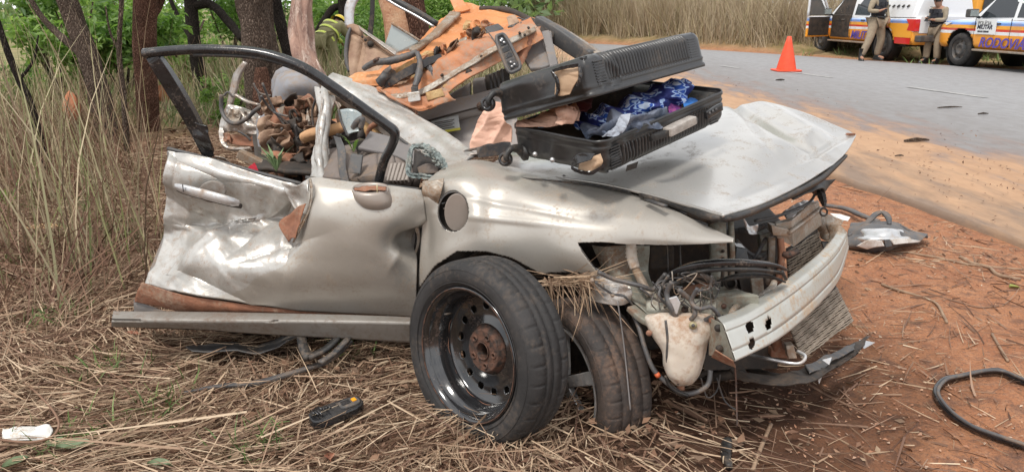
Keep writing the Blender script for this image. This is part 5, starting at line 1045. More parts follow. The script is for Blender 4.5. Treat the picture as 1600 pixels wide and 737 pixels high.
patch('corrugated_vent', [[(612, 258, 3.12), (625, 257, 3.11), (640, 259, 3.1)], [(605, 285, 3.03), (622, 285, 3.02), (638, 284, 3.01)]], M['champagne'], CAR, 60, 20, lambda S, u, v: .008*np.sign(np.sin(u*1.05+v*.3)), .004, smooth=False)
patch('door_card', [[(580, 210, 3.4), (625, 225, 3.35), (660, 238, 3.2)], [(560, 235, 3.3), (610, 245, 3.25), (650, 262, 3.15)]], M['grey_plastic'], CAR, 30, 20, crush(.014, 5, 2), .02)
patch('seat_belt', [[(521, 212, 3.32), (532, 215, 3.3)], [(526, 232, 3.27), (540, 236, 3.25)], [(530, 262, 3.2), (542, 264, 3.18)], [(533, 292, 3.1), (548, 294, 3.08)]], M['dark_grey'], CAR, 10, 40, lambda S, u, v: .006*np.sin(v*.09), .002)
tab('belt_buckle', [(548, 240, 3.15), (567, 243, 3.14), (563, 272, 3.1), (543, 270, 3.11)], M['dark_grey'], (0, .02, 0), bev=.004)
patch('hanging_mirror', [[(530, 172, 3.38), (548, 170, 3.36), (566, 176, 3.36)], [(536, 195, 3.36), (550, 202, 3.34), (562, 200, 3.34)], [(543, 212, 3.34), (552, 208, 3.33), (562, 206, 3.33)]], M['glass_pane'], CAR, 16, 16, crush(.004, 8, 2), .008)
MB().tube([P(529, 171, 3.37), P(534, 192, 3.35), P(545, 213, 3.33)], .006, n=6).build('mirror_edge', M['dark_grey'], CAR)
MB().tube([P(552, 200, 3.34), P(558, 190, 3.33), P(566, 186, 3.33), P(563, 200, 3.33)], .014, n=8).build('mirror_stalk', M['hose'], CAR)
def shard(name, u, v, Y, r, m, par=None, asp=1.0, s=None, th=.004, amp=.5):
    s = s if s is not None else random.randint(0, 999); c = P(u, v, Y); a = random.random()*math.pi
    X = Vector((math.cos(a), random.uniform(-.5, .5), math.sin(a))).normalized()*r; Yv = Vector((-math.sin(a), random.uniform(-.5, .5), math.cos(a))).normalized()*r*asp
    rows = []
    for j in range(4):
        row = []
        for i in range(4):
            p = c+X*((i-1.5)/1.5*(1-.35*abs(j-1.5)/1.5*random.random()))+Yv*((j-1.5)/1.5*(1-.4*random.random()))+Vector((0, random.uniform(-amp, amp)*r, 0)); row.append(tuple(p))
        rows.append(row)
    return patch(name, rows, m, par or CAR, 18, 18, crush(r*.16, 3/r*.3, s), th, world=True)
# rear seat with headrest and the mud-stained torn trim in front of it
HR = patch('rear_headrest', [[(432, 118, 4.05), (450, 111, 4.0), (472, 109, 4.0), (492, 116, 4.05)], [(427, 140, 3.97), (450, 132, 3.9), (474, 131, 3.9), (500, 138, 3.97)], [(425, 165, 3.95), (450, 158, 3.92), (478, 156, 3.92), (500, 158, 3.97)]], M['headrest'], CAR, 40, 30, crush(.006, 4, 2), .14, off=1)
HR.modifiers['solid'].offset = 1
MB().add(*(lambda q: ([q[0]+Vector((x, y, z)) for x, y, z in q[1]], q[2]))((P(462, 140, 4.1), [(v.x*.13, v.y*.07, v.z*.13) for v in lathe([(0.01, -.85), (.6, -.75), (.95, -.3), (1, 0), (.95, .4), (.75, .75), (.4, .95), (.01, 1)], 24)[0]], lathe([(0.01, -.85), (.6, -.75), (.95, -.3), (1, 0), (.95, .4), (.75, .75), (.4, .95), (.01, 1)], 24)[1])), True).build('headrest_cushion', M['headrest'], CAR)
patch('rear_seat_side', [[(410, 190, 4.0), (425, 180, 3.97)], [(413, 225, 3.95), (428, 220, 3.9)], [(420, 240, 3.95), (430, 240, 3.9)]], M['headrest'], CAR, 14, 24, crush(.006, 4, 2), .04)
patch('torn_seat_back', [[(425, 165, 3.93), (455, 150, 3.9), (480, 152, 3.9), (500, 165, 3.92)], [(420, 195, 3.92), (450, 190, 3.86), (480, 195, 3.86), (500, 200, 3.9)], [(422, 235, 3.86), (450, 240, 3.8), (480, 245, 3.8), (495, 245, 3.85)]], M['brown_mess'], CAR, 70, 50, crush(.07, 4, 12, .012), .01)
for i in range(58):
    u = random.uniform(418, 497); v = random.uniform(162, 275); shard('torn_trim', u, v, 3.78-.2*(v-165)/95+random.uniform(-.05, .05), random.uniform(.03, .075), M[random.choice(['brown_mess', 'brown_mess', 'brown_pale', 'dark_void', 'rust_dirt'])], asp=random.uniform(.4, 1.1))
for i in range(16):
    u = random.uniform(515, 640); v = random.uniform(185, 240); shard('torn_trim', u, v, 3.62+random.uniform(-.1, .1), random.uniform(.03, .07), M[random.choice(['brown_mess', 'rust_dirt', 'dark_void', 'foam', 'grey_plastic'])], asp=random.uniform(.4, 1.1))
for q in (((450, 170, 3.7), (462, 190, 3.66), (455, 178, 3.68)), ((480, 170, 3.7), (486, 195, 3.66), (476, 200, 3.66)), ((432, 170, 3.7), (445, 165, 3.68), (440, 182, 3.68))): MB().prism([P(*x) for x in q], (0, .006, 0)).build('pale_splinter', M['torn_white'], CAR)
for pts in ([(408, 150), (418, 165), (430, 176), (450, 182)], [(410, 130), (430, 175), (462, 215), (478, 222)], [(440, 200), (445, 218), (458, 220), (470, 212)], [(428, 175), (452, 195), (470, 208), (480, 222)], [(495, 150), (488, 175), (490, 200)], [(462, 195), (466, 225), (465, 245)], [(520, 200), (528, 235), (520, 280)], [(508, 230), (518, 262), (515, 285)]):
    MB().tube([P(u, v, 3.6+.05*math.sin(i)) for i, (u, v) in enumerate(pts)], .006, n=6).build('bare_cable', M['hose'], CAR)
MB().tube([P(475, 215, 3.55), P(490, 209, 3.52), P(530, 200, 3.55), P(560, 192, 3.62)], [.026, .027, .026, .022], n=14, wob=.2).build('cut_wood_log', mat('peeled_wood', (.55, .32, .16), (.42, .22, .11), 12, rough=.8, bump=.4), CAR)
patch('orange_back_panel', [[(520, 190, 3.9), (560, 182, 3.9)], [(515, 212, 3.8), (580, 205, 3.8)]], M['orange_dark'], CAR, 20, 10, crush(.02, 6, 2), .006)
patch('dirty_fold', [[(575, 180, 3.65), (590, 178, 3.6), (612, 198, 3.6)], [(570, 200, 3.55), (592, 200, 3.5), (608, 215, 3.5)], [(575, 235, 3.5), (590, 230, 3.45), (600, 240, 3.45)]], M['foam'], CAR, 30, 30, crush(.04, 7, 6), .008)
MB().tube([P(575, 215, 3.48), P(580, 198, 3.45), P(600, 190, 3.43), P(622, 203, 3.42)], .012, n=8, wob=.3).build('bent_tube', M['rust_dirt'], CAR)
MB().tube([P(600, 196, 3.5), P(622, 215, 3.42), P(640, 232, 3.3)], [.02, .026, .02], n=8, wob=.2).build('dash_edge', M['torn_white'], CAR)
# twisted rear door frame at the left
MB().tube([P(384, 98, 4.5), P(372, 118, 4.5), P(366, 142, 4.48), P(360, 162, 4.46)], [.013, .024, .023, .018], prof=[(.9, .9), (.3, .6), (-.3, .95), (-.9, .5), (-.6, -.8), (.6, -.8)], sub=6, up=(0, -1, 0)).build('rear_frame_hoop', M['silver_trim'], CAR)
MB().tube([P(360, 160, 4.46), P(352, 182, 4.45), P(347, 205, 4.42), P(350, 225, 4.38), P(365, 233, 4.35), P(392, 232, 4.3)], [.018, .022, .024, .016, .013, .010], n=10, wob=.55).build('rear_frame_lower', M['silver_trim'], CAR)
patch('rear_skin', [[(360, 165, 4.44), (385, 172, 4.42), (410, 182, 4.4)], [(355, 185, 4.42), (380, 190, 4.36), (408, 198, 4.34)], [(350, 205, 4.42), (378, 205, 4.38), (400, 212, 4.34)]], M['silver_trim'], CAR, 50, 34, crush(.07, 5, 4, .01), .006)
patch('rear_skin', [[(352, 208, 4.4), (375, 212, 4.38), (402, 218, 4.32)], [(352, 222, 4.36), (375, 228, 4.34), (400, 230, 4.3)]], M['rust_dirt'], CAR, 30, 18, crush(.03, 6, 4), .006)
MB().tube([P(346, 148, 4.36), P(346, 170, 4.36), P(353, 186, 4.33), P(366, 193, 4.30), P(384, 187, 4.26), P(400, 172, 4.22), P(420, 160, 4.18)], .012, n=10).build('loose_hose', M['hose'], CAR)
MB().tube([P(368, 148, 4.42), P(385, 158, 4.4), P(405, 164, 4.36)], .012, prof=rect(1, .5), sub=4).build('bent_strip', M['silver_trim'], CAR)
for pts in ([(396, 130), (405, 145), (424, 150)], [(402, 140), (412, 175), (418, 200), (424, 225)], [(350, 150), (356, 144), (364, 152)], [(372, 205), (384, 212), (392, 220)]): MB().tube([P(u, v, 4.2) for u, v in pts], .006, n=6).build('bare_cable', M['silver_trim'] if random.random() < .4 else M['hose'], CAR)
for i in range(7): shard('torn_trim', random.uniform(352, 410), random.uniform(175, 228), 4.35, random.uniform(.02, .05), M[random.choice(['silver_trim', 'dark_void', 'torn_white', 'rust_dirt'])])
MB().box(P(398, 252, 3.5), (.16, .05, .04), Matrix.Rotation(.5, 3, 'Y')).build('broken_sill', M['torn_white'], CAR, bevel=.004)
patch('silver_strip', [[(335, 244, 3.1), (350, 246, 3.1)], [(368, 262, 3.2), (378, 268, 3.2)]], M['silver_trim'], CAR, 14, 14, crush(.01, 6, 2), .004)
# ---- torn rear door sticking up
MB().tube([P(566, -12, 4.12), P(555, -3, 4.12), P(547, 15, 4.1), P(547, 42, 4.08)], [.024, .026, .027, .024], prof=[(.9, .9), (.35, .5), (-.35, .95), (-.9, .5), (-.7, -.8), (.7, -.8)], sub=6, up=(0, -1, 0)).build('door_tube', M['alloy'], CAR)
patch('rear_door_inner', [[(543, 42, 4.08), (555, 40, 4.06), (572, 55, 4.04), (600, 76, 4.0), (625, 88, 3.98)], [(545, 60, 4.06), (558, 62, 4.02), (580, 72, 3.98), (605, 92, 3.94), (640, 98, 3.9)], [(546, 90, 4.0), (562, 92, 3.96), (585, 95, 3.92), (610, 108, 3.88), (645, 108, 3.84)], [(548, 125, 3.92), (570, 125, 3.86), (595, 130, 3.82), (625, 135, 3.78), (650, 130, 3.76)]], M['brown_pale'], CAR, 90, 70, lambda S, u, v: .02*crease(S, 4, 8)+.02*sstep(8, 4, np.abs(u-565+.2*(v-80)))+.015*sstep(6, 3, np.abs((v-75)-.6*(u-590))), .008, label='dusty bare inner panel of the torn rear door')
patch('door_rim', [[(560, 42, 4.02), (590, 62, 3.98), (620, 82, 3.94)], [(562, 47, 4.0), (590, 68, 3.96), (618, 88, 3.92)]], M['silver_trim'], CAR, 40, 10, crush(.004, 8, 2), .008)
for (u, v, r) in ((571, 63, .008), (579, 69, .017), (566, 58, .006)): MB().tube([P(u, v, 3.955), P(u, v, 4.0)], r, n=14).build('panel_hole', M['dark_void'], CAR)
MB().tube([P(548, 44, 4.05), P(543, 60, 4.03), P(541, 90, 4.0), P(546, 112, 3.97)], [.008, .011, .012, .010], n=8).build('door_edge_seal', M['hose'], CAR)
patch('window_strap', [[(579, -10, 4.0), (586, -10, 4.0)], [(578, 25, 4.0), (585, 25, 4.0)], [(574, 55, 4.0), (582, 58, 4.0)]], M['black_plastic'], CAR, 6, 20, None, .008)
MB().tube([P(596, -12, 3.98), P(620, 3, 3.95), P(650, 19, 3.92), P(683, 38, 3.88)], [.017, .018, .018, .014], prof=rect(.6, .9), sub=5, up=(0, 0, 1)).build('window_rail', M['black_plastic'], CAR)
MB().tube([P(596, -6, 3.965), P(620, 9, 3.935), P(650, 25, 3.905), P(678, 42, 3.87)], .006, prof=rect(.9, .9), sub=5, up=(0, 0, 1)).build('chrome_strip', M['alloy'], CAR)
plate('door_glass', [(612, 38, 4.0), (655, 65, 3.96), (640, 76, 3.97), (618, 83, 3.98), (601, 72, 4.0)], M['glass_pane'], CAR, (0, .006, 0))
MB().tube([P(612, 37, 3.99), P(634, 50, 3.97), P(656, 64, 3.95)], .006, n=6).build('glass_edge', M['torn_white'], CAR)
# ---- roof turned inside out: orange primer underside
RD = lambda S, u, v: -(.05*crease(S, 2.6, 12)+.016*crease(S, 7, 4))
ROOF = patch('roof_panel', [[(716, 6, 4.55), (735, 8, 4.5), (752, 14, 4.45), (790, 22, 4.38), (838, 36, 4.2)], [(692, 28, 4.35), (725, 30, 4.3), (760, 32, 4.25), (800, 38, 4.2), (850, 42, 4.1)], [(672, 50, 4.2), (710, 52, 4.12), (755, 50, 4.08), (800, 52, 4.02), (845, 50, 3.95)], [(655, 70, 4.05), (690, 76, 3.95), (735, 74, 3.92), (780, 68, 3.88), (830, 60, 3.85)], [(628, 90, 3.95), (665, 92, 3.82), (705, 88, 3.8), (750, 78, 3.78), (800, 72, 3.75)]], M['orange'], CAR, 150, 110, RD, .006, label='roof turned up to show its orange primer underside', cut=([(690, 92), (712, 80), (735, 76), (752, 71), (748, 84), (725, 96), (700, 100)],))
patch('roof_side_rail', [[(640, 80, 3.95), (668, 62, 4.05), (690, 42, 4.2), (704, 22, 4.4)], [(646, 84, 3.9), (676, 66, 4.0), (700, 46, 4.15), (720, 24, 4.35)]], M['torn_white'], CAR, 60, 14, crush(.012, 6, 2), .02)
patch('roof_tip', [[(700, -6, 4.5), (718, -6, 4.5)], [(708, 12, 4.45), (728, 8, 4.45)], [(712, 20, 4.4), (735, 16, 4.4)]], M['orange'], CAR, 16, 16, crush(.02, 6, 2), .01)
MB().tube([P(750, 14, 4.42), P(790, 16, 4.36), P(825, 30, 4.2), P(845, 40, 4.05)], [.014, .018, .018, .012], n=8, wob=.3).build('roof_edge', M['dark_void'], CAR)
# cross rail below the roof
patch('roof_cross_rail', [[(588, 138, 3.66), (640, 122, 3.66), (700, 84, 3.66), (760, 56, 3.68), (830, 30, 3.78)], [(592, 144, 3.6), (645, 128, 3.6), (705, 92, 3.6), (766, 64, 3.6), (838, 42, 3.7)], [(610, 150, 3.58), (660, 140, 3.57), (715, 108, 3.57), (772, 74, 3.57), (845, 50, 3.66)], [(640, 172, 3.52), (690, 152, 3.5), (735, 125, 3.52), (785, 95, 3.56), (850, 60, 3.64)]], M['orange_dark'], CAR, 150, 60, lambda S, u, v: -(.03*crease(S, 3.5, 12)+.01*crease(S, 9, 2)), .008)
patch('rail_flange', [[(610, 150, 3.56), (660, 140, 3.55), (715, 108, 3.55), (772, 74, 3.55), (835, 44, 3.66)], [(614, 157, 3.54), (664, 147, 3.53), (718, 115, 3.53), (776, 81, 3.53), (838, 50, 3.64)]], M['torn_white'], CAR, 90, 12, crush(.008, 8, 2), .010)
patch('rail_end', [[(590, 140, 3.6), (625, 150, 3.55), (660, 152, 3.5), (700, 145, 3.5)], [(610, 152, 3.55), (640, 165, 3.48), (665, 168, 3.46), (705, 152, 3.48)], [(640, 165, 3.5), (655, 174, 3.46), (680, 166, 3.46), (712, 156, 3.48)]], M['orange_dark'], CAR, 60, 30, crush(.04, 6, 7), .006)
for (u, v, r, mm) in ((733, 114, .017, 'dark_void'), (697, 137, .016, 'foam'), (708, 129, .016, 'orange'), (719, 128, .014, 'foam'), (752, 88, .006, 'dark_void'), (690, 118, .006, 'dark_void'), (788, 72, .008, 'dark_void'), (826, 44, .006, 'dark_void'), (812, 52, .006, 'dark_void'), (820, 55, .006, 'dark_void')):
    p = P(u, v, 3.52 if u < 780 else 3.56); MB().tube([p, p+Vector((0, .06, 0))], r, n=16).build('rail_hole', M[mm], CAR)
patch('peeled_label', [[(665, 145, 3.48), (690, 138, 3.48)], [(668, 158, 3.47), (695, 150, 3.47)]], M['foam'], CAR, 10, 8, crush(.003, 9, 2), .003)
# foam, torn headlining and pads
patch('torn_foam', [[(598, 110, 3.8), (640, 98, 3.78), (680, 86, 3.76), (712, 82, 3.76)], [(606, 128, 3.72), (645, 112, 3.7), (685, 98, 3.7), (715, 92, 3.7)], [(600, 142, 3.68), (640, 130, 3.64), (680, 112, 3.64), (705, 104, 3.64)]], M['foam'], CAR, 90, 50, crush(.05, 6, 14, .02), .01)
MB().tube([P(602, 138, 3.62), P(622, 122, 3.6), P(655, 104, 3.6), P(690, 88, 3.62)], [.012, .02, .022, .012], n=10, wob=.6).build('headlining_roll', M['dark_grey'], CAR)
MB().tube([P(600, 130, 3.66), P(640, 104, 3.66), P(690, 82, 3.68)], [.01, .026, .012], n=10, wob=.6).build('peeled_edge', M['foam'], CAR)
patch('torn_sheet', [[(545, 122, 3.75), (580, 112, 3.75), (610, 96, 3.75), (640, 82, 3.8)], [(552, 126, 3.7), (585, 122, 3.68), (612, 108, 3.68), (648, 92, 3.72)], [(545, 130, 3.7), (588, 134, 3.66), (605, 126, 3.64), (640, 104, 3.66)]], M['orange'], CAR, 70, 34, crush(.03, 6, 4), .006, label='curled orange sheet torn from the roof edge')
patch('torn_sheet', [[(580, 115, 3.8), (612, 102, 3.78), (640, 96, 3.76)], [(588, 138, 3.7), (615, 130, 3.68), (640, 118, 3.68)], [(592, 152, 3.66), (612, 150, 3.62), (640, 136, 3.62)]], M['brown_pale'], CAR, 50, 40, crush(.035, 5, 14), .006)
MB().tube([P(568, 108, 3.68), P(585, 98, 3.66), P(605, 96, 3.64), P(630, 90, 3.64), P(652, 82, 3.66)], [.012, .016, .018, .018, .014], n=10, wob=.25).build('harness_sleeve', M['hose'], CAR)
MB().tube([P(588, 93, 3.655), P(590, 97, 3.65)], .02, n=10).build('harness_clip', M['rust'], CAR)
MB().tube([P(652, 82, 3.62), P(656, 98, 3.58), P(654, 118, 3.54), P(648, 136, 3.50)], [.010, .014, .017, .012], n=10, wob=.35).build('hanging_harness', M['hose'], CAR)
MB().box(P(647, 151, 3.48), (.055, .03, .042), Matrix.Rotation(-.15, 3, 'Y')).build('white_connector', M['white_plastic'], CAR, bevel=.004)
MB().box(P(648, 141, 3.485), (.03, .022, .03)).build('connector_plug', M['dark_grey'], CAR, bevel=.003)
def pad(q, dz, m='grey_felt'):
    a = [P(*x) for x in q]; o = MB().hexa(a, (0.0, -.012, -dz)).build('felt_pad', M[m], CAR, bevel=.006); return o
pad([(664, 90, 3.62), (682, 84, 3.74), (696, 98, 3.70), (676, 108, 3.58)], .04)
patch('pad_backing', [[(680, 82, 3.75), (684, 82, 3.74)], [(702, 100, 3.68), (708, 100, 3.68)]], M['torn_white'], CAR, 8, 8, None, .006)
pad([(758, 42, 3.72), (778, 36, 3.86), (788, 44, 3.84), (770, 54, 3.70)], .03, 'dark_grey')
patch('roof_flap', [[(792, 28, 3.9), (805, 25, 3.9)], [(795, 40, 3.85), (812, 36, 3.85)]], M['brown_pale'], CAR, 12, 10, crush(.02, 14, 2), .004)
MB().tube([P(758, 44, 3.6), P(774, 66, 3.56), P(784, 80, 3.52)], .003, n=5).build('thin_wire', M['hose'], CAR)
for i in range(40):
    t = random.random(); u = 600+t*150+random.uniform(-12, 12); v = 138-t*72+random.uniform(-14, 16); shard('torn_roof_scrap', u, v, 3.64+random.uniform(-.04, .06), random.uniform(.02, .06), M[random.choice(['dark_void', 'orange_dark', 'foam', 'dark_grey', 'brown_mess', 'torn_white'])], asp=random.uniform(.25, .8))
for i in range(14):
    u = random.uniform(690, 830); v = 95-(u-690)*.33+random.uniform(-30, 0); MB().tube([P(u, v, 3.8), P(u+random.uniform(-16, 16), v+random.uniform(-3, 9), 3.78), P(u+random.uniform(-20, 24), v+random.uniform(0, 14), 3.74)], .004, n=5).build('bare_cable', M['hose'], CAR)
for i in range(14): shard('foam_scrap', random.uniform(725, 775), random.uniform(38, 60), 3.9, random.uniform(.015, .035), M[random.choice(['foam', 'orange', 'orange_dark'])])
# switch panel standing on end
def switchpanel():
    a, b, c, d = P(773, 58, 3.42), P(788, 52, 3.44), P(816, 106, 3.36), P(795, 116, 3.34)
    def L(s, t): return a.lerp(b, s).lerp(d.lerp(c, s), t)
    ring = []
    for k in range(32):
        t = 2*math.pi*k/32; x = math.copysign(abs(math.cos(t))**.45, math.cos(t)); y = math.copysign(abs(math.sin(t))**.45, math.sin(t)); ring.append((.5+.5*x, .5+.5*y))
    o = MB().prism([L(.5+(s-.5)*.86, .5+(t-.5)*.93) for s, t in ring], (0, .03, 0)).build('switch_panel', M['dark_grey'], CAR, bevel=.003)
    MB().tube([L(s, t)+Vector((0, -.003, 0)) for s, t in ring], .008, n=8, closed=True, sub=2).build('panel_bezel', M['hose'], o)
    for (s0, t0, s1, t1) in ((.25, .08, .78, .28), (.22, .34, .78, .46), (.22, .5, .78, .62), (.22, .68, .78, .92)):
        MB().hexa([L(s0, t0)+Vector((0, -.004, 0)), L(s1, t0)+Vector((0, -.004, 0)), L(s1, t1)+Vector((0, -.004, 0)), L(s0, t1)+Vector((0, -.004, 0))], (0, .006, 0)).build('switch_slot', M['black_gloss'], o, bevel=.002)
    for (s, t) in ((.4, .15), (.6, .22), (.45, .75), (.62, .84), (.4, .86), (.55, .12)):
        MB().tube([L(s, t)+Vector((0, -.012, 0)), L(s, t)], .006, n=8).build('broken_clip', M['alloy'], o)
switchpanel()
# grey trims behind: pillar trim, seat-belt pillar, dashboard
patch('pillar_trim', [[(822, 62, 3.75), (845, 54, 3.75), (862, 52, 3.74)], [(818, 90, 3.7), (845, 86, 3.68), (866, 80, 3.68)], [(830, 112, 3.6), (850, 110, 3.58), (872, 102, 3.6)]], M['grey_plastic'], CAR, 40, 30, crush(.006, 4, 3), .02)
patch('pillar_trim_ridge', [[(846, 52, 3.72), (858, 50, 3.72)], [(853, 80, 3.66), (866, 78, 3.66)], [(860, 108, 3.56), (872, 104, 3.56)]], M['grey_plastic'], CAR, 12, 30, None, .015)
patch('rail_end_plate', [[(806, 78, 3.62), (825, 50, 3.66), (845, 42, 3.7)], [(808, 96, 3.6), (824, 70, 3.62), (840, 56, 3.66)], [(812, 112, 3.55), (820, 92, 3.6), (825, 75, 3.63)]], M['rust_dirt'], CAR, 24, 24, crush(.012, 10, 3), .006)
MB().tube([P(838, 38, 3.85), P(865, 52, 3.78), P(895, 72, 3.7), P(925, 92, 3.6)], [.05, .045, .045, .04], prof=rect(.6, .9), sub=5, up=(0, 0, 1)).build('rear_pillar', M['dark_grey'], CAR, bevel=.01)
MB().tube([P(842, 32, 3.88), P(870, 44, 3.8), P(900, 63, 3.72), P(940, 90, 3.58)], [.02, .022, .022, .02], prof=rect(1, .6), sub=5, up=(0, 0, 1)).build('rear_pillar_skin', M['torn_white'], CAR)
patch('pillar_tear', [[(835, 38, 3.8), (850, 36, 3.8), (868, 48, 3.76)], [(832, 50, 3.76), (850, 52, 3.74), (864, 60, 3.72)]], M['dark_void'], CAR, 30, 20, crush(.03, 8, 3), .01)
# dashboard / far door card behind the suitcase
patch('far_door_card', [[(655, 178, 3.72), (700, 162, 3.7), (750, 150, 3.7), (800, 135, 3.7)], [(658, 192, 3.66), (705, 180, 3.62), (752, 170, 3.62), (805, 160, 3.6)], [(660, 200, 3.7), (705, 190, 3.68), (752, 178, 3.66), (805, 170, 3.66)], [(690, 225, 3.6), (730, 215, 3.6), (770, 205, 3.6), (810, 200, 3.6)], [(715, 250, 3.45), (745, 245, 3.45), (775, 240, 3.45), (812, 235, 3.45)]], M['card'], CAR, 80, 50, crush(.004, 3, 3), .02)
for i, (q) in enumerate([[(700, 150, 3.74), (735, 130, 3.76), (735, 165, 3.74), (702, 170, 3.72)], [(738, 125, 3.78), (758, 122, 3.78), (760, 158, 3.74), (740, 162, 3.74)], [(660, 165, 3.74), (698, 150, 3.76), (700, 175, 3.74), (662, 182, 3.74)]]): tab('dash_block', q, M['grey_plastic'], (0, .08, 0), bev=.008)
for k in range(4): MB().hexa([P(764+k*6, 118-k*3, 3.70), P(767+k*6, 117-k*3, 3.70), P(772+k*6, 152-k*2, 3.68), P(769+k*6, 153-k*2, 3.68)], (0, .05, 0)).build('vent_slat', M['dark_grey'], CAR)
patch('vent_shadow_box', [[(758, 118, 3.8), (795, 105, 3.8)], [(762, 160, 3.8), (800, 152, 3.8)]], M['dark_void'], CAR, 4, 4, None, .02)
MB().tube([P(658, 192, 3.60), P(705, 179, 3.57), P(752, 167, 3.57), P(790, 160, 3.57)], .005, n=6).build('trim_seam', M['dark_void'], CAR)
o = MB().hexa([P(673, 188, 3.60), P(716, 180, 3.58), P(719, 202, 3.56), P(677, 209, 3.58)], (0, .003, 0)).build('airbag_label', mat('pale_label', (.45, .45, .43), (.38, .38, .37), 30, rough=.5), CAR)
MB().hexa([P(678, 206, 3.568), P(719, 199.5, 3.55), P(719.5, 203, 3.548), P(679, 210, 3.566)], (0, .003, 0)).build('label_stripe', mat('yellow_stripe', (.55, .48, .05), rough=.5), o)
for k in range(5):
    a = P(679, 192+k*2.9, 3.585-.002*k); b_ = P(710-3*(k % 2), 186.5+k*2.9, 3.568-.002*k); MB().tube([a, b_], .0016, n=4).build('label_print', M['dark_grey'], o)
MB().tube([P(752, 166, 3.54), P(753, 167, 3.60)], .022, n=18).build('speaker_ring', M['rust'], CAR)
for k in range(4):
    a = k*math.pi/4; d = Vector((math.cos(a)*.018, 0, math.sin(a)*.018)); c = P(752, 166, 3.53); MB().tube([c-d, c+d], .003, n=5).build('ring_spoke', M['dark_void'], CAR)
MB().tube([P(720, 245, 3.15), P(728, 236, 3.14), P(745, 232, 3.13)], .006, n=6).build('cowl_strip', M['hose'], CAR)
MB().tube([P(726, 249, 3.1), P(735, 242, 3.1), P(750, 240, 3.1)], .006, n=6).build('cowl_strip', M['champagne'], CAR)
tab('cowl_panel', [(740, 216, 3.12), (796, 213, 3.08), (800, 240, 3.02), (747, 247, 3.06)], M['dark_grey'], (0, .02, 0), bev=.004)

# =================================================================== SUITCASE AND CLOTHES
M['case'] = mat('black_ribbed_abs', (.022, .022, .023), (.035, .034, .033), 8, rough=.32, spec=.6, bump=.03, bscale=120, dirt=(.11, .09, .075), damt=.16, dscale=9)
M['case_liner'] = mat('tan_case_liner', (.52, .36, .23), (.44, .29, .18), 8, rough=.6, bump=.1)
SC = thing('open_suitcase', 'open black ribbed hard-shell suitcase bulging with clothes on the car hood', 'suitcase', tuple(P(955, 278, 2.5)))
def shell(name, N, R, L_, depth, sgn, ln=.70, wd=.455):
    e1 = (R-N).normalized(); e2 = (L_-N); e2 = (e2-e1*e2.dot(e1)).normalized(); e3 = e1.cross(e2).normalized()
    if e3.z < 0: e3 = -e3
    if sgn < 0: e3 = -e3             # e3 points from the rim to the closed face
    e3 = -e3 if False else e3
    rc = .038; per = []; 
    def rr(x0, y0, a0):
        for k in range(9):
            a = a0+k*math.pi/16; per.append((x0+rc*math.cos(a), y0+rc*math.sin(a)))
    def side(p, q, n):
        for k in range(1, n): per.append((p[0]+(q[0]-p[0])*k/n, p[1]+(q[1]-p[1])*k/n))
    rr(ln-rc, wd-rc, 0); side((ln-rc, wd), (rc, wd), 150); rr(rc, wd-rc, math.pi/2); side((0, wd-rc), (0, rc), 90); rr(rc, rc, math.pi); side((rc, 0), (ln-rc, 0), 460); rr(ln-rc, rc, 1.5*math.pi); side((ln, rc), (ln, wd-rc), 90)
    n = len(per); lv = [(0, .004), (.006, .006), (.012, .006), (.016, 0), (.028, 0), (.034, .004), (.04, .001)]+[(.045+(depth-.075)*k/9, 0) for k in range(10)]+[(depth-.02, -.004), (depth-.009, -.012), (depth-.003, -.022), (depth, -.04), (depth, -.10), (depth, -.2)]
    V = []; cx, cy = ln/2, wd/2
    for j, (d, o) in enumerate(lv):
        for i, (x, y) in enumerate(per):
            nx = (x-cx)/max(abs(x-cx), 1e-6) if min(x, ln-x) < min(y, wd-y) else 0; ny = 0 if nx else (y-cy)/max(abs(y-cy), 1e-6)
            rib = 0
            if 6 < j < len(lv)-3 and min(y, wd-y) < .03 and .085 < x < ln-.105 and d > .036: rib = .0058*math.sin(x*2*math.pi/.0165)
            if 6 < j < len(lv)-2 and x < .10 and sgn > 0: rib = 0
            if j >= len(lv)-3: 
                t = (o+.022)/-.2; k_ = max(0, 1-(-o)/min(cx, cy)); X = cx+(x-cx)*k_; Yy = cy+(y-cy)*(1-(-o)/cy if cy+o > 0 else 0)
                rib = 0
            else: X = x+nx*(o+rib); Yy = y+ny*(o+rib)
            z = d
            if x < .12: z = d
            cr = 0
            if x < .16: cr = .012*mnoise.noise(Vector((x*14, y*9, d*12+sgn*7)))*min(1, d/.03)
            if x < .02: X -= -cr*1.5
            if y < .03 and x < .2: Yy += abs(cr)*1.2
            w = N+e1*X+e2*Yy+(e3 if sgn < 0 else e3)*(z)
            V.append(w)
    F = [(j*n+i, j*n+(i+1) % n, (j+1)*n+(i+1) % n, (j+1)*n+i) for j in range(len(lv)-1) for i in range(n)]
    F.append(tuple(range((len(lv)-1)*n, len(lv)*n)))
    o = MB().add(V, F, True).build(name, M['case'], SC); s = o.modifiers.new('s', 'SOLIDIFY'); s.thickness = .004; s.offset = 0
    return o, (N, e1, e2, e3)
Nl, Rl, Ll = P(940, 221, 2.50), P(1132, 140, 2.95), P(797, 195, 2.84)
lower, FB = shell('lower_shell', Nl, Rl, Ll, .125, -1)
Nu, Ru, Lu = P(928, 152, 2.50), P(1106, 102, 3.0), P(781, 191, 2.80)
lid, FT = shell('lid_shell', Nu, Ru, Lu, .138, 1)
ln_ = .70
def fp(Fr, x, y, z): return Fr[0]+Fr[1]*x+Fr[2]*y+Fr[3]*z
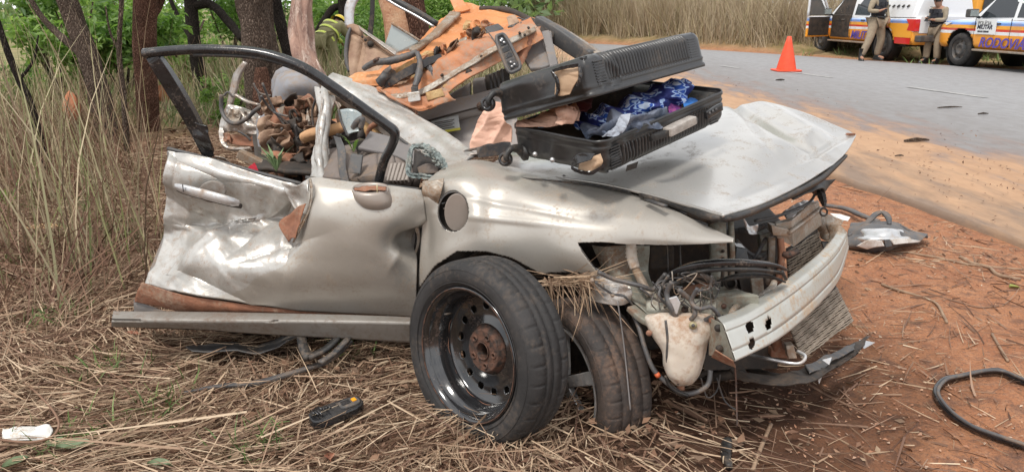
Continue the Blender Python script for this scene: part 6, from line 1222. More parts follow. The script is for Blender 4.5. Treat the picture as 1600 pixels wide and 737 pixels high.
# raised rib block at the end, zip tape, liner
for Fr, par in ((FB, lower), (FT, lid)):
    m = MB()
    for k in range(9): m.box(fp(Fr, .06, -.001, .035+k*.0095), (.05, .006, .0045), Matrix((Fr[1], Fr[2], Fr[3])).transposed())
    m.build('end_rib', M['case'], par, bevel=.001)
    m = MB()
    for k in range(9): m.box(fp(Fr, ln_-.075, -.001, .035+k*.0095), (.05, .006, .0045), Matrix((Fr[1], Fr[2], Fr[3])).transposed())
    m.build('end_rib', M['case'], par, bevel=.001)
    rw = [[tuple(fp(Fr, x, y, .05 if 0 < i < 4 and 0 < j < 4 else .012)) for i, x in enumerate((.012, .1, .35, .6, .688))] for j, y in enumerate((.012, .08, .22, .37, .443))]
    patch('liner', rw, M['case_liner'] if par is lid else M['black_plastic'], par, 40, 30, crush(.006, 6, 3), .003, world=True)
def caster(Fr, x, y, z, par):
    c = fp(Fr, x, y, z); X = Fr[1]; nrm = Fr[2]
    V, F = lathe([(.018, -.012), (.026, -.008), (.027, .008), (.018, .012), (.018, -.012)], 24, frame_basis((-.55, -.8, .15)), c-X*.045+Vector((0, 0, -.01)))
    wh = MB().add(V, F, True).build('caster_wheel', M['black_plastic'], par)
    MB().add(*lathe([(.0, -.014), (.012, -.014), (.013, .014), (0, .014)], 16, frame_basis((-.55, -.8, .15)), c-X*.045+Vector((0, 0, -.01))), True).build('caster_hub', M['hose'], wh)
    MB().tube([c+X*.01, c-X*.02+Vector((0, 0, .012)), c-X*.05+Vector((0, 0, .022)), c-X*.075+Vector((0, 0, .0))], [.022, .02, .014, .008], n=12).build('caster_fork', M['black_gloss'], wh)
    MB().add(*lathe([(.034, 0), (.033, .012), (.02, .018), (0, .018)], 24, frame_basis(-X), c+X*.006), True).build('caster_mount', M['black_plastic'], wh)
caster(FT, 0.0, .42, .03, lid) if False else None
def caster_at(p, par, sc_=1):
    X = Vector((.9, .35, .1)).normalized()
    ax_ = Vector((-.45, -.85, .1))
    wc = p+Vector((-.012, -.01, -.012)); V, F = lathe([(.014, -.013), (.026, -.010), (.028, 0), (.026, .010), (.014, .013), (.014, -.013)], 26, frame_basis(ax_), wc)
    wh = MB().add(V, F, True).build('caster_wheel', M['black_gloss'], par)
    MB().add(*lathe([(0, .012), (.012, .013), (.014, .006), (.014, -.013), (0, -.013)][::-1], 16, frame_basis(ax_), wc), True).build('caster_hub', M['hose'], wh)
    MB().tube([p+X*.055+Vector((0, 0, .004)), p+X*.035+Vector((0, -.006, .022)), p+X*.008+Vector((0, -.02, .026)), p+X*(-.012)+Vector((0, -.026, .004)), p+X*(-.008)+Vector((0, -.026, -.012))], [.02, .017, .012, .010, .008], n=12).build('caster_fork', M['black_plastic'], wh)
    MB().add(*lathe([(.030, 0), (.030, .014), (.022, .02), (0, .02)], 24, frame_basis(-X), p+X*.07), True).build('caster_mount', M['black_plastic'], wh)
caster_at(P(768, 157, 2.80), lid); caster_at(P(795, 243, 2.80), lower)
# torn openings showing the tan liner on both shells
def tear(name, rows, par, amp=.008):
    o = patch(name, rows, M['case_liner'], par, 40, 40, crush(amp, 10, 6), .002); return o
t1 = tear('torn_opening', [[(866, 113, 2.56), (880, 108, 2.52), (902, 104, 2.49)], [(868, 125, 2.55), (885, 120, 2.50), (905, 118, 2.465)], [(868, 148, 2.56), (878, 150, 2.53), (890, 148, 2.5)]], lid, .012)
MB().tube([P(862, 112, 2.55), P(870, 125, 2.53), P(872, 140, 2.53), P(868, 152, 2.54)], [.004, .007, .006, .003], n=6, wob=.6).build('torn_rim', M['black_gloss'], t1)
MB().tube([P(864, 111, 2.55), P(882, 106, 2.50), P(905, 102, 2.47)], [.004, .006, .006], n=6, wob=.6).build('torn_rim', M['black_gloss'], t1)
MB().tube([P(905, 102, 2.47), P(907, 118, 2.46), P(902, 135, 2.46)], [.006, .008, .004], n=6, wob=.6).build('torn_rim', M['black_gloss'], t1)
t2 = tear('torn_opening', [[(905, 252, 2.50), (922, 246, 2.46), (938, 240, 2.45)], [(905, 262, 2.49), (925, 258, 2.45), (942, 253, 2.44)], [(902, 266, 2.5), (922, 268, 2.46), (938, 262, 2.45)]], lower, .010)
patch('dented_flap', [[(893, 252, 2.50), (905, 240, 2.47), (930, 240, 2.44)], [(895, 262, 2.50), (906, 256, 2.46), (925, 250, 2.44)]], M['black_gloss'], t2, 24, 16, crush(.015, 14, 4), .003)
MB().tube([P(893, 262, 2.49), P(905, 268, 2.47), P(925, 270, 2.45), P(944, 258, 2.44)], [.004, .007, .007, .004], n=6, wob=.6).build('torn_rim', M['black_gloss'], t2)
for (u, v) in ((836, 241), (863, 250)): MB().tube([P(u, v, 2.70-.0042*(u-836)), P(u, v, 2.74-.0042*(u-836))], .009, n=14).build('rivet', M['alloy'], lower)
patch('chipped_hole', [[(980, 258, 2.515), (997, 252, 2.53)], [(978, 268, 2.515), (994, 262, 2.53)]], M['dark_void'], lower, 10, 8, crush(.005, 20, 2), .002)
# handle with a tape wrap, combination lock
hp = [(1018, 218, 2.60), (1024, 214, 2.585), (1040, 208, 2.60), (1060, 198, 2.65), (1082, 188, 2.70), (1087, 189, 2.72)]
hd = MB().tube([P(*q) for q in hp], [.010, .013, .013, .013, .012, .009], prof=rect(1, .8), sub=4, up=(0, 0, 1)).build('carry_handle', M['black_plastic'], SC, bevel=.003)
MB().tube([P(1042, 207, 2.597), P(1060, 198, 2.645), P(1083, 187, 2.695)], [.0175, .018, .017], prof=rect(1, .85), sub=4, up=(0, 0, 1)).build('tape_wrap', mat('clear_tape_wrap', (.42, .38, .34), (.3, .27, .24), 30, rough=.3, bump=.5, bscale=60), hd, bevel=.003)
lk = MB().tube([P(1103, 181, 2.80), P(1115, 173, 2.83), P(1127, 166, 2.86)], .012, prof=rect(.7, 1.3), sub=2, up=(0, 0, 1)).build('combination_lock', M['black_gloss'], SC, bevel=.003)
for k in range(3): MB().tube([P(1109+k*5, 177-k*3, 2.80+k*.014), P(1109+k*5, 177-k*3, 2.79+k*.014)], .005, n=10).build('lock_dial', M['hose'], lk)
# clothes
def cloth(name, lb, cat_, rows, m, nu=70, nv=60, amp=.03, f=7, s=3, th=.003, extra=None):
    base = P(*rows[len(rows)//2][len(rows[0])//2]); o = patch(name, rows, m, None, nu, nv, (lambda S, u, v: amp*fold(S, f, s)+amp*.35*fold(S, f*2.6, s+4)+(extra(S, u, v) if extra else 0)), th)
    tag(o, lb, cat_); return o
def floral():
    m = mat('blue_floral_cloth', (.02, .05, .26), rough=.8, bump=.1); nt = m.node_tree; N = nt.nodes; L = nt.links; bs = N['Principled BSDF']; tc = N.new('ShaderNodeTexCoord')
    v = N.new('ShaderNodeTexVoronoi'); v.inputs['Scale'].default_value = 13; v.inputs['Randomness'].default_value = .9; n = N.new('ShaderNodeTexNoise'); n.inputs['Scale'].default_value = 9; n.inputs['Detail'].default_value = 1
    ad = N.new('ShaderNodeMixRGB'); ad.blend_type = 'LINEAR_LIGHT'; ad.inputs[0].default_value = .03; L.new(tc.outputs['Object'], ad.inputs[1]); L.new(n.outputs['Color'], ad.inputs[2]); L.new(ad.outputs[0], v.inputs['Vector'])
    cr = N.new('ShaderNodeValToRGB'); e = cr.color_ramp.elements; e[0].position = .0; e[0].color = (.55, .66, .82, 1); e[1].position = .62; e[1].color = (.012, .02, .13, 1)
    for p_, c_ in ((.10, (.03, .12, .5)), (.15, (.6, .7, .85)), (.30, (.6, .7, .85)), (.33, (.03, .12, .5)), (.42, (.02, .06, .32)), (.45, (.4, .55, .8)), (.50, (.4, .55, .8)), (.52, (.02, .05, .28))): q = e.new(p_); q.color = c_+(1,)
    L.new(v.outputs['Distance'], cr.inputs[0]); L.new(cr.outputs[0], bs.inputs['Base Color']); return m
flo = floral()
cloth('floral_shirt', 'blue and white floral shirt crumpled under the raised suitcase lid', 'shirt', [[(895, 178, 2.85), (940, 165, 2.85), (985, 145, 2.92), (1030, 125, 3.0), (1080, 118, 3.08)], [(895, 192, 2.75), (945, 172, 2.70), (990, 155, 2.78), (1040, 138, 2.86), (1084, 130, 3.0)], [(900, 205, 2.72), (950, 190, 2.64), (1000, 172, 2.72), (1040, 155, 2.8), (1082, 150, 2.95)], [(905, 212, 2.74), (955, 205, 2.66), (1005, 190, 2.74), (1045, 175, 2.83), (1080, 160, 2.98)]], flo, 140, 100, .022, 8, 3, extra=lambda S, u, v: .025*np.abs(np.sin(u*.05-v*.12+3*n3(S, 5, 2))))
jeans = mat('faded_grey_denim', (.08, .10, .145), (.17, .19, .24), 14, .42, .58, rough=.9, bump=.2, bscale=200)
cloth('grey_jeans', 'faded grey blue jeans bunched at the front of the open suitcase', 'jeans', [[(905, 195, 2.70), (940, 182, 2.66), (980, 172, 2.66), (1020, 165, 2.72), (1050, 172, 2.80)], [(908, 205, 2.62), (942, 190, 2.58), (982, 178, 2.60), (1020, 175, 2.66), (1052, 180, 2.76)], [(912, 212, 2.60), (945, 208, 2.54), (985, 195, 2.58), (1022, 190, 2.64), (1040, 192, 2.72)], [(925, 216, 2.60), (950, 216, 2.545), (985, 210, 2.59), (1018, 203, 2.65), (1035, 200, 2.70)]], jeans, 140, 110, .030, 8, 13, extra=lambda S, u, v: .03*np.abs(np.sin(u*.07+v*.11+3*n3(S, 5, 2))))
cloth('white_towel_end', 'pale end of a grey garment folded over the jeans in the suitcase', 'garment', [[(968, 182, 2.58), (985, 176, 2.58)], [(962, 196, 2.555), (982, 192, 2.555)], [(950, 206, 2.535), (972, 208, 2.545)], [(940, 212, 2.535), (958, 214, 2.54)]], mat('pale_grey_cloth', (.36, .39, .44), (.24, .27, .32), 9, rough=.9), 30, 50, .02, 14, 8)
cloth('beige_blouse', 'beige pink blouse spilling from the left end of the suitcase', 'blouse', [[(808, 190, 2.84), (835, 180, 2.84), (865, 168, 2.82), (900, 160, 2.8)], [(806, 195, 2.80), (835, 190, 2.76), (868, 180, 2.70), (905, 172, 2.66)], [(806, 198, 2.80), (838, 197, 2.72), (870, 195, 2.66), (905, 190, 2.62)]], mat('beige_pink_cloth', (.52, .33, .24), (.40, .24, .18), 9, rough=.9), 80, 40, .025, 9, 3)
cloth('peach_scarf', 'peach coloured scarf looped at the middle of the suitcase opening', 'scarf', [[(872, 165, 2.72), (885, 160, 2.7), (898, 168, 2.68)], [(868, 180, 2.66), (886, 172, 2.62), (900, 182, 2.62)], [(866, 192, 2.64), (878, 195, 2.61), (895, 192, 2.62)]], mat('peach_cloth', (.62, .40, .30), (.5, .3, .22), 9, rough=.9), 40, 40, .03, 11, 23)
cloth('maroon_garment', 'dark maroon garment tucked beneath the lid beside the peach scarf', 'garment', [[(885, 160, 2.85), (925, 152, 2.82)], [(888, 178, 2.74), (925, 170, 2.7)]], mat('maroon_cloth', (.10, .018, .02), (.05, .01, .012), 9, rough=.9), 30, 20, .02, 9, 23)
cloth('blue_cap', 'bright blue garment in the right corner of the suitcase', 'garment', [[(1066, 158, 2.95), (1082, 152, 3.0), (1096, 156, 3.02)], [(1068, 168, 2.88), (1082, 165, 2.9), (1098, 165, 2.96)], [(1072, 178, 2.85), (1084, 176, 2.87), (1096, 170, 2.92)]], mat('bright_blue_cloth', (.02, .13, .42), (.03, .18, .5), 9, rough=.85), 30, 30, .012, 8, 3)
cloth('purple_garment', 'purple printed garment between the jeans and the blue garment', 'garment', [[(1042, 160, 2.9), (1066, 162, 2.93)], [(1046, 178, 2.80), (1066, 180, 2.84)]], mat('purple_cloth', (.12, .02, .16), (.35, .08, .25), 30, .45, .55, rough=.85), 24, 24, .015, 9, 13)
cloth('light_blue_underlayer', 'pale blue cloth edge showing at the left rim of the suitcase', 'garment', [[(842, 192, 2.76), (866, 190, 2.72)], [(842, 200, 2.745), (866, 198, 2.70)]], mat('pale_blue_cloth', (.2, .35, .55), rough=.9), 16, 10, .006, 9, 13)
cloth('salmon_cloth', 'salmon pink cloth hanging behind the suitcase wheels onto the cowl', 'cloth', [[(763, 160, 3.0), (778, 158, 2.97), (790, 162, 2.95)], [(745, 182, 3.02), (768, 182, 2.96), (790, 190, 2.92)], [(736, 205, 3.04), (765, 205, 2.97), (798, 205, 2.92)], [(733, 232, 3.02), (760, 226, 2.98), (800, 222, 2.93)]], mat('salmon_cotton', (.80, .50, .38), (.70, .42, .31), 6, rough=.9, bump=.1), 100, 100, .014, 8, 33, extra=lambda S, u, v: .016*np.abs(np.sin((u*1.0+(v-160)*.55)*.09+2*n3(S, 4, 2))))
# =================================================================== LOOSE THINGS ON THE GROUND
def gp(u, v, z=0.0): p = G(u, v, z); return Vector((p.x, p.y, gz(p.x, p.y)+z))
# window seal loop at right
SL = [(1462, 612), (1475, 597), (1500, 590), (1535, 587), (1562, 588), (1590, 600), (1640, 622), (1700, 660), (1690, 715), (1640, 712), (1600, 700), (1560, 685), (1520, 668), (1490, 648), (1470, 628)]
sl = thing('window_seal', 'black rubber window seal lying in a loop on red soil at the right', 'rubber seal', tuple(gp(1500, 640)))
MB().tube([gp(u, v, .018) for u, v in SL], [.012, .013, .011, .012, .013]*3, n=10, closed=True, sub=6).build('seal_bead', M['black_gloss'], sl)
MB().tube([gp(u+1, v-1, .03)+Vector((.006, 0, 0)) for u, v in SL], .0065, n=6, closed=True, sub=6).build('seal_lip', M['hose'], sl)
MB().tube([gp(u+4, v+2, .012)+Vector((-.004, .016, 0)) for u, v in SL], .006, n=6, closed=True, sub=6).build('seal_lip', M['hose'], sl)
# headlamp housing
hl = thing('broken_headlamp', 'broken grey headlamp housing lying on the soil beyond the bumper beam', 'headlamp', tuple(gp(1370, 390)))
patch('housing_shell', [[(1330, 350, 4.660), (1362, 345, 4.637), (1400, 348, 4.602), (1420, 360, 4.567), (1450, 366, 4.543)], [(1325, 365, 4.485), (1355, 358, 4.404), (1395, 358, 4.357), (1418, 366, 4.369), (1446, 370, 4.427)], [(1322, 382, 4.334), (1350, 380, 4.264), (1390, 378, 4.241), (1415, 375, 4.287), (1436, 378, 4.334)], [(1324, 390, 4.369), (1352, 394, 4.287), (1385, 391, 4.264), (1405, 384, 4.311), (1430, 380, 4.380)]], M['hose'], hl, 80, 50, crush(.012, 7, 3), .006)
patch('reflector_bowl', [[(1335, 372, 4.427), (1352, 360, 4.380), (1385, 356, 4.357), (1410, 362, 4.357)], [(1338, 380, 4.311), (1355, 370, 4.264), (1388, 366, 4.229), (1418, 372, 4.264)], [(1345, 386, 4.264), (1360, 380, 4.217), (1392, 378, 4.206), (1424, 377, 4.252)]], M['alloy'], hl, 60, 36, lambda S, u, v: .01*np.sin(v*.5)+.006*crease(S, 9, 3), .004)
patch('lens_shard', [[(1338, 384, 4.217), (1358, 374, 4.194), (1378, 376, 4.182)], [(1355, 389, 4.217), (1366, 386, 4.194), (1382, 384, 4.182)]], M['white_plastic'], hl, 16, 12, None, .003)
patch('lens_shard', [[(1390, 374, 4.194), (1412, 372, 4.217), (1438, 376, 4.287)], [(1396, 382, 4.194), (1415, 380, 4.217), (1436, 378, 4.287)]], M['white_plastic'], hl, 16, 12, None, .003)
MB().hexa([P(1382, 375, 4.188), P(1392, 374, 4.194), P(1394, 384, 4.182), P(1384, 386, 4.177)], (0, .01, 0)).build('housing_rib', M['dark_grey'], hl)
MB().tube([P(1325, 368, 4.427), P(1350, 352, 4.497), P(1368, 335, 4.602), P(1380, 332, 4.602), P(1388, 340, 4.543), P(1390, 350, 4.485)], [.008, .014, .018, .02, .018, .01], prof=rect(1, .35), sub=6, up=(0, 0, 1)).build('curled_strip', M['hose'], hl)
MB().tube([gp(1288, 322, .03), gp(1320, 326, .04), gp(1345, 335, .05), gp(1372, 345, .06)], [.018, .02, .02, .016], prof=rect(1, .5), sub=6).build('trim_strip', M['hose'], hl)
MB().tube([P(1406, 352, 4.567), P(1425, 362, 4.543), P(1449, 370, 4.520)], .012, prof=rect(1, .6), sub=3).build('housing_edge', M['hose'], hl)
o = plate('white_shard', [(1297, 333, 4.55), (1312, 334, 4.55), (1329, 339, 4.52), (1325, 345, 4.45), (1308, 342, 4.45)], M['white_plastic'], None, (0, .006, -.004)); tag(o, 'white plastic shard lying between the bumper end and the grey trim strip', 'plastic shard')
o = plate('white_shard', [(1346, 532, 2.72), (1370, 530, 2.75), (1362, 542, 2.70), (1352, 544, 2.68)], M['white_plastic'], None, (0, .005, 0)); 
bpy.data.objects.remove(o)
# switch unit in straw
su = thing('switch_unit', 'shiny black window switch unit with an orange button lying in the straw', 'car switch', tuple(gp(525, 645)))
a, b, c, d = gp(478, 646, .085), gp(558, 617, .085), gp(573, 635, .085), gp(490, 664, .08)
def L4(s, t, h=0): return a.lerp(b, s).lerp(d.lerp(c, s), t)+Vector((0, 0, h))
ring = [(.5+.5*math.copysign(abs(math.cos(t))**.5, math.cos(t)), .5+.5*math.copysign(abs(math.sin(t))**.6, math.sin(t))) for t in np.linspace(0, 2*math.pi, 29)[:-1]]
MB().prism([L4(.0+s, t) for s, t in ring], (0, 0, -.03)).build('switch_body', M['black_gloss'], su, bevel=.004)
MB().prism([L4(.56+.38*s, .2+.6*t, .006) for s, t in ring], (0, 0, -.01)).build('switch_plate', M['dark_grey'], su, bevel=.002)
MB().hexa([L4(.80, .38, .010), L4(.88, .36, .010), L4(.89, .58, .010), L4(.81, .60, .010)], (0, 0, -.01)).build('orange_button', mat('orange_button', (.85, .35, .01), rough=.4), su, bevel=.001)
MB().hexa([L4(.60, .36, .010), L4(.76, .34, .010), L4(.77, .6, .010), L4(.61, .62, .010)], (0, 0, -.008)).build('black_button', M['black_gloss'], su, bevel=.001)
for k in range(7): MB().tube([L4(.05+.05*k, random.uniform(.1, .6), .012), L4(.08+.05*k, random.uniform(.4, .9), .016)], .004, n=5).build('broken_tab', M['black_gloss'], su)
# door seal strip and torn trims under the sill
s1 = MB().tube([gp(285, 612, .03), gp(340, 605, .04), gp(400, 598, .045), gp(440, 590, .05), gp(480, 575, .06), gp(515, 560, .07), gp(548, 530, .1)], [.005, .010, .013, .013, .012, .013, .012], prof=rect(1, .5), sub=6, up=(0, 0, 1)).build('rubber_strip', M['hose'], None, bevel=.002)
tag(s1, 'long grey black rubber strip snaking through straw below the car sill', 'rubber strip')
s2 = patch('torn_trim_sheet', [[(290, 541, 2.85), (340, 536, 2.9), (400, 538, 2.9), (435, 530, 2.9), (462, 518, 2.9)], [(300, 548, 2.78), (345, 549, 2.78), (395, 551, 2.78), (430, 545, 2.8), (465, 528, 2.82)]], M['dark_grey'], None, 60, 14, crush(.015, 6, 3), .005); tag(s2, 'dark torn plastic sheet curling out from under the sill', 'plastic trim')
s3 = thing('plastic_channel', 'dark plastic channel pieces lying under the sill just left of the loose wheel', 'plastic channel', tuple(gp(500, 550)))
MB().tube([P(470, 515, 2.8), P(473, 540, 2.72), P(482, 560, 2.66)], .02, prof=rect(.9, .5), sub=3).build('channel_post', M['black_plastic'], s3)
MB().tube([P(482, 558, 2.66), P(510, 545, 2.7), P(530, 525, 2.76)], .016, prof=rect(1, .5), sub=3).build('channel_rail', M['black_plastic'], s3)
MB().tube([P(500, 566, 2.60), P(522, 552, 2.66), P(545, 528, 2.74)], .012, prof=rect(1, .5), sub=3).build('channel_rail', M['dark_grey'], s3)
# paper and cable bottom left
o = patch('crumpled_paper', [[tuple(gp(5, 672, .05)), tuple(gp(38, 667, .06)), tuple(gp(78, 668, .055))], [tuple(gp(4, 680, .05)), tuple(gp(40, 678, .07)), tuple(gp(82, 677, .05))], [tuple(gp(6, 690, .04)), tuple(gp(42, 690, .05)), tuple(gp(78, 686, .045))]], M['white_plastic'], None, 30, 20, crush(.03, 9, 3), .001, world=True, smooth=False); tag(o, 'crumpled white paper lying in the straw at the lower left', 'paper')
o = MB().tube([gp(0, 688, .06), gp(45, 690, .07), gp(80, 680, .08), gp(92, 662, .09), gp(82, 640, .08), gp(60, 615, .06), gp(40, 600, .04)], .004, n=6).build('bare_stem', M['straw_dark'], None); tag(o, 'curved woody stem looping over the white paper at the lower left', 'stem')
def broadleaf(lb, u, v, L, ang, m, h=.05):
    c = gp(u, v, h); dx = Vector((math.cos(ang), math.sin(ang), .1)); dy = Vector((-math.sin(ang), math.cos(ang), 0)); rows = []
    for t, w_ in ((0, .06), (.15, .5), (.4, 1), (.7, .85), (.9, .4), (1, .04)):
        rows.append([tuple(c+dx*(t-.5)*L+dy*s*w_*L*.27+Vector((0, 0, .012*abs(s)-.02*t*t))) for s in (-1, -.5, 0, .5, 1)])
    o = patch('broad_leaf', rows, m, None, 12, 16, None, 0, world=True); tag(o, lb, 'leaf'); return o
gl = mat('grey_green_leaf', (.16, .21, .11), (.11, .15, .07), 20, rough=.55); gy = mat('yellow_green_leaf', (.30, .33, .07), (.22, .24, .06), 20, rough=.6); bt = mat('brown_leaf', (.34, .13, .07), (.24, .1, .06), 20, rough=.8)
broadleaf('broad grey green leaf, the one lying flattest right of the white paper', 118, 698, .11, .3, gl)
broadleaf('broad grey green leaf pointing up, nearest the white paper', 88, 690, .10, 2.4, gl)
broadleaf('grey green leaf partly under straw, at the very bottom left corner', 25, 722, .09, 1.2, gl)
broadleaf('pale grey green leaf in the straw midway along the bottom left', 250, 727, .07, .2, gl)
broadleaf('reddish brown leaf in the straw below the black switch unit', 515, 712, .06, 1.9, bt)
broadleaf('small red brown leaf in the straw left of the sill end', 208, 524, .06, .2, bt)
broadleaf('yellow green leaf lying alone on red soil near the right edge', 1586, 445, .07, .2, gy, .01)
broadleaf('large dry tan leaf curled in the straw left of the car door', 68, 368, .22, .1, mat('tan_leaf', (.55, .36, .18), (.42, .27, .13), 20, rough=.8), .06)
# little plants in the wreck area
def plantlet(lb, u, v, Y, n, m, L=.13):
    c = P(u, v, Y); t = thing('small_plant', lb, 'plant', tuple(c))
    for k in range(n):
        a = 2*math.pi*k/n+random.random(); d = Vector((math.cos(a), math.sin(a)*.7, .9+random.random()*.5)); s = d.cross(Vector((0, 0, 1))).normalized()*.007; e = c+d*L*(.6+.5*random.random())
        MB().add([c-s*.3, c.lerp(e, .5)+s+Vector((0, 0, .02)), e, c.lerp(e, .5)-s+Vector((0, 0, .02))], [(0, 1, 2, 3)]).build('plant_leaf', m, t)
plantlet('small leafy green plant behind the crumpled door top, next to the red scrap', 432, 268, 3.15, 16, mat('plant_green', (.13, .2, .08), (.26, .34, .17), 30, rough=.5), .085)
plantlet('bright green sprout inside the cabin near the seat belt', 553, 238, 3.35, 7, M['leaf2'], .06)
plantlet('light green sprig in the tall grass at the left picture edge', 14, 325, 4.6, 9, M['leaf2'], .16)
o = patch('red_scrap', [[(388, 262, 3.1), (398, 254, 3.1)], [(392, 270, 3.08), (404, 268, 3.08)]], mat('red_cloth', (.55, .02, .04), rough=.7), None, 14, 12, crush(.02, 14, 3), .003); tag(o, 'small red scrap behind the crumpled door top', 'scrap')
# red clay mounds in the grass
def rock(name, lb, u, v, Y, rx, rz, m, cat_='clay lump'):
    c = P(u, v, Y); V, F = lathe([(.05, -1), (.7, -.7), (1, -.1), (.9, .4), (.55, .85), (.05, 1)], 22)
    V = [Vector((p.x*rx, p.y*rx*.8, p.z*rz))*(1+.35*mnoise.noise(p*1.7+c)) + c for p in V]; o = MB().add(V, F, True).build(name, m); tag(o, lb, cat_); s = o.modifiers.new('s', 'SUBSURF'); s.levels = s.render_levels = 1
clay = mat('termite_clay', (.52, .22, .12), (.42, .16, .08), 8, rough=.95, bump=.8, bscale=30)
rock('clay_mound', 'orange clay mound standing in the tall dry grass at the left', 112, 168, 7.8, .09, .15, clay)
rock('clay_mound', 'small orange clay patch behind the rear leg of the window frame', 254, 146, 11, .14, .12, clay)
# stray debris on road and soil
def debris(name, lb, u, v, L, w_, ang, m, cat_='debris', h=.02):
    c = gp(u, v, h); c.z = max(c.z, .02+h*.5); d = Vector((math.cos(ang), math.sin(ang), 0)); o = MB().tube([c-d*L*.5, c+Vector((.01, .01, w_*.3)), c+d*L*.5], [w_*.5, w_, w_*.4], n=6, sub=3, wob=.5).build(name, m); tag(o, lb, cat_)
debris('bark_chunk', 'bark chunk with a pale end lying on the orange dirt of the road', 1432, 221, .30, .025, .2, M['bark'])
debris('dark_scrap', 'dark scrap lying flat on the dirty road edge beyond the hood', 1405, 245, .09, .010, .1, M['dark_void'])
debris('dark_scrap', 'dark flat scrap on the asphalt just below the traffic cone', 1219, 126, .2, .02, .3, M['dark_void'])
debris('dark_twig', 'dark twig on the asphalt right of the hood', 1484, 169, .4, .014, .2, M['bark'])
debris('dark_twig', 'short dark twig on the asphalt near the right edge', 1536, 179, .16, .014, .2, M['bark'])
debris('root', 'curved pale root lying on the red soil right of the bumper', 1478, 490, .01, .001, 0, M['straw'])
bpy.data.objects.remove(bpy.data.objects['root'])
for nm, lb, pts, r in (('root', 'curved grey root lying on the red soil, bending downward at its right end', [(1378, 442), (1410, 455), (1440, 464), (1462, 478), (1472, 498), (1478, 512)], .007),
                       ('root', 'long straight brown root along the soil behind the bumper', [(1415, 395), (1470, 405), (1520, 412), (1600, 415)], .006),
                       ('root', 'pale forked root near the right edge, below the pavement edge', [(1500, 400), (1520, 408), (1545, 416), (1560, 428), (1595, 432)], .010),
                       ('root', 'thin dark root crossing the soil at the right edge', [(1440, 452), (1490, 468), (1530, 480), (1560, 478)], .005),
                       ('stick', 'bare light stick slanting on the soil right of the torn undertray', [(1549, 527), (1560, 548), (1573, 572)], .006),
                       ('stick', 'broken stick lying across the straw at the bottom right of the washer tank', [(1205, 660), (1190, 695), (1176, 735)], .007),
                       ('stick', 'dark buried root running toward the camera below the washer tank', [(1040, 628), (1080, 645), (1105, 658)], .009),
                       ('stick', 'long pale stick at the bottom of the straw below the front wheel', [(830, 695), (880, 690), (930, 682), (985, 676)], .006)):
    o = MB().tube([gp(u, v, r*.8) for u, v in pts], r, n=7, wob=.3).build(nm, M['straw_dark'] if 'dark' in lb else mat('weathered_stick', (.34, .23, .15), (.22, .14, .09), 20, rough=.85), None); tag(o, lb, 'root' if nm == 'root' else 'stick')
o = MB().tube([gp(1136, 690, .02), gp(1134, 712, .02), gp(1140, 730, .02)], [.016, .018, .01], n=8, wob=.3).build('rubber_plug', M['black_plastic'], None); tag(o, 'black rubber plug stuck in the ground at the bottom centre', 'rubber plug')
# traffic cone
kn = thing('traffic_cone', 'orange red traffic cone standing on the asphalt beyond the hood', 'traffic cone', tuple(gp(1228, 113)))
c = gp(1228, 112); c.z = .018; co = mat('cone_orange', (.85, .09, .03), (.75, .07, .025), 12, rough=.45)
MB().add(*lathe([(.215, .03), (.18, .20), (.125, .42), (.075, .62), (.045, .74), (.035, .75), (.03, .74)], 36, None, c), True).build('cone_body', co, kn)
MB().prism([c+Vector((.29*math.copysign(abs(math.cos(t))**.35, math.cos(t)), .29*math.copysign(abs(math.sin(t))**.35, math.sin(t)), 0)) for t in np.linspace(0, 2*math.pi, 33)[:-1]], (0, 0, .03)).build('cone_base', co, kn, bevel=.006)
# =================================================================== PEOPLE
def skin(name, mat_, verts, edges, radii, parent, lv=2):
    me = bpy.data.meshes.new(name); me.from_pydata([tuple(v) for v in verts], edges, []); o = bpy.data.objects.new(name, me); COL.objects.link(o)
    m = o.modifiers.new('skin', 'SKIN'); m.use_smooth_shade = True
    for i, r in enumerate(radii):
        sv = me.skin_vertices[0].data[i]; sv.radius = (r, r) if not hasattr(r, '__len__') else r
    me.skin_vertices[0].data[0].use_root = True
    s = o.modifiers.new('sub', 'SUBSURF'); s.levels = s.render_levels = lv
    dg = bpy.context.evaluated_depsgraph_get(); dg.update(); nm = bpy.data.meshes.new_from_object(o.evaluated_get(dg)); bpy.data.objects.remove(o)
    nm.materials.clear(); nm.materials.append(mat_); return obj(name, nm, parent)
skinm = mat('skin_tone', (.36, .19, .12), rough=.55, sub=.1)
khaki = mat('khaki_uniform', (.33, .27, .19), (.26, .21, .145), 12, rough=.9, bump=.3, bscale=20); vestm = mat('black_vest', (.012, .013, .018), (.03, .03, .036), 14, rough=.75, bump=.3, bscale=30)
bootm = mat('black_boot', (.012, .012, .012), rough=.4); tanb = mat('khaki_trousers', (.32, .255, .18), (.25, .195, .14), 9, rough=.95, bump=.4, bscale=18)
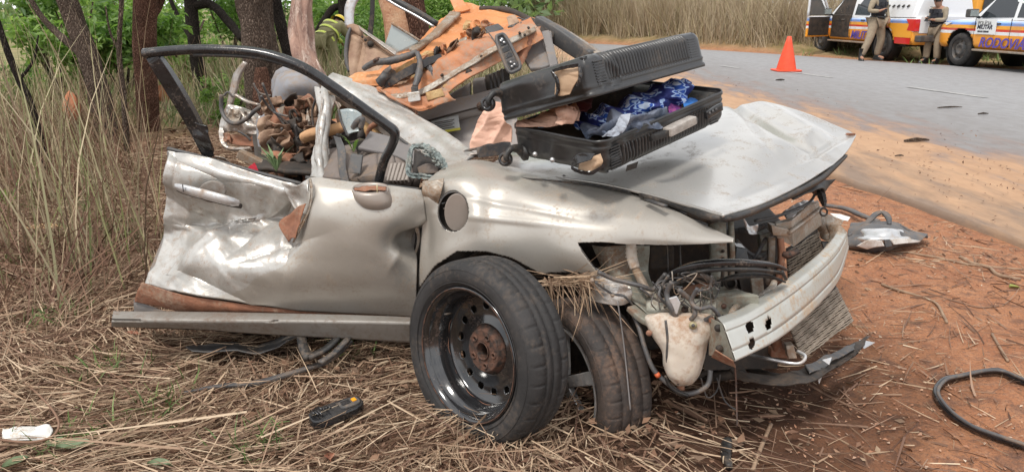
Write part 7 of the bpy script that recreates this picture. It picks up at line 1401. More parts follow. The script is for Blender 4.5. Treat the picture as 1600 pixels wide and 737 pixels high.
def person(label, base, yaw, J, clothing, cap=None, rad=1.0):
    """J: joint dict in local metres: x right, y forward (facing), z up."""
    R = Matrix.Rotation(yaw, 3, 'Z'); t = thing('person', label, 'person', tuple(base)); W_ = {k: base+R @ Vector(v) for k, v in J.items()}
    ks = ['pelvis', 'belly', 'chest', 'neck', 'head0', 'head1', 'head2', 'shL', 'elL', 'wrL', 'palL', 'shR', 'elR', 'wrR', 'palR', 'hipL', 'knL', 'anL', 'toL', 'hipR', 'knR', 'anR', 'toR']
    rd = dict(pelvis=.13, belly=.125, chest=.14, neck=.058, head0=.075, head1=.098, head2=.065, shL=.062, elL=.043, wrL=.029, palL=.033, shR=.062, elR=.043, wrR=.029, palR=.033, hipL=.098, knL=.062, anL=.045, toL=.035, hipR=.098, knR=.062, anR=.045, toR=.035)
    ed = [('pelvis', 'belly'), ('belly', 'chest'), ('chest', 'neck'), ('neck', 'head0'), ('head0', 'head1'), ('head1', 'head2'), ('chest', 'shL'), ('shL', 'elL'), ('elL', 'wrL'), ('wrL', 'palL'), ('chest', 'shR'), ('shR', 'elR'), ('elR', 'wrR'), ('wrR', 'palR'), ('pelvis', 'hipL'), ('hipL', 'knL'), ('knL', 'anL'), ('anL', 'toL'), ('pelvis', 'hipR'), ('hipR', 'knR'), ('knR', 'anR'), ('anR', 'toR')]
    V = [W_[k] for k in ks]; E = [(ks.index(a), ks.index(b)) for a, b in ed]; RR = [rd[k]*rad*.92 for k in ks]
    for s in 'LR':                   # five fingers, unequal and slightly bent
        d = (W_['pal'+s]-W_['wr'+s]).normalized(); sd = d.cross(Vector((0, 0, 1))); sd = sd.normalized() if sd.length > .1 else R @ Vector((0, 1, 0)); up = sd.cross(d).normalized()
        for k, (off, L_) in enumerate(((-.032, .06), (-.011, .08), (.010, .085), (.030, .075))):
            n0 = len(V); p0 = W_['pal'+s]+sd*off+d*.02; V += [p0, p0+d*L_*.5, p0+d*L_*.85-up*L_*.35]; RR += [.0095, .0085, .007]; E += [(ks.index('pal'+s), n0), (n0, n0+1), (n0+1, n0+2)]
        n0 = len(V); p0 = W_['wr'+s]+d*.02-sd*.035; V += [p0, p0+d*.04-sd*.02]; RR += [.012, .009]; E += [(ks.index('pal'+s), n0), (n0, n0+1)]
    body = skin('body', skinm, V, E, RR, t)
    def wear(name, keys, m, add, lv=2):
        kk = [k for k in keys]; EE = [(kk.index(a), kk.index(b)) for a, b in ed if a in kk and b in kk]
        return skin(name, m, [W_[k] for k in kk], EE, [(rd[k]*rad+add.get(k, add['_'])) for k in kk], t, lv)
    clothing(t, W_, R, wear)
    hc = W_['head1']; f = R @ Vector((0, 1, 0)); r_ = R @ Vector((1, 0, 0))
    hd = (W_['head2']-W_['head0']).normalized(); f = (f-hd*f.dot(hd)).normalized()
    MB().tube([hc+f*.088+hd*.01, hc+f*.115-hd*.02, hc+f*.095-hd*.028], [.010, .014, .008], n=8).build('nose', skinm, t)
    for s in (-1, 1):
        MB().add(*lathe([(0, .006), (.010, .004), (.013, -.004)], 10, frame_basis(f), hc+f*.088+r_*s*.034+hd*.015), True).build('eye', M['dark_void'], t)
        MB().tube([hc+r_*s*.088+hd*.02, hc+r_*s*.098, hc+r_*s*.088-hd*.03], [.008, .014, .008], n=8).build('ear', skinm, t)
    MB().tube([hc+f*.085-hd*.05-r_*.025, hc+f*.092-hd*.052, hc+f*.085-hd*.05+r_*.025], .006, n=6).build('mouth', mat('lips', (.25, .09, .07), rough=.5), t)
    V_, F_ = lathe([(.101, -.02), (.103, .03), (.088, .075), (.05, .10), (.003, .108)], 20, frame_basis(hd, f), hc+hd*.0-f*.012); MB().add(V_, F_, True).build('hair', mat('dark_hair', (.015, .011, .009), rough=.7), t)
    if cap: cap(t, hc, hd, f, r_)
    return t
def police_clothes(holster=True, held=False):
    def f(t, W_, R, wear):
        wear('shirt', ['belly', 'chest', 'shL', 'elL', 'wrL', 'shR', 'elR', 'wrR'], khaki, {'_': .016, 'wrL': .012, 'wrR': .012, 'elL': .014, 'elR': .014, 'chest': .015})
        wear('trousers', ['pelvis', 'hipL', 'knL', 'anL', 'hipR', 'knR', 'anR'], tanb, {'_': .022, 'anL': .030, 'anR': .030, 'knL': .028, 'knR': .028, 'pelvis': .02})
        ax = (W_['shR']-W_['shL']).normalized(); up = (W_['neck']-W_['pelvis']).normalized(); fw = up.cross(ax)*-1
        fw = ax.cross(up)*1; V = []; n = 24; b = W_['pelvis']+up*.10; top = W_['shL'].lerp(W_['shR'], .5)+up*.02
        for j, (tt, wx, wy) in enumerate(((0, .185, .135), (.3, .19, .15), (.65, .205, .16), (.9, .20, .14), (1.0, .15, .10))):
            c_ = b.lerp(top, tt)
            for i in range(n): a_ = 2*math.pi*i/n; V.append(c_+ax*wx*math.cos(a_)+ax.cross(up)*wy*math.sin(a_))
        F = [(j*n+i, j*n+(i+1) % n, (j+1)*n+(i+1) % n, (j+1)*n+i) for j in range(4) for i in range(n)]; v_ = MB().add(V, F, True).build('vest', vestm, t); s = v_.modifiers.new('s', 'SOLIDIFY'); s.thickness = .02; s.offset = 0
        fr = R @ Vector((0, 1, 0))
        for (dx, dz, w_, h_) in ((-.08, .30, .09, .10), (.08, .30, .09, .10), (0, .14, .22, .09)): MB().box(b+ax*dx+up*dz+fr*.165, (w_, .04, h_), R).build('vest_pouch', vestm, v_, bevel=.008)
        MB().box(b+ax*.08+up*.40+fr*.155, (.08, .012, .018), R).build('name_strip', mat('grey_badge', (.3, .3, .3), rough=.6), v_)
        bl = wear('belt', ['pelvis', 'belly'], bootm, {'_': .03}); bpy.data.objects.remove(bl)
        V = []; c_ = W_['pelvis']+up*.06
        for z in (-.03, .03):
            for i in range(n): a_ = 2*math.pi*i/n; V.append(c_+up*z+ax*.19*math.cos(a_)+ax.cross(up)*.155*math.sin(a_))
        o = MB().add(V, [(i, (i+1) % n, (i+1) % n+n, i+n) for i in range(n)], True).build('belt', bootm, t); s = o.modifiers.new('s', 'SOLIDIFY'); s.thickness = .015
        for a_ in (.6, 1.2, 2.4): MB().box(c_+ax*.19*math.cos(a_)+fr*.16*math.sin(a_), (.06, .04, .09), R).build('belt_pouch', bootm, o, bevel=.006)
        if holster:
            s_ = W_['hipR'].lerp(W_['knR'], .35)+ax*.10; MB().hexa([s_+up*.12+fr*.07, s_+up*.12-fr*.08, s_-up*.13-fr*.05, s_-up*.13+fr*.05], ax*.05).build('leg_holster', bootm, t, bevel=.01)
            MB().box(s_+up*.14-fr*.03, (.04, .05, .09), R).build('grip', M['black_plastic'], t, bevel=.006)
        for k in 'LR':
            an, to = W_['an'+k], W_['to'+k]; d = to-an; d.z = 0; d = d.normalized(); zb = t.location.z
            V = []; nn = 14
            for (p, w_, l_) in ((Vector((an.x, an.y, zb+.32)), .062, .066), (Vector((an.x, an.y, zb+.16)), .055, .065), (Vector((an.x, an.y, zb+.09))+d*.02, .055, .10), (Vector((an.x, an.y, zb+.05))+d*.06, .056, .155), (Vector((an.x, an.y, zb+.005))+d*.065, .058, .165)):
                sdv = d.cross(Vector((0, 0, 1)))
                for i in range(nn): a_ = 2*math.pi*i/nn; V.append(p+sdv*w_*math.cos(a_)+d*l_*math.sin(a_))
            MB().add(V, [(j*nn+i, j*nn+(i+1) % nn, (j+1)*nn+(i+1) % nn, (j+1)*nn+i) for j in range(4) for i in range(nn)]+[tuple(range(nn))], True).build('boot', bootm, t)
        if held:
            p = W_['palL'].lerp(W_['palR'], .5)+fr*.05; MB().box(p, (.10, .015, .15), R @ Matrix.Rotation(.6, 3, 'X')).build('notebook', bootm, t)
    return f
b1 = gp(1362, 95); b1.z = .01
J1 = dict(pelvis=(0, 0, .96), belly=(0, .01, 1.12), chest=(0, .0, 1.32), neck=(0, .0, 1.50), head0=(0, .02, 1.57), head1=(0, .035, 1.66), head2=(0, .03, 1.75), shL=(-.19, 0, 1.42), elL=(-.33, .02, 1.16), wrL=(-.20, .20, 1.16), palL=(-.12, .24, 1.2), shR=(.19, 0, 1.42), elR=(.36, -.06, 1.18), wrR=(.26, .10, 1.0), palR=(.23, .14, .94),
          hipL=(-.10, 0, .90), knL=(-.24, .06, .52), anL=(-.40, .0, .10), toL=(-.50, .16, .05), hipR=(.10, 0, .90), knR=(.17, .06, .50), anR=(.17, -.02, .10), toR=(.20, .18, .05))
J1 = {k: (-x*1.1, y*1.1, z*1.1) for k, (x, y, z) in J1.items()}
def policecap(t, hc, hd, f, r_):
    cm = mat('white_cap', (.75, .75, .76), rough=.6); o = MB().add(*lathe([(.104, .03), (.105, .06), (.095, .10), (.05, .125), (.003, .13)], 22, frame_basis(hd, f), hc), True).build('cap', cm, t)
    V = [hc+hd*.04+f*.09+r_*.08, hc+hd*.03+f*.17+r_*.05, hc+hd*.03+f*.17-r_*.05, hc+hd*.04+f*.09-r_*.08]; MB().prism(V, hd*.008).build('cap_peak', M['dark_grey'], o)
    MB().add(*lathe([(.107, .015), (.107, .045)], 22, frame_basis(hd, f), hc), True).build('cap_band', M['dark_grey'], o)
person('police officer in black vest standing with legs apart near the open truck door', b1, math.pi+.45, J1, police_clothes(), policecap, 1.22)
b2 = gp(1456, 99); b2.z = .0
J2 = dict(pelvis=(0, 0, .93), belly=(0, .01, 1.08), chest=(0, .02, 1.28), neck=(0, .06, 1.45), head0=(0, .09, 1.51), head1=(0, .12, 1.60), head2=(0, .10, 1.69), shL=(-.18, .02, 1.38), elL=(-.22, .04, 1.12), wrL=(-.10, .28, 1.12), palL=(-.06, .35, 1.13), shR=(.18, .02, 1.38), elR=(.24, .06, 1.12), wrR=(.10, .28, 1.15), palR=(.05, .36, 1.17),
          hipL=(-.10, 0, .88), knL=(-.12, .04, .50), anL=(-.13, .0, .10), toL=(-.15, .18, .05), hipR=(.10, 0, .88), knR=(.14, .08, .50), anR=(.12, .10, .10), toR=(.14, .28, .05))
J2 = {k: (x*.98, y*.98, z*.96) for k, (x, y, z) in J2.items()}
person('police officer in white cap looking down and writing, standing between the two trucks', b2, 1.95, J2, police_clothes(True, True), policecap, 1.2)
# firefighter, bending
ff = mat('olive_turnout_cloth', (.25, .225, .12), (.19, .17, .085), 8, rough=.9, bump=.4, bscale=18); fy = mat('lime_reflective_band', (.55, .62, .12), rough=.5)
def fire_clothes(t, W_, R, wear):
    wear('jacket', ['pelvis', 'belly', 'chest', 'shL', 'elL', 'wrL', 'shR', 'elR', 'wrR'], ff, {'_': .05, 'wrL': .035, 'wrR': .035, 'pelvis': .055, 'belly': .06})
    wear('trousers', ['pelvis', 'hipL', 'knL', 'anL', 'hipR', 'knR', 'anR'], ff, {'_': .04, 'anL': .05, 'anR': .05})
    up = (W_['chest']-W_['pelvis']).normalized(); ax = (W_['shR']-W_['shL']).normalized(); d = ax.cross(up); n = 26
    for tt, w_, r2 in ((-.05, .225, .205), (.55, .22, .205), (1.05, .225, .2)):
        c_ = W_['pelvis'].lerp(W_['chest'], tt); V = []
        for z in (-.025, .025):
            for i in range(n): a_ = 2*math.pi*i/n; V.append(c_+up*z+ax*w_*math.cos(a_)+d*r2*math.sin(a_))
        MB().add(V, [(i, (i+1) % n, (i+1) % n+n, i+n) for i in range(n)], True).build('reflective_band', fy, t)
    for k in 'LR':
        an = W_['an'+k]; to = W_['to'+k]; MB().tube([an+Vector((0, 0, .15)), an, to], [.07, .07, .055], n=12).build('boot', bootm, t)
        MB().tube([W_['wr'+k], W_['pal'+k]], [.045, .05], n=10).build('cuff', fy, t)
def helmet(t, hc, hd, f, r_):
    MB().add(*lathe([(.165, .0), (.155, .01), (.125, .03), (.118, .08), (.08, .125), (.003, .14)], 26, frame_basis(hd, f), hc), True).build('helmet', mat('yellow_helmet', (.75, .55, .06), rough=.35), t)
bf = Vector((P(511, 112, 15.3).x, 15.3, 0)); bf.z = gz(bf.x, bf.y)-.03
J3 = dict(pelvis=(0, 0, .88), belly=(0, .13, .99), chest=(0, .30, 1.08), neck=(0, .46, 1.15), head0=(0, .50, 1.18), head1=(0, .57, 1.21), head2=(0, .62, 1.28), shL=(-.19, .36, 1.13), elL=(-.24, .56, .95), wrL=(-.14, .74, .84), palL=(-.12, .80, .78), shR=(.19, .36, 1.13), elR=(.24, .56, .95), wrR=(.14, .74, .82), palR=(.12, .80, .76),
          hipL=(-.11, 0, .86), knL=(-.14, .10, .48), anL=(-.15, -.04, .10), toL=(-.16, .14, .05), hipR=(.11, 0, .86), knR=(.16, .14, .48), anR=(.16, .06, .10), toR=(.17, .24, .05))
J3 = {k: (x*.95, y*.8, z*.93) for k, (x, y, z) in J3.items()}
person('firefighter in olive turnout gear and yellow helmet bending forward among the trees', bf, -.45, J3, fire_clothes, helmet, 1.05)
# =================================================================== POLICE TRUCKS
def livery():
    m = bpy.data.materials.new('truck_livery'); m.use_nodes = True; nt = m.node_tree; N = nt.nodes; L = nt.links; bs = N['Principled BSDF']; bs.inputs['Roughness'].default_value = .3; bs.inputs['Coat Weight'].default_value = .4
    tc = N.new('ShaderNodeTexCoord'); sp = N.new('ShaderNodeSeparateXYZ'); L.new(tc.outputs['Object'], sp.inputs[0])
    ma = N.new('ShaderNodeMath'); ma.operation = 'MULTIPLY_ADD'; ma.inputs[1].default_value = 1/2.0; L.new(sp.outputs['Z'], ma.inputs[0])
    m2 = N.new('ShaderNodeMath'); m2.operation = 'MULTIPLY'; m2.inputs[1].default_value = -.0; L.new(sp.outputs['X'], m2.inputs[0]); L.new(m2.outputs[0], ma.inputs[2])
    cr = N.new('ShaderNodeValToRGB'); cr.color_ramp.interpolation = 'CONSTANT'; e = cr.color_ramp.elements; W_ = (.78, .79, .80); O = (.88, .40, .045)
    st = [(0, (.10, .10, .10)), (.155, (.70, .70, .70)), (.19, (.85, .34, .03)), (.375, W_), (.41, (.62, .05, .03)), (.435, O), (.475, (.14, .30, .68)), (.505, (.35, .52, .85)), (.525, W_)]
    e[0].position, e[0].color = 0, st[0][1]+(1,); e[1].position, e[1].color = st[-1][0], st[-1][1]+(1,)
    for p_, c_ in st[1:-1]: q = e.new(p_); q.color = c_+(1,)
    L.new(ma.outputs[0], cr.inputs[0])
    nz_ = N.new('ShaderNodeTexNoise'); nz_.inputs['Scale'].default_value = 2.5; nz_.inputs['Detail'].default_value = 8; L.new(tc.outputs['Object'], nz_.inputs['Vector']); mr = N.new('ShaderNodeMapRange'); mr.inputs['From Min'].default_value = .5; mr.inputs['From Max'].default_value = .9; L.new(nz_.outputs['Fac'], mr.inputs['Value'])
    mx = N.new('ShaderNodeMixRGB'); mx.inputs[2].default_value = (.35, .22, .14, 1); L.new(mr.outputs[0], mx.inputs[0]); L.new(cr.outputs[0], mx.inputs[1]); L.new(mx.outputs[0], bs.inputs['Base Color']); return m
LIV = livery(); TG = mat('dark_car_glass', (.02, .025, .03), rough=.08, spec=.8); WHT = mat('white_truck_paint', (.78, .79, .8), rough=.3, coat=.4); BLT = mat('truck_black_trim', (.02, .02, .02), rough=.5)
ORP = mat('orange_van_paint', (.85, .38, .04), rough=.3, coat=.4)
def text(s, size, mat_, parent, M4, shear=0.0, ext=.003, name='lettering'):
    cu = bpy.data.curves.new(name, 'FONT'); cu.body = s; cu.size = size; cu.extrude = ext; cu.shear = shear; cu.offset = size*.02; ob = bpy.data.objects.new(name, cu); COL.objects.link(ob)
    dg = bpy.context.evaluated_depsgraph_get(); dg.update(); me = bpy.data.meshes.new_from_object(ob.evaluated_get(dg)); bpy.data.objects.remove(ob); me.transform(M4); me.materials.clear(); me.materials.append(mat_)
    o = bpy.data.objects.new(name, me); COL.objects.link(o); o.parent = parent; return o
def local(mb, name, m, par, bevel=0, **kw):          # build in the thing's own coordinates
    o = mb.build(name, m, None, bevel=bevel, **kw); o.parent = par; return o
def loft(st, n=20):
    """stations (x, halfwidth, z0, zshoulder, z1, tophw)"""
    V = []
    for (x, hw, z0, zs, z1, tw) in st:
        prof = [(-hw*.93, z0), (-hw, z0+.10)]+[(-hw*(1+.012*math.sin(math.pi*k/16)), z0+.10+(zs-z0-.10)*k/16) for k in range(1, 17)]+[(-hw*.97, zs+.03), (-tw, z1)]+[(-tw+2*tw*k/6, z1+.03*math.sin(math.pi*k/6)) for k in range(1, 6)]
        prof += [(-a, b) for a, b in prof[19::-1]]
        V += [Vector((x, a, b)) for a, b in prof]; npf = len(prof)
    return V, npf
def truck(label, base, yaw, shell_top, open_door, kind):
    t = thing('police_pickup', label, 'pickup truck', tuple(base), 'police pickups parked across the road'); t.rotation_euler = (0, 0, yaw)
    xs = [-1.22, -1.18]+[-1.0+i*.035 for i in range(142)]+[4.02, 4.12, 4.18]; st = []
    for x in xs:
        hw = .90 if x < 3.6 else .90-.30*((x-3.6)/.6)**2; z1 = 1.08 if x < 3.0 else 1.08-.10*((x-3.0)/1.2)**1.5-.28*max(0, (x-3.9)/.3)**2; zs = z1-.10 if x > 2.6 else 1.02; z0 = .42 if x < 3.9 else .42+.1*(x-3.9)
        if x < 2.3: z1 = 1.12
        st.append((x, hw, z0, zs, z1, hw*.86))
    V, n = loft(st); F = []
    for j in range(len(st)-1):
        for i in range(n-1):
            f = (j*n+i, (j+1)*n+i, (j+1)*n+i+1, j*n+i+1); c_ = sum((V[k] for k in f), Vector())/4
            if abs(c_.y) > .6 and any(math.hypot(c_.x-wx, c_.z-.40) < .47 for wx in (0, 3.09)): continue
            F.append(f)
    F += [tuple(range(n)), tuple(range((len(st)-1)*n, len(st)*n))[::-1]]
    body = local(MB().add(V, F, True), 'body', LIV, t); body.data.polygons.foreach_set('use_smooth', [True]*len(body.data.polygons)); s = body.modifiers.new('s', 'SOLIDIFY'); s.thickness = .02
    for wx in (0, 3.09):
        for sy in (-1, 1):
            Vl, Fl = lathe([(.47, 0), (.47, .28), (.05, .3)], 30, frame_basis((0, -sy, 0)), (wx, sy*.88, .40)); local(MB().add(Vl, Fl, True), 'wheel_arch', BLT, t)
            wb = local(MB().tube([(wx, sy*.6, .38), (wx, sy*.62, .38)], .1), 'wheel', BLT, t)
            Vl, Fl = lathe([(.25, .12), (.27, .13), (.35, .125), (.378, .09), (.385, 0), (.378, -.09), (.35, -.12), (.2, -.12)], 44, frame_basis((0, sy, 0)), (wx, sy*.78, .385), mod=lambda i, k, r, z: (r-.006*(i % 2) if k in (3, 4, 5) else r, z)); o = local(MB().add(Vl, Fl, True), 'tyre', M['rubber'], wb)
            Vl, Fl = lathe([(.26, .10), (.24, .06), (.20, .05), (.15, .07), (.13, .10), (.09, .11), (.08, .09), (0, .09)], 36, frame_basis((0, sy, 0)), (wx, sy*.78, .385)); local(MB().add(Vl, Fl, True), 'wheel_rim', M['dark_grey'], wb)
            for k in range(8):
                a = 2*math.pi*k/8; local(MB().tube([(wx+.185*math.cos(a), sy*.845, .385+.185*math.sin(a)), (wx+.185*math.cos(a), sy*.82, .385+.185*math.sin(a))], .025, n=8), 'rim_hole', M['dark_void'], wb)
    local(MB().box((1.5, 0, .46), (4.6, 1.5, .2)), 'chassis', BLT, t); 
    # cabin: greenhouse
    V = []; 
    cab = [(.62, 1.08, 1.72, .80, .66), (.75, 1.08, 1.78, .84, .70), (1.4, 1.08, 1.80, .85, .72), (2.0, 1.06, 1.77, .85, .71), (2.25, 1.06, 1.70, .85, .68), (2.95, 1.02, 1.06, .82, .78)]
    for (x, z0, z1, h0, h1) in cab: V += [Vector((x, -h0, z0)), Vector((x, -h1, z1-.03)), Vector((x, -h1+.08, z1)), Vector((x, 0, z1+.02)), Vector((x, h1-.08, z1)), Vector((x, h1, z1-.03)), Vector((x, h0, z0))]
    F = [(j*7+i, (j+1)*7+i, (j+1)*7+i+1, j*7+i+1) for j in range(5) for i in range(6)]+[tuple(range(7))]
    cb_ = local(MB().add(V, F, False), 'cabin', WHT, t, bevel=.02)
    for sy in (-1, 1):
        for q in (((.80, 1.14), (1.50, 1.14), (1.50, 1.70), (.88, 1.70)), ((1.60, 1.14), (2.62, 1.12), (2.22, 1.62), (1.60, 1.70))):
            if open_door and sy == 1 and q[0][0] == 1.60: continue
            pts = []
            for x, z in q: yy = .85-(z-1.08)/.65*.145; pts.append(Vector((x, sy*(yy+.012), z)))
            local(MB().prism(pts, (0, -sy*.01, 0)), 'side_window', TG, t)
    V = [Vector((2.93, -.72, 1.12)), Vector((2.93, .72, 1.12)), Vector((2.30, .62, 1.69)), Vector((2.30, -.62, 1.69))]; local(MB().prism(V, Vector((.02, 0, .022))), 'windscreen', TG, t)
    # bed cover or open bed with rear window
    if shell_top:
        V = []
        for (x, z1, h) in ((-1.15, 1.62, .68), (-1.0, 1.78, .70), (.0, 1.82, .72), (.60, 1.82, .72)): V += [Vector((x, -.84, 1.10)), Vector((x, -h, z1-.05)), Vector((x, 0, z1+.02)), Vector((x, h, z1-.05)), Vector((x, .84, 1.10))]
        F = [(j*5+i, (j+1)*5+i, (j+1)*5+i+1, j*5+i+1) for j in range(3) for i in range(4)]+[tuple(range(5)), tuple(range(15, 20))[::-1]]; sh = local(MB().add(V, F, False), 'bed_shell', WHT, t, bevel=.03)
        for sy in (-1, 1):
            for k in range(6): local(MB().box((-.75+k*.2, sy*.80, 1.38), (.09, .03, .035), Matrix.Rotation(.5, 3, 'Y')), 'vent_slot', M['dark_grey'], t)
        V = [Vector((-1.13, -.6, 1.2)), Vector((-1.13, .6, 1.2)), Vector((-1.09, .55, 1.6)), Vector((-1.09, -.55, 1.6))]; local(MB().prism(V, (-.02, 0, 0)), 'rear_window', TG, t)
    local(MB().box((-1.235, 0, .92), (.03, 1.5, .42)), 'tailgate', WHT if shell_top else LIV, t, bevel=.01)
    local(MB().box((-1.33, 0, .58), (.22, 1.7, .16)), 'rear_bumper', BLT if not shell_top else M['dark_grey'], t, bevel=.03)
    local(MB().box((-1.262, 0, .88), (.02, .4, .13)), 'number_plate', WHT, t, bevel=.004)
    rl = mat('red_tail_lamp', (.62, .02, .02), rough=.15, coat=.6); hlm = mat('clear_headlamp', (.72, .74, .74), rough=.1, coat=.8)
    for sy in (-1, 1):
        q = [Vector((-1.24, sy*.90, .76)), Vector((-1.24, sy*.90, 1.06)), Vector((-.93, sy*.915, 1.06)), Vector((-1.06, sy*.915, .92)), Vector((-1.0, sy*.915, .78))]; tl = local(MB().prism(q, (0, sy*.022, 0)), 'tail_lamp', rl, t, bevel=.006)
        local(MB().box((-1.245, sy*.84, .91), (.04, .14, .30)), 'tail_lamp_rear', rl, t, bevel=.006)
        q = [Vector((4.05, sy*.70, .82)), Vector((3.62, sy*.885, .93)), Vector((3.42, sy*.90, 1.0)), Vector((3.75, sy*.85, 1.0)), Vector((4.02, sy*.70, .93))]; local(MB().prism(q, (.01, sy*.03, 0)), 'headlamp', hlm, t, bevel=.004)
        mr = local(MB().box((2.62, sy*1.06, 1.22), (.14, .26, .19)), 'wing_mirror', M['dark_grey'], t, bevel=.03); local(MB().tube([(2.6, sy*.86, 1.12), (2.62, sy*.98, 1.16)], .03, n=8), 'mirror_arm', BLT, mr); local(MB().box((2.545, sy*1.06, 1.22), (.006, .21, .14)), 'mirror_glass', M['glass_pane'], mr)
        local(MB().box((1.6, sy*.93, .40), (1.9, .12, .045)), 'side_step', M['alu'], t, bevel=.01)
        for x in (.98, 1.95): local(MB().box((x, sy*.915, 1.00), (.16, .03, .035)), 'door_handle', M['dark_grey'], t, bevel=.008)
        for x in (.66, 1.56, 2.66): local(MB().box((x, sy*.906, .80), (.012, .012, .62)), 'door_seam', BLT, t)
    local(MB().box((4.15, 0, .60), (.22, 1.4, .26)), 'front_bumper', LIV, t, bevel=.05); local(MB().box((4.17, 0, .86), (.08, .9, .18)), 'grille', BLT, t, bevel=.01)
    rb = local(MB().box((1.5, 0, 1.88), (.3, 1.2, .12)), 'roof_lightbar', mat('red_lightbar', (.5, .02, .03), rough=.2), t, bevel=.02)
    tx = mat('violet_lettering', (.10, .07, .36), rough=.4); dk = mat('dark_lettering', (.03, .03, .05), rough=.4)
    def side_text(s, x, z, size, m_, sh=0.0, sy=1, y=.935):
        # readable from outside; on the left side (sy=+1) text runs towards -x
        Rm = Matrix(((-sy, 0, 0, x), (0, 0, sy, sy*y), (0, 1, 0, z), (0, 0, 0, 1)))
        return text(s, size, m_, t, Rm, sh)
    side_text('RODOVIÁRIA' if kind == 2 else 'MILITAR', 2.42 if kind == 2 else 1.45, .48 if kind == 2 else .50, .30, tx, .25)
    side_text('RODOVIÁRIA' if kind == 2 else 'MILITAR', .4, .50 if kind == 2 else .52, .255, tx, .25, sy=-1)
    for sy in ((-1,) if open_door else (1, -1)):
        local(MB().box((2.28, sy*.925, .93), (.62, .012, .34)), 'white_sign', WHT, t)
        side_text('POLÍCIA', 2.28+sy*.27, .965, .115, dk if False else mat('grey_lettering', (.25, .25, .25), rough=.5), .2, sy, .935); side_text('MILITAR', 2.28+sy*.27, .875, .13, dk, .15, sy, .935); side_text('MINAS GERAIS', 2.28+sy*.24, .80, .055, dk, 0, sy, .935)
    if shell_top:
        for sy in (-1, 1):
            local(MB().prism([Vector((x, sy*.915, z)) for x, z in ((-1.18, .60), (-.50, .60), (-.42, .74), (-.25, .86), (0, .905), (.25, .86), (.42, .74), (.50, .60), (.62, .60), (.62, .95), (-1.18, .95))], (0, sy*.008, 0)), 'orange_panel', ORP, t)
            local(MB().prism([Vector((x, sy*.916, z)) for x, z in ((-1.16, .44), (-.55, .44), (-.52, .595), (-1.16, .595))], (0, sy*.008, 0)), 'red_panel', rl, t)
    if open_door:
        # doorway and the swung-open front door
        local(MB().box((2.08, .885, .82), (.96, .06, .64)), 'doorway', M['dark_void'], t, bevel=.02)
        local(MB().hexa([Vector((1.62, .86, 1.12)), Vector((2.60, .87, 1.10)), Vector((2.22, .74, 1.62)), Vector((1.62, .73, 1.69))], (0, -.02, 0)), 'cabin_opening', M['dark_void'], t)
        local(MB().box((2.0, .5, .98), (.4, .4, .5), Matrix.Rotation(-.1, 3, 'Y')), 'driver_seat', M['grey_plastic'], t, bevel=.06)
        H = Vector((2.64, .90, 0)); a = math.radians(68); dx = Vector((-math.cos(a), math.sin(a), 0)); ny = Vector((math.sin(a), math.cos(a), 0))
        def dp(s, z, o=0): return H+dx*s+ny*o+Vector((0, 0, z))
        dr_ = local(MB().hexa([dp(0, .50), dp(1.02, .50), dp(1.02, 1.10), dp(0, 1.10)], ny*.06), 'open_door', LIV, t, bevel=.02)
        local(MB().hexa([dp(.05, .54, -.012), dp(.97, .54, -.012), dp(.97, 1.07, -.012), dp(.05, 1.07, -.012)], ny*.02), 'door_trim', M['dark_void'], dr_, bevel=.01)
        local(MB().tube([dp(.02, 1.10, .03), dp(.42, 1.66, .0), dp(.6, 1.72, 0), dp(1.0, 1.70, 0), dp(1.01, 1.4, .02), dp(1.01, 1.10, .03)], .03, prof=rect(.7, 1), sub=2), 'door_frame', WHT, dr_)
        local(MB().prism([dp(.08, 1.12, .03), dp(.44, 1.64, .01), dp(.97, 1.67, .01), dp(.97, 1.12, .03)], ny*.006), 'door_window', mat('clear_window', (.5, .55, .55), rough=.05, trans=.9), dr_)
        local(MB().box(tuple(dp(.15, .95, .16)), (.12, .2, .18)), 'door_mirror', WHT, dr_, bevel=.03)
    return t
def at_dir(u, Y): return Vector(((u-800)/FPX*(Y*CP+CAM_H*SP), Y, .03))
T2 = truck('orange and white police pickup parked nearest, cut by the right picture edge', at_dir(1718, 15.9), math.radians(98), False, False, 2)
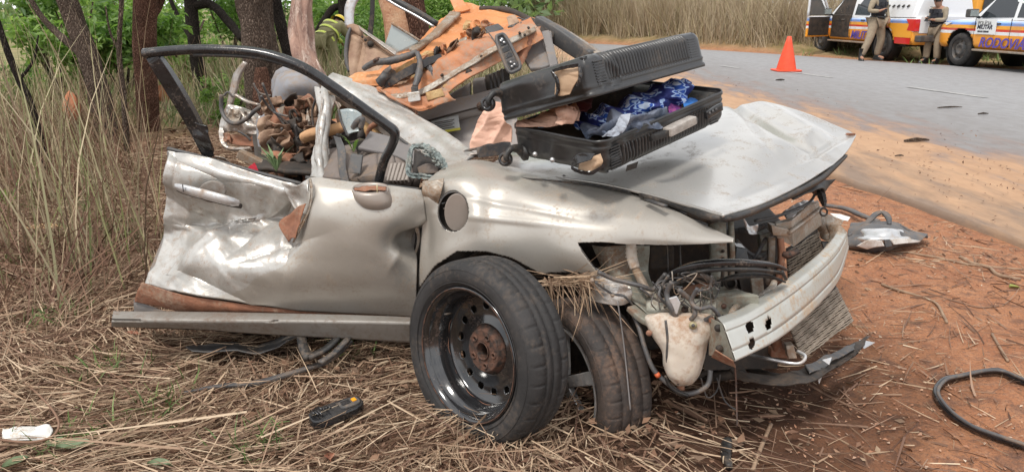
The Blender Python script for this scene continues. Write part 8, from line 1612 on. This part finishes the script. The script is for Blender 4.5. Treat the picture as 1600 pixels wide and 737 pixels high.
T1 = truck('orange and white police pickup with a white bed shell and its front door open', at_dir(1421, 21.4), math.radians(99), True, True, 1)
# third vehicle behind
def van():
    b = at_dir(1512, 22.6); t = thing('orange_van', 'orange and white van with a dark rounded window, parked behind the second officer', 'van', (b.x, b.y, .03), None); t.rotation_euler = (0, 0, math.radians(98))
    st = [(x, .92, .45, 1.05, 2.0 if x < 2.4 else 2.0-.55*(x-2.4), .80) for x in [-1.1, -1.0, 0, 1, 2, 2.4, 2.8, 3.2, 3.6]]
    V, n = loft(st); F = [(j*n+i, (j+1)*n+i, (j+1)*n+i+1, j*n+i+1) for j in range(len(st)-1) for i in range(n-1)]+[tuple(range(n)), tuple(range((len(st)-1)*n, len(st)*n))[::-1]]
    local(MB().add(V, F, False), 'body', ORP, t, bevel=.03)
    q = [(-.9, 1.30), (-.8, 1.24), (.2, 1.24), (.3, 1.32), (.3, 1.75), (.2, 1.84), (-.75, 1.84), (-.88, 1.75)]; local(MB().prism([Vector((x, .905-.09*(z-1.1), z)) for x, z in q], (0, .03, 0)), 'side_window', TG, t, bevel=.01)
    local(MB().prism([Vector((x, .915-.09*(z-1.1), z)) for x, z in [(.38, .6), (2.2, .6), (2.2, 1.95), (.38, 1.95)]], (0, .02, 0)), 'white_panel', WHT, t)
    local(MB().box((.6, .93, 1.5), (.16, .03, .10)), 'door_handle', BLT, t, bevel=.006)
    local(MB().prism([Vector((-1.12, y, z)) for y, z in [(-.7, 1.3), (.7, 1.3), (.65, 1.9), (-.65, 1.9)]], (-.02, 0, 0)), 'rear_window', TG, t)
    for wx in (-.3, 2.6):
        for sy in (-1, 1):
            Vl, Fl = lathe([(.22, .1), (.34, .1), (.36, .05), (.36, -.08), (.2, -.1)], 36, frame_basis((0, sy, 0)), (wx, sy*.84, .36)); w_ = local(MB().add(Vl, Fl, True), 'wheel', M['rubber'], t)
            Vl, Fl = lathe([(.22, .1), (.15, .05), (0, .08)], 30, frame_basis((0, sy, 0)), (wx, sy*.84, .36)); local(MB().add(Vl, Fl, True), 'wheel_rim', M['alu'], w_)
van()
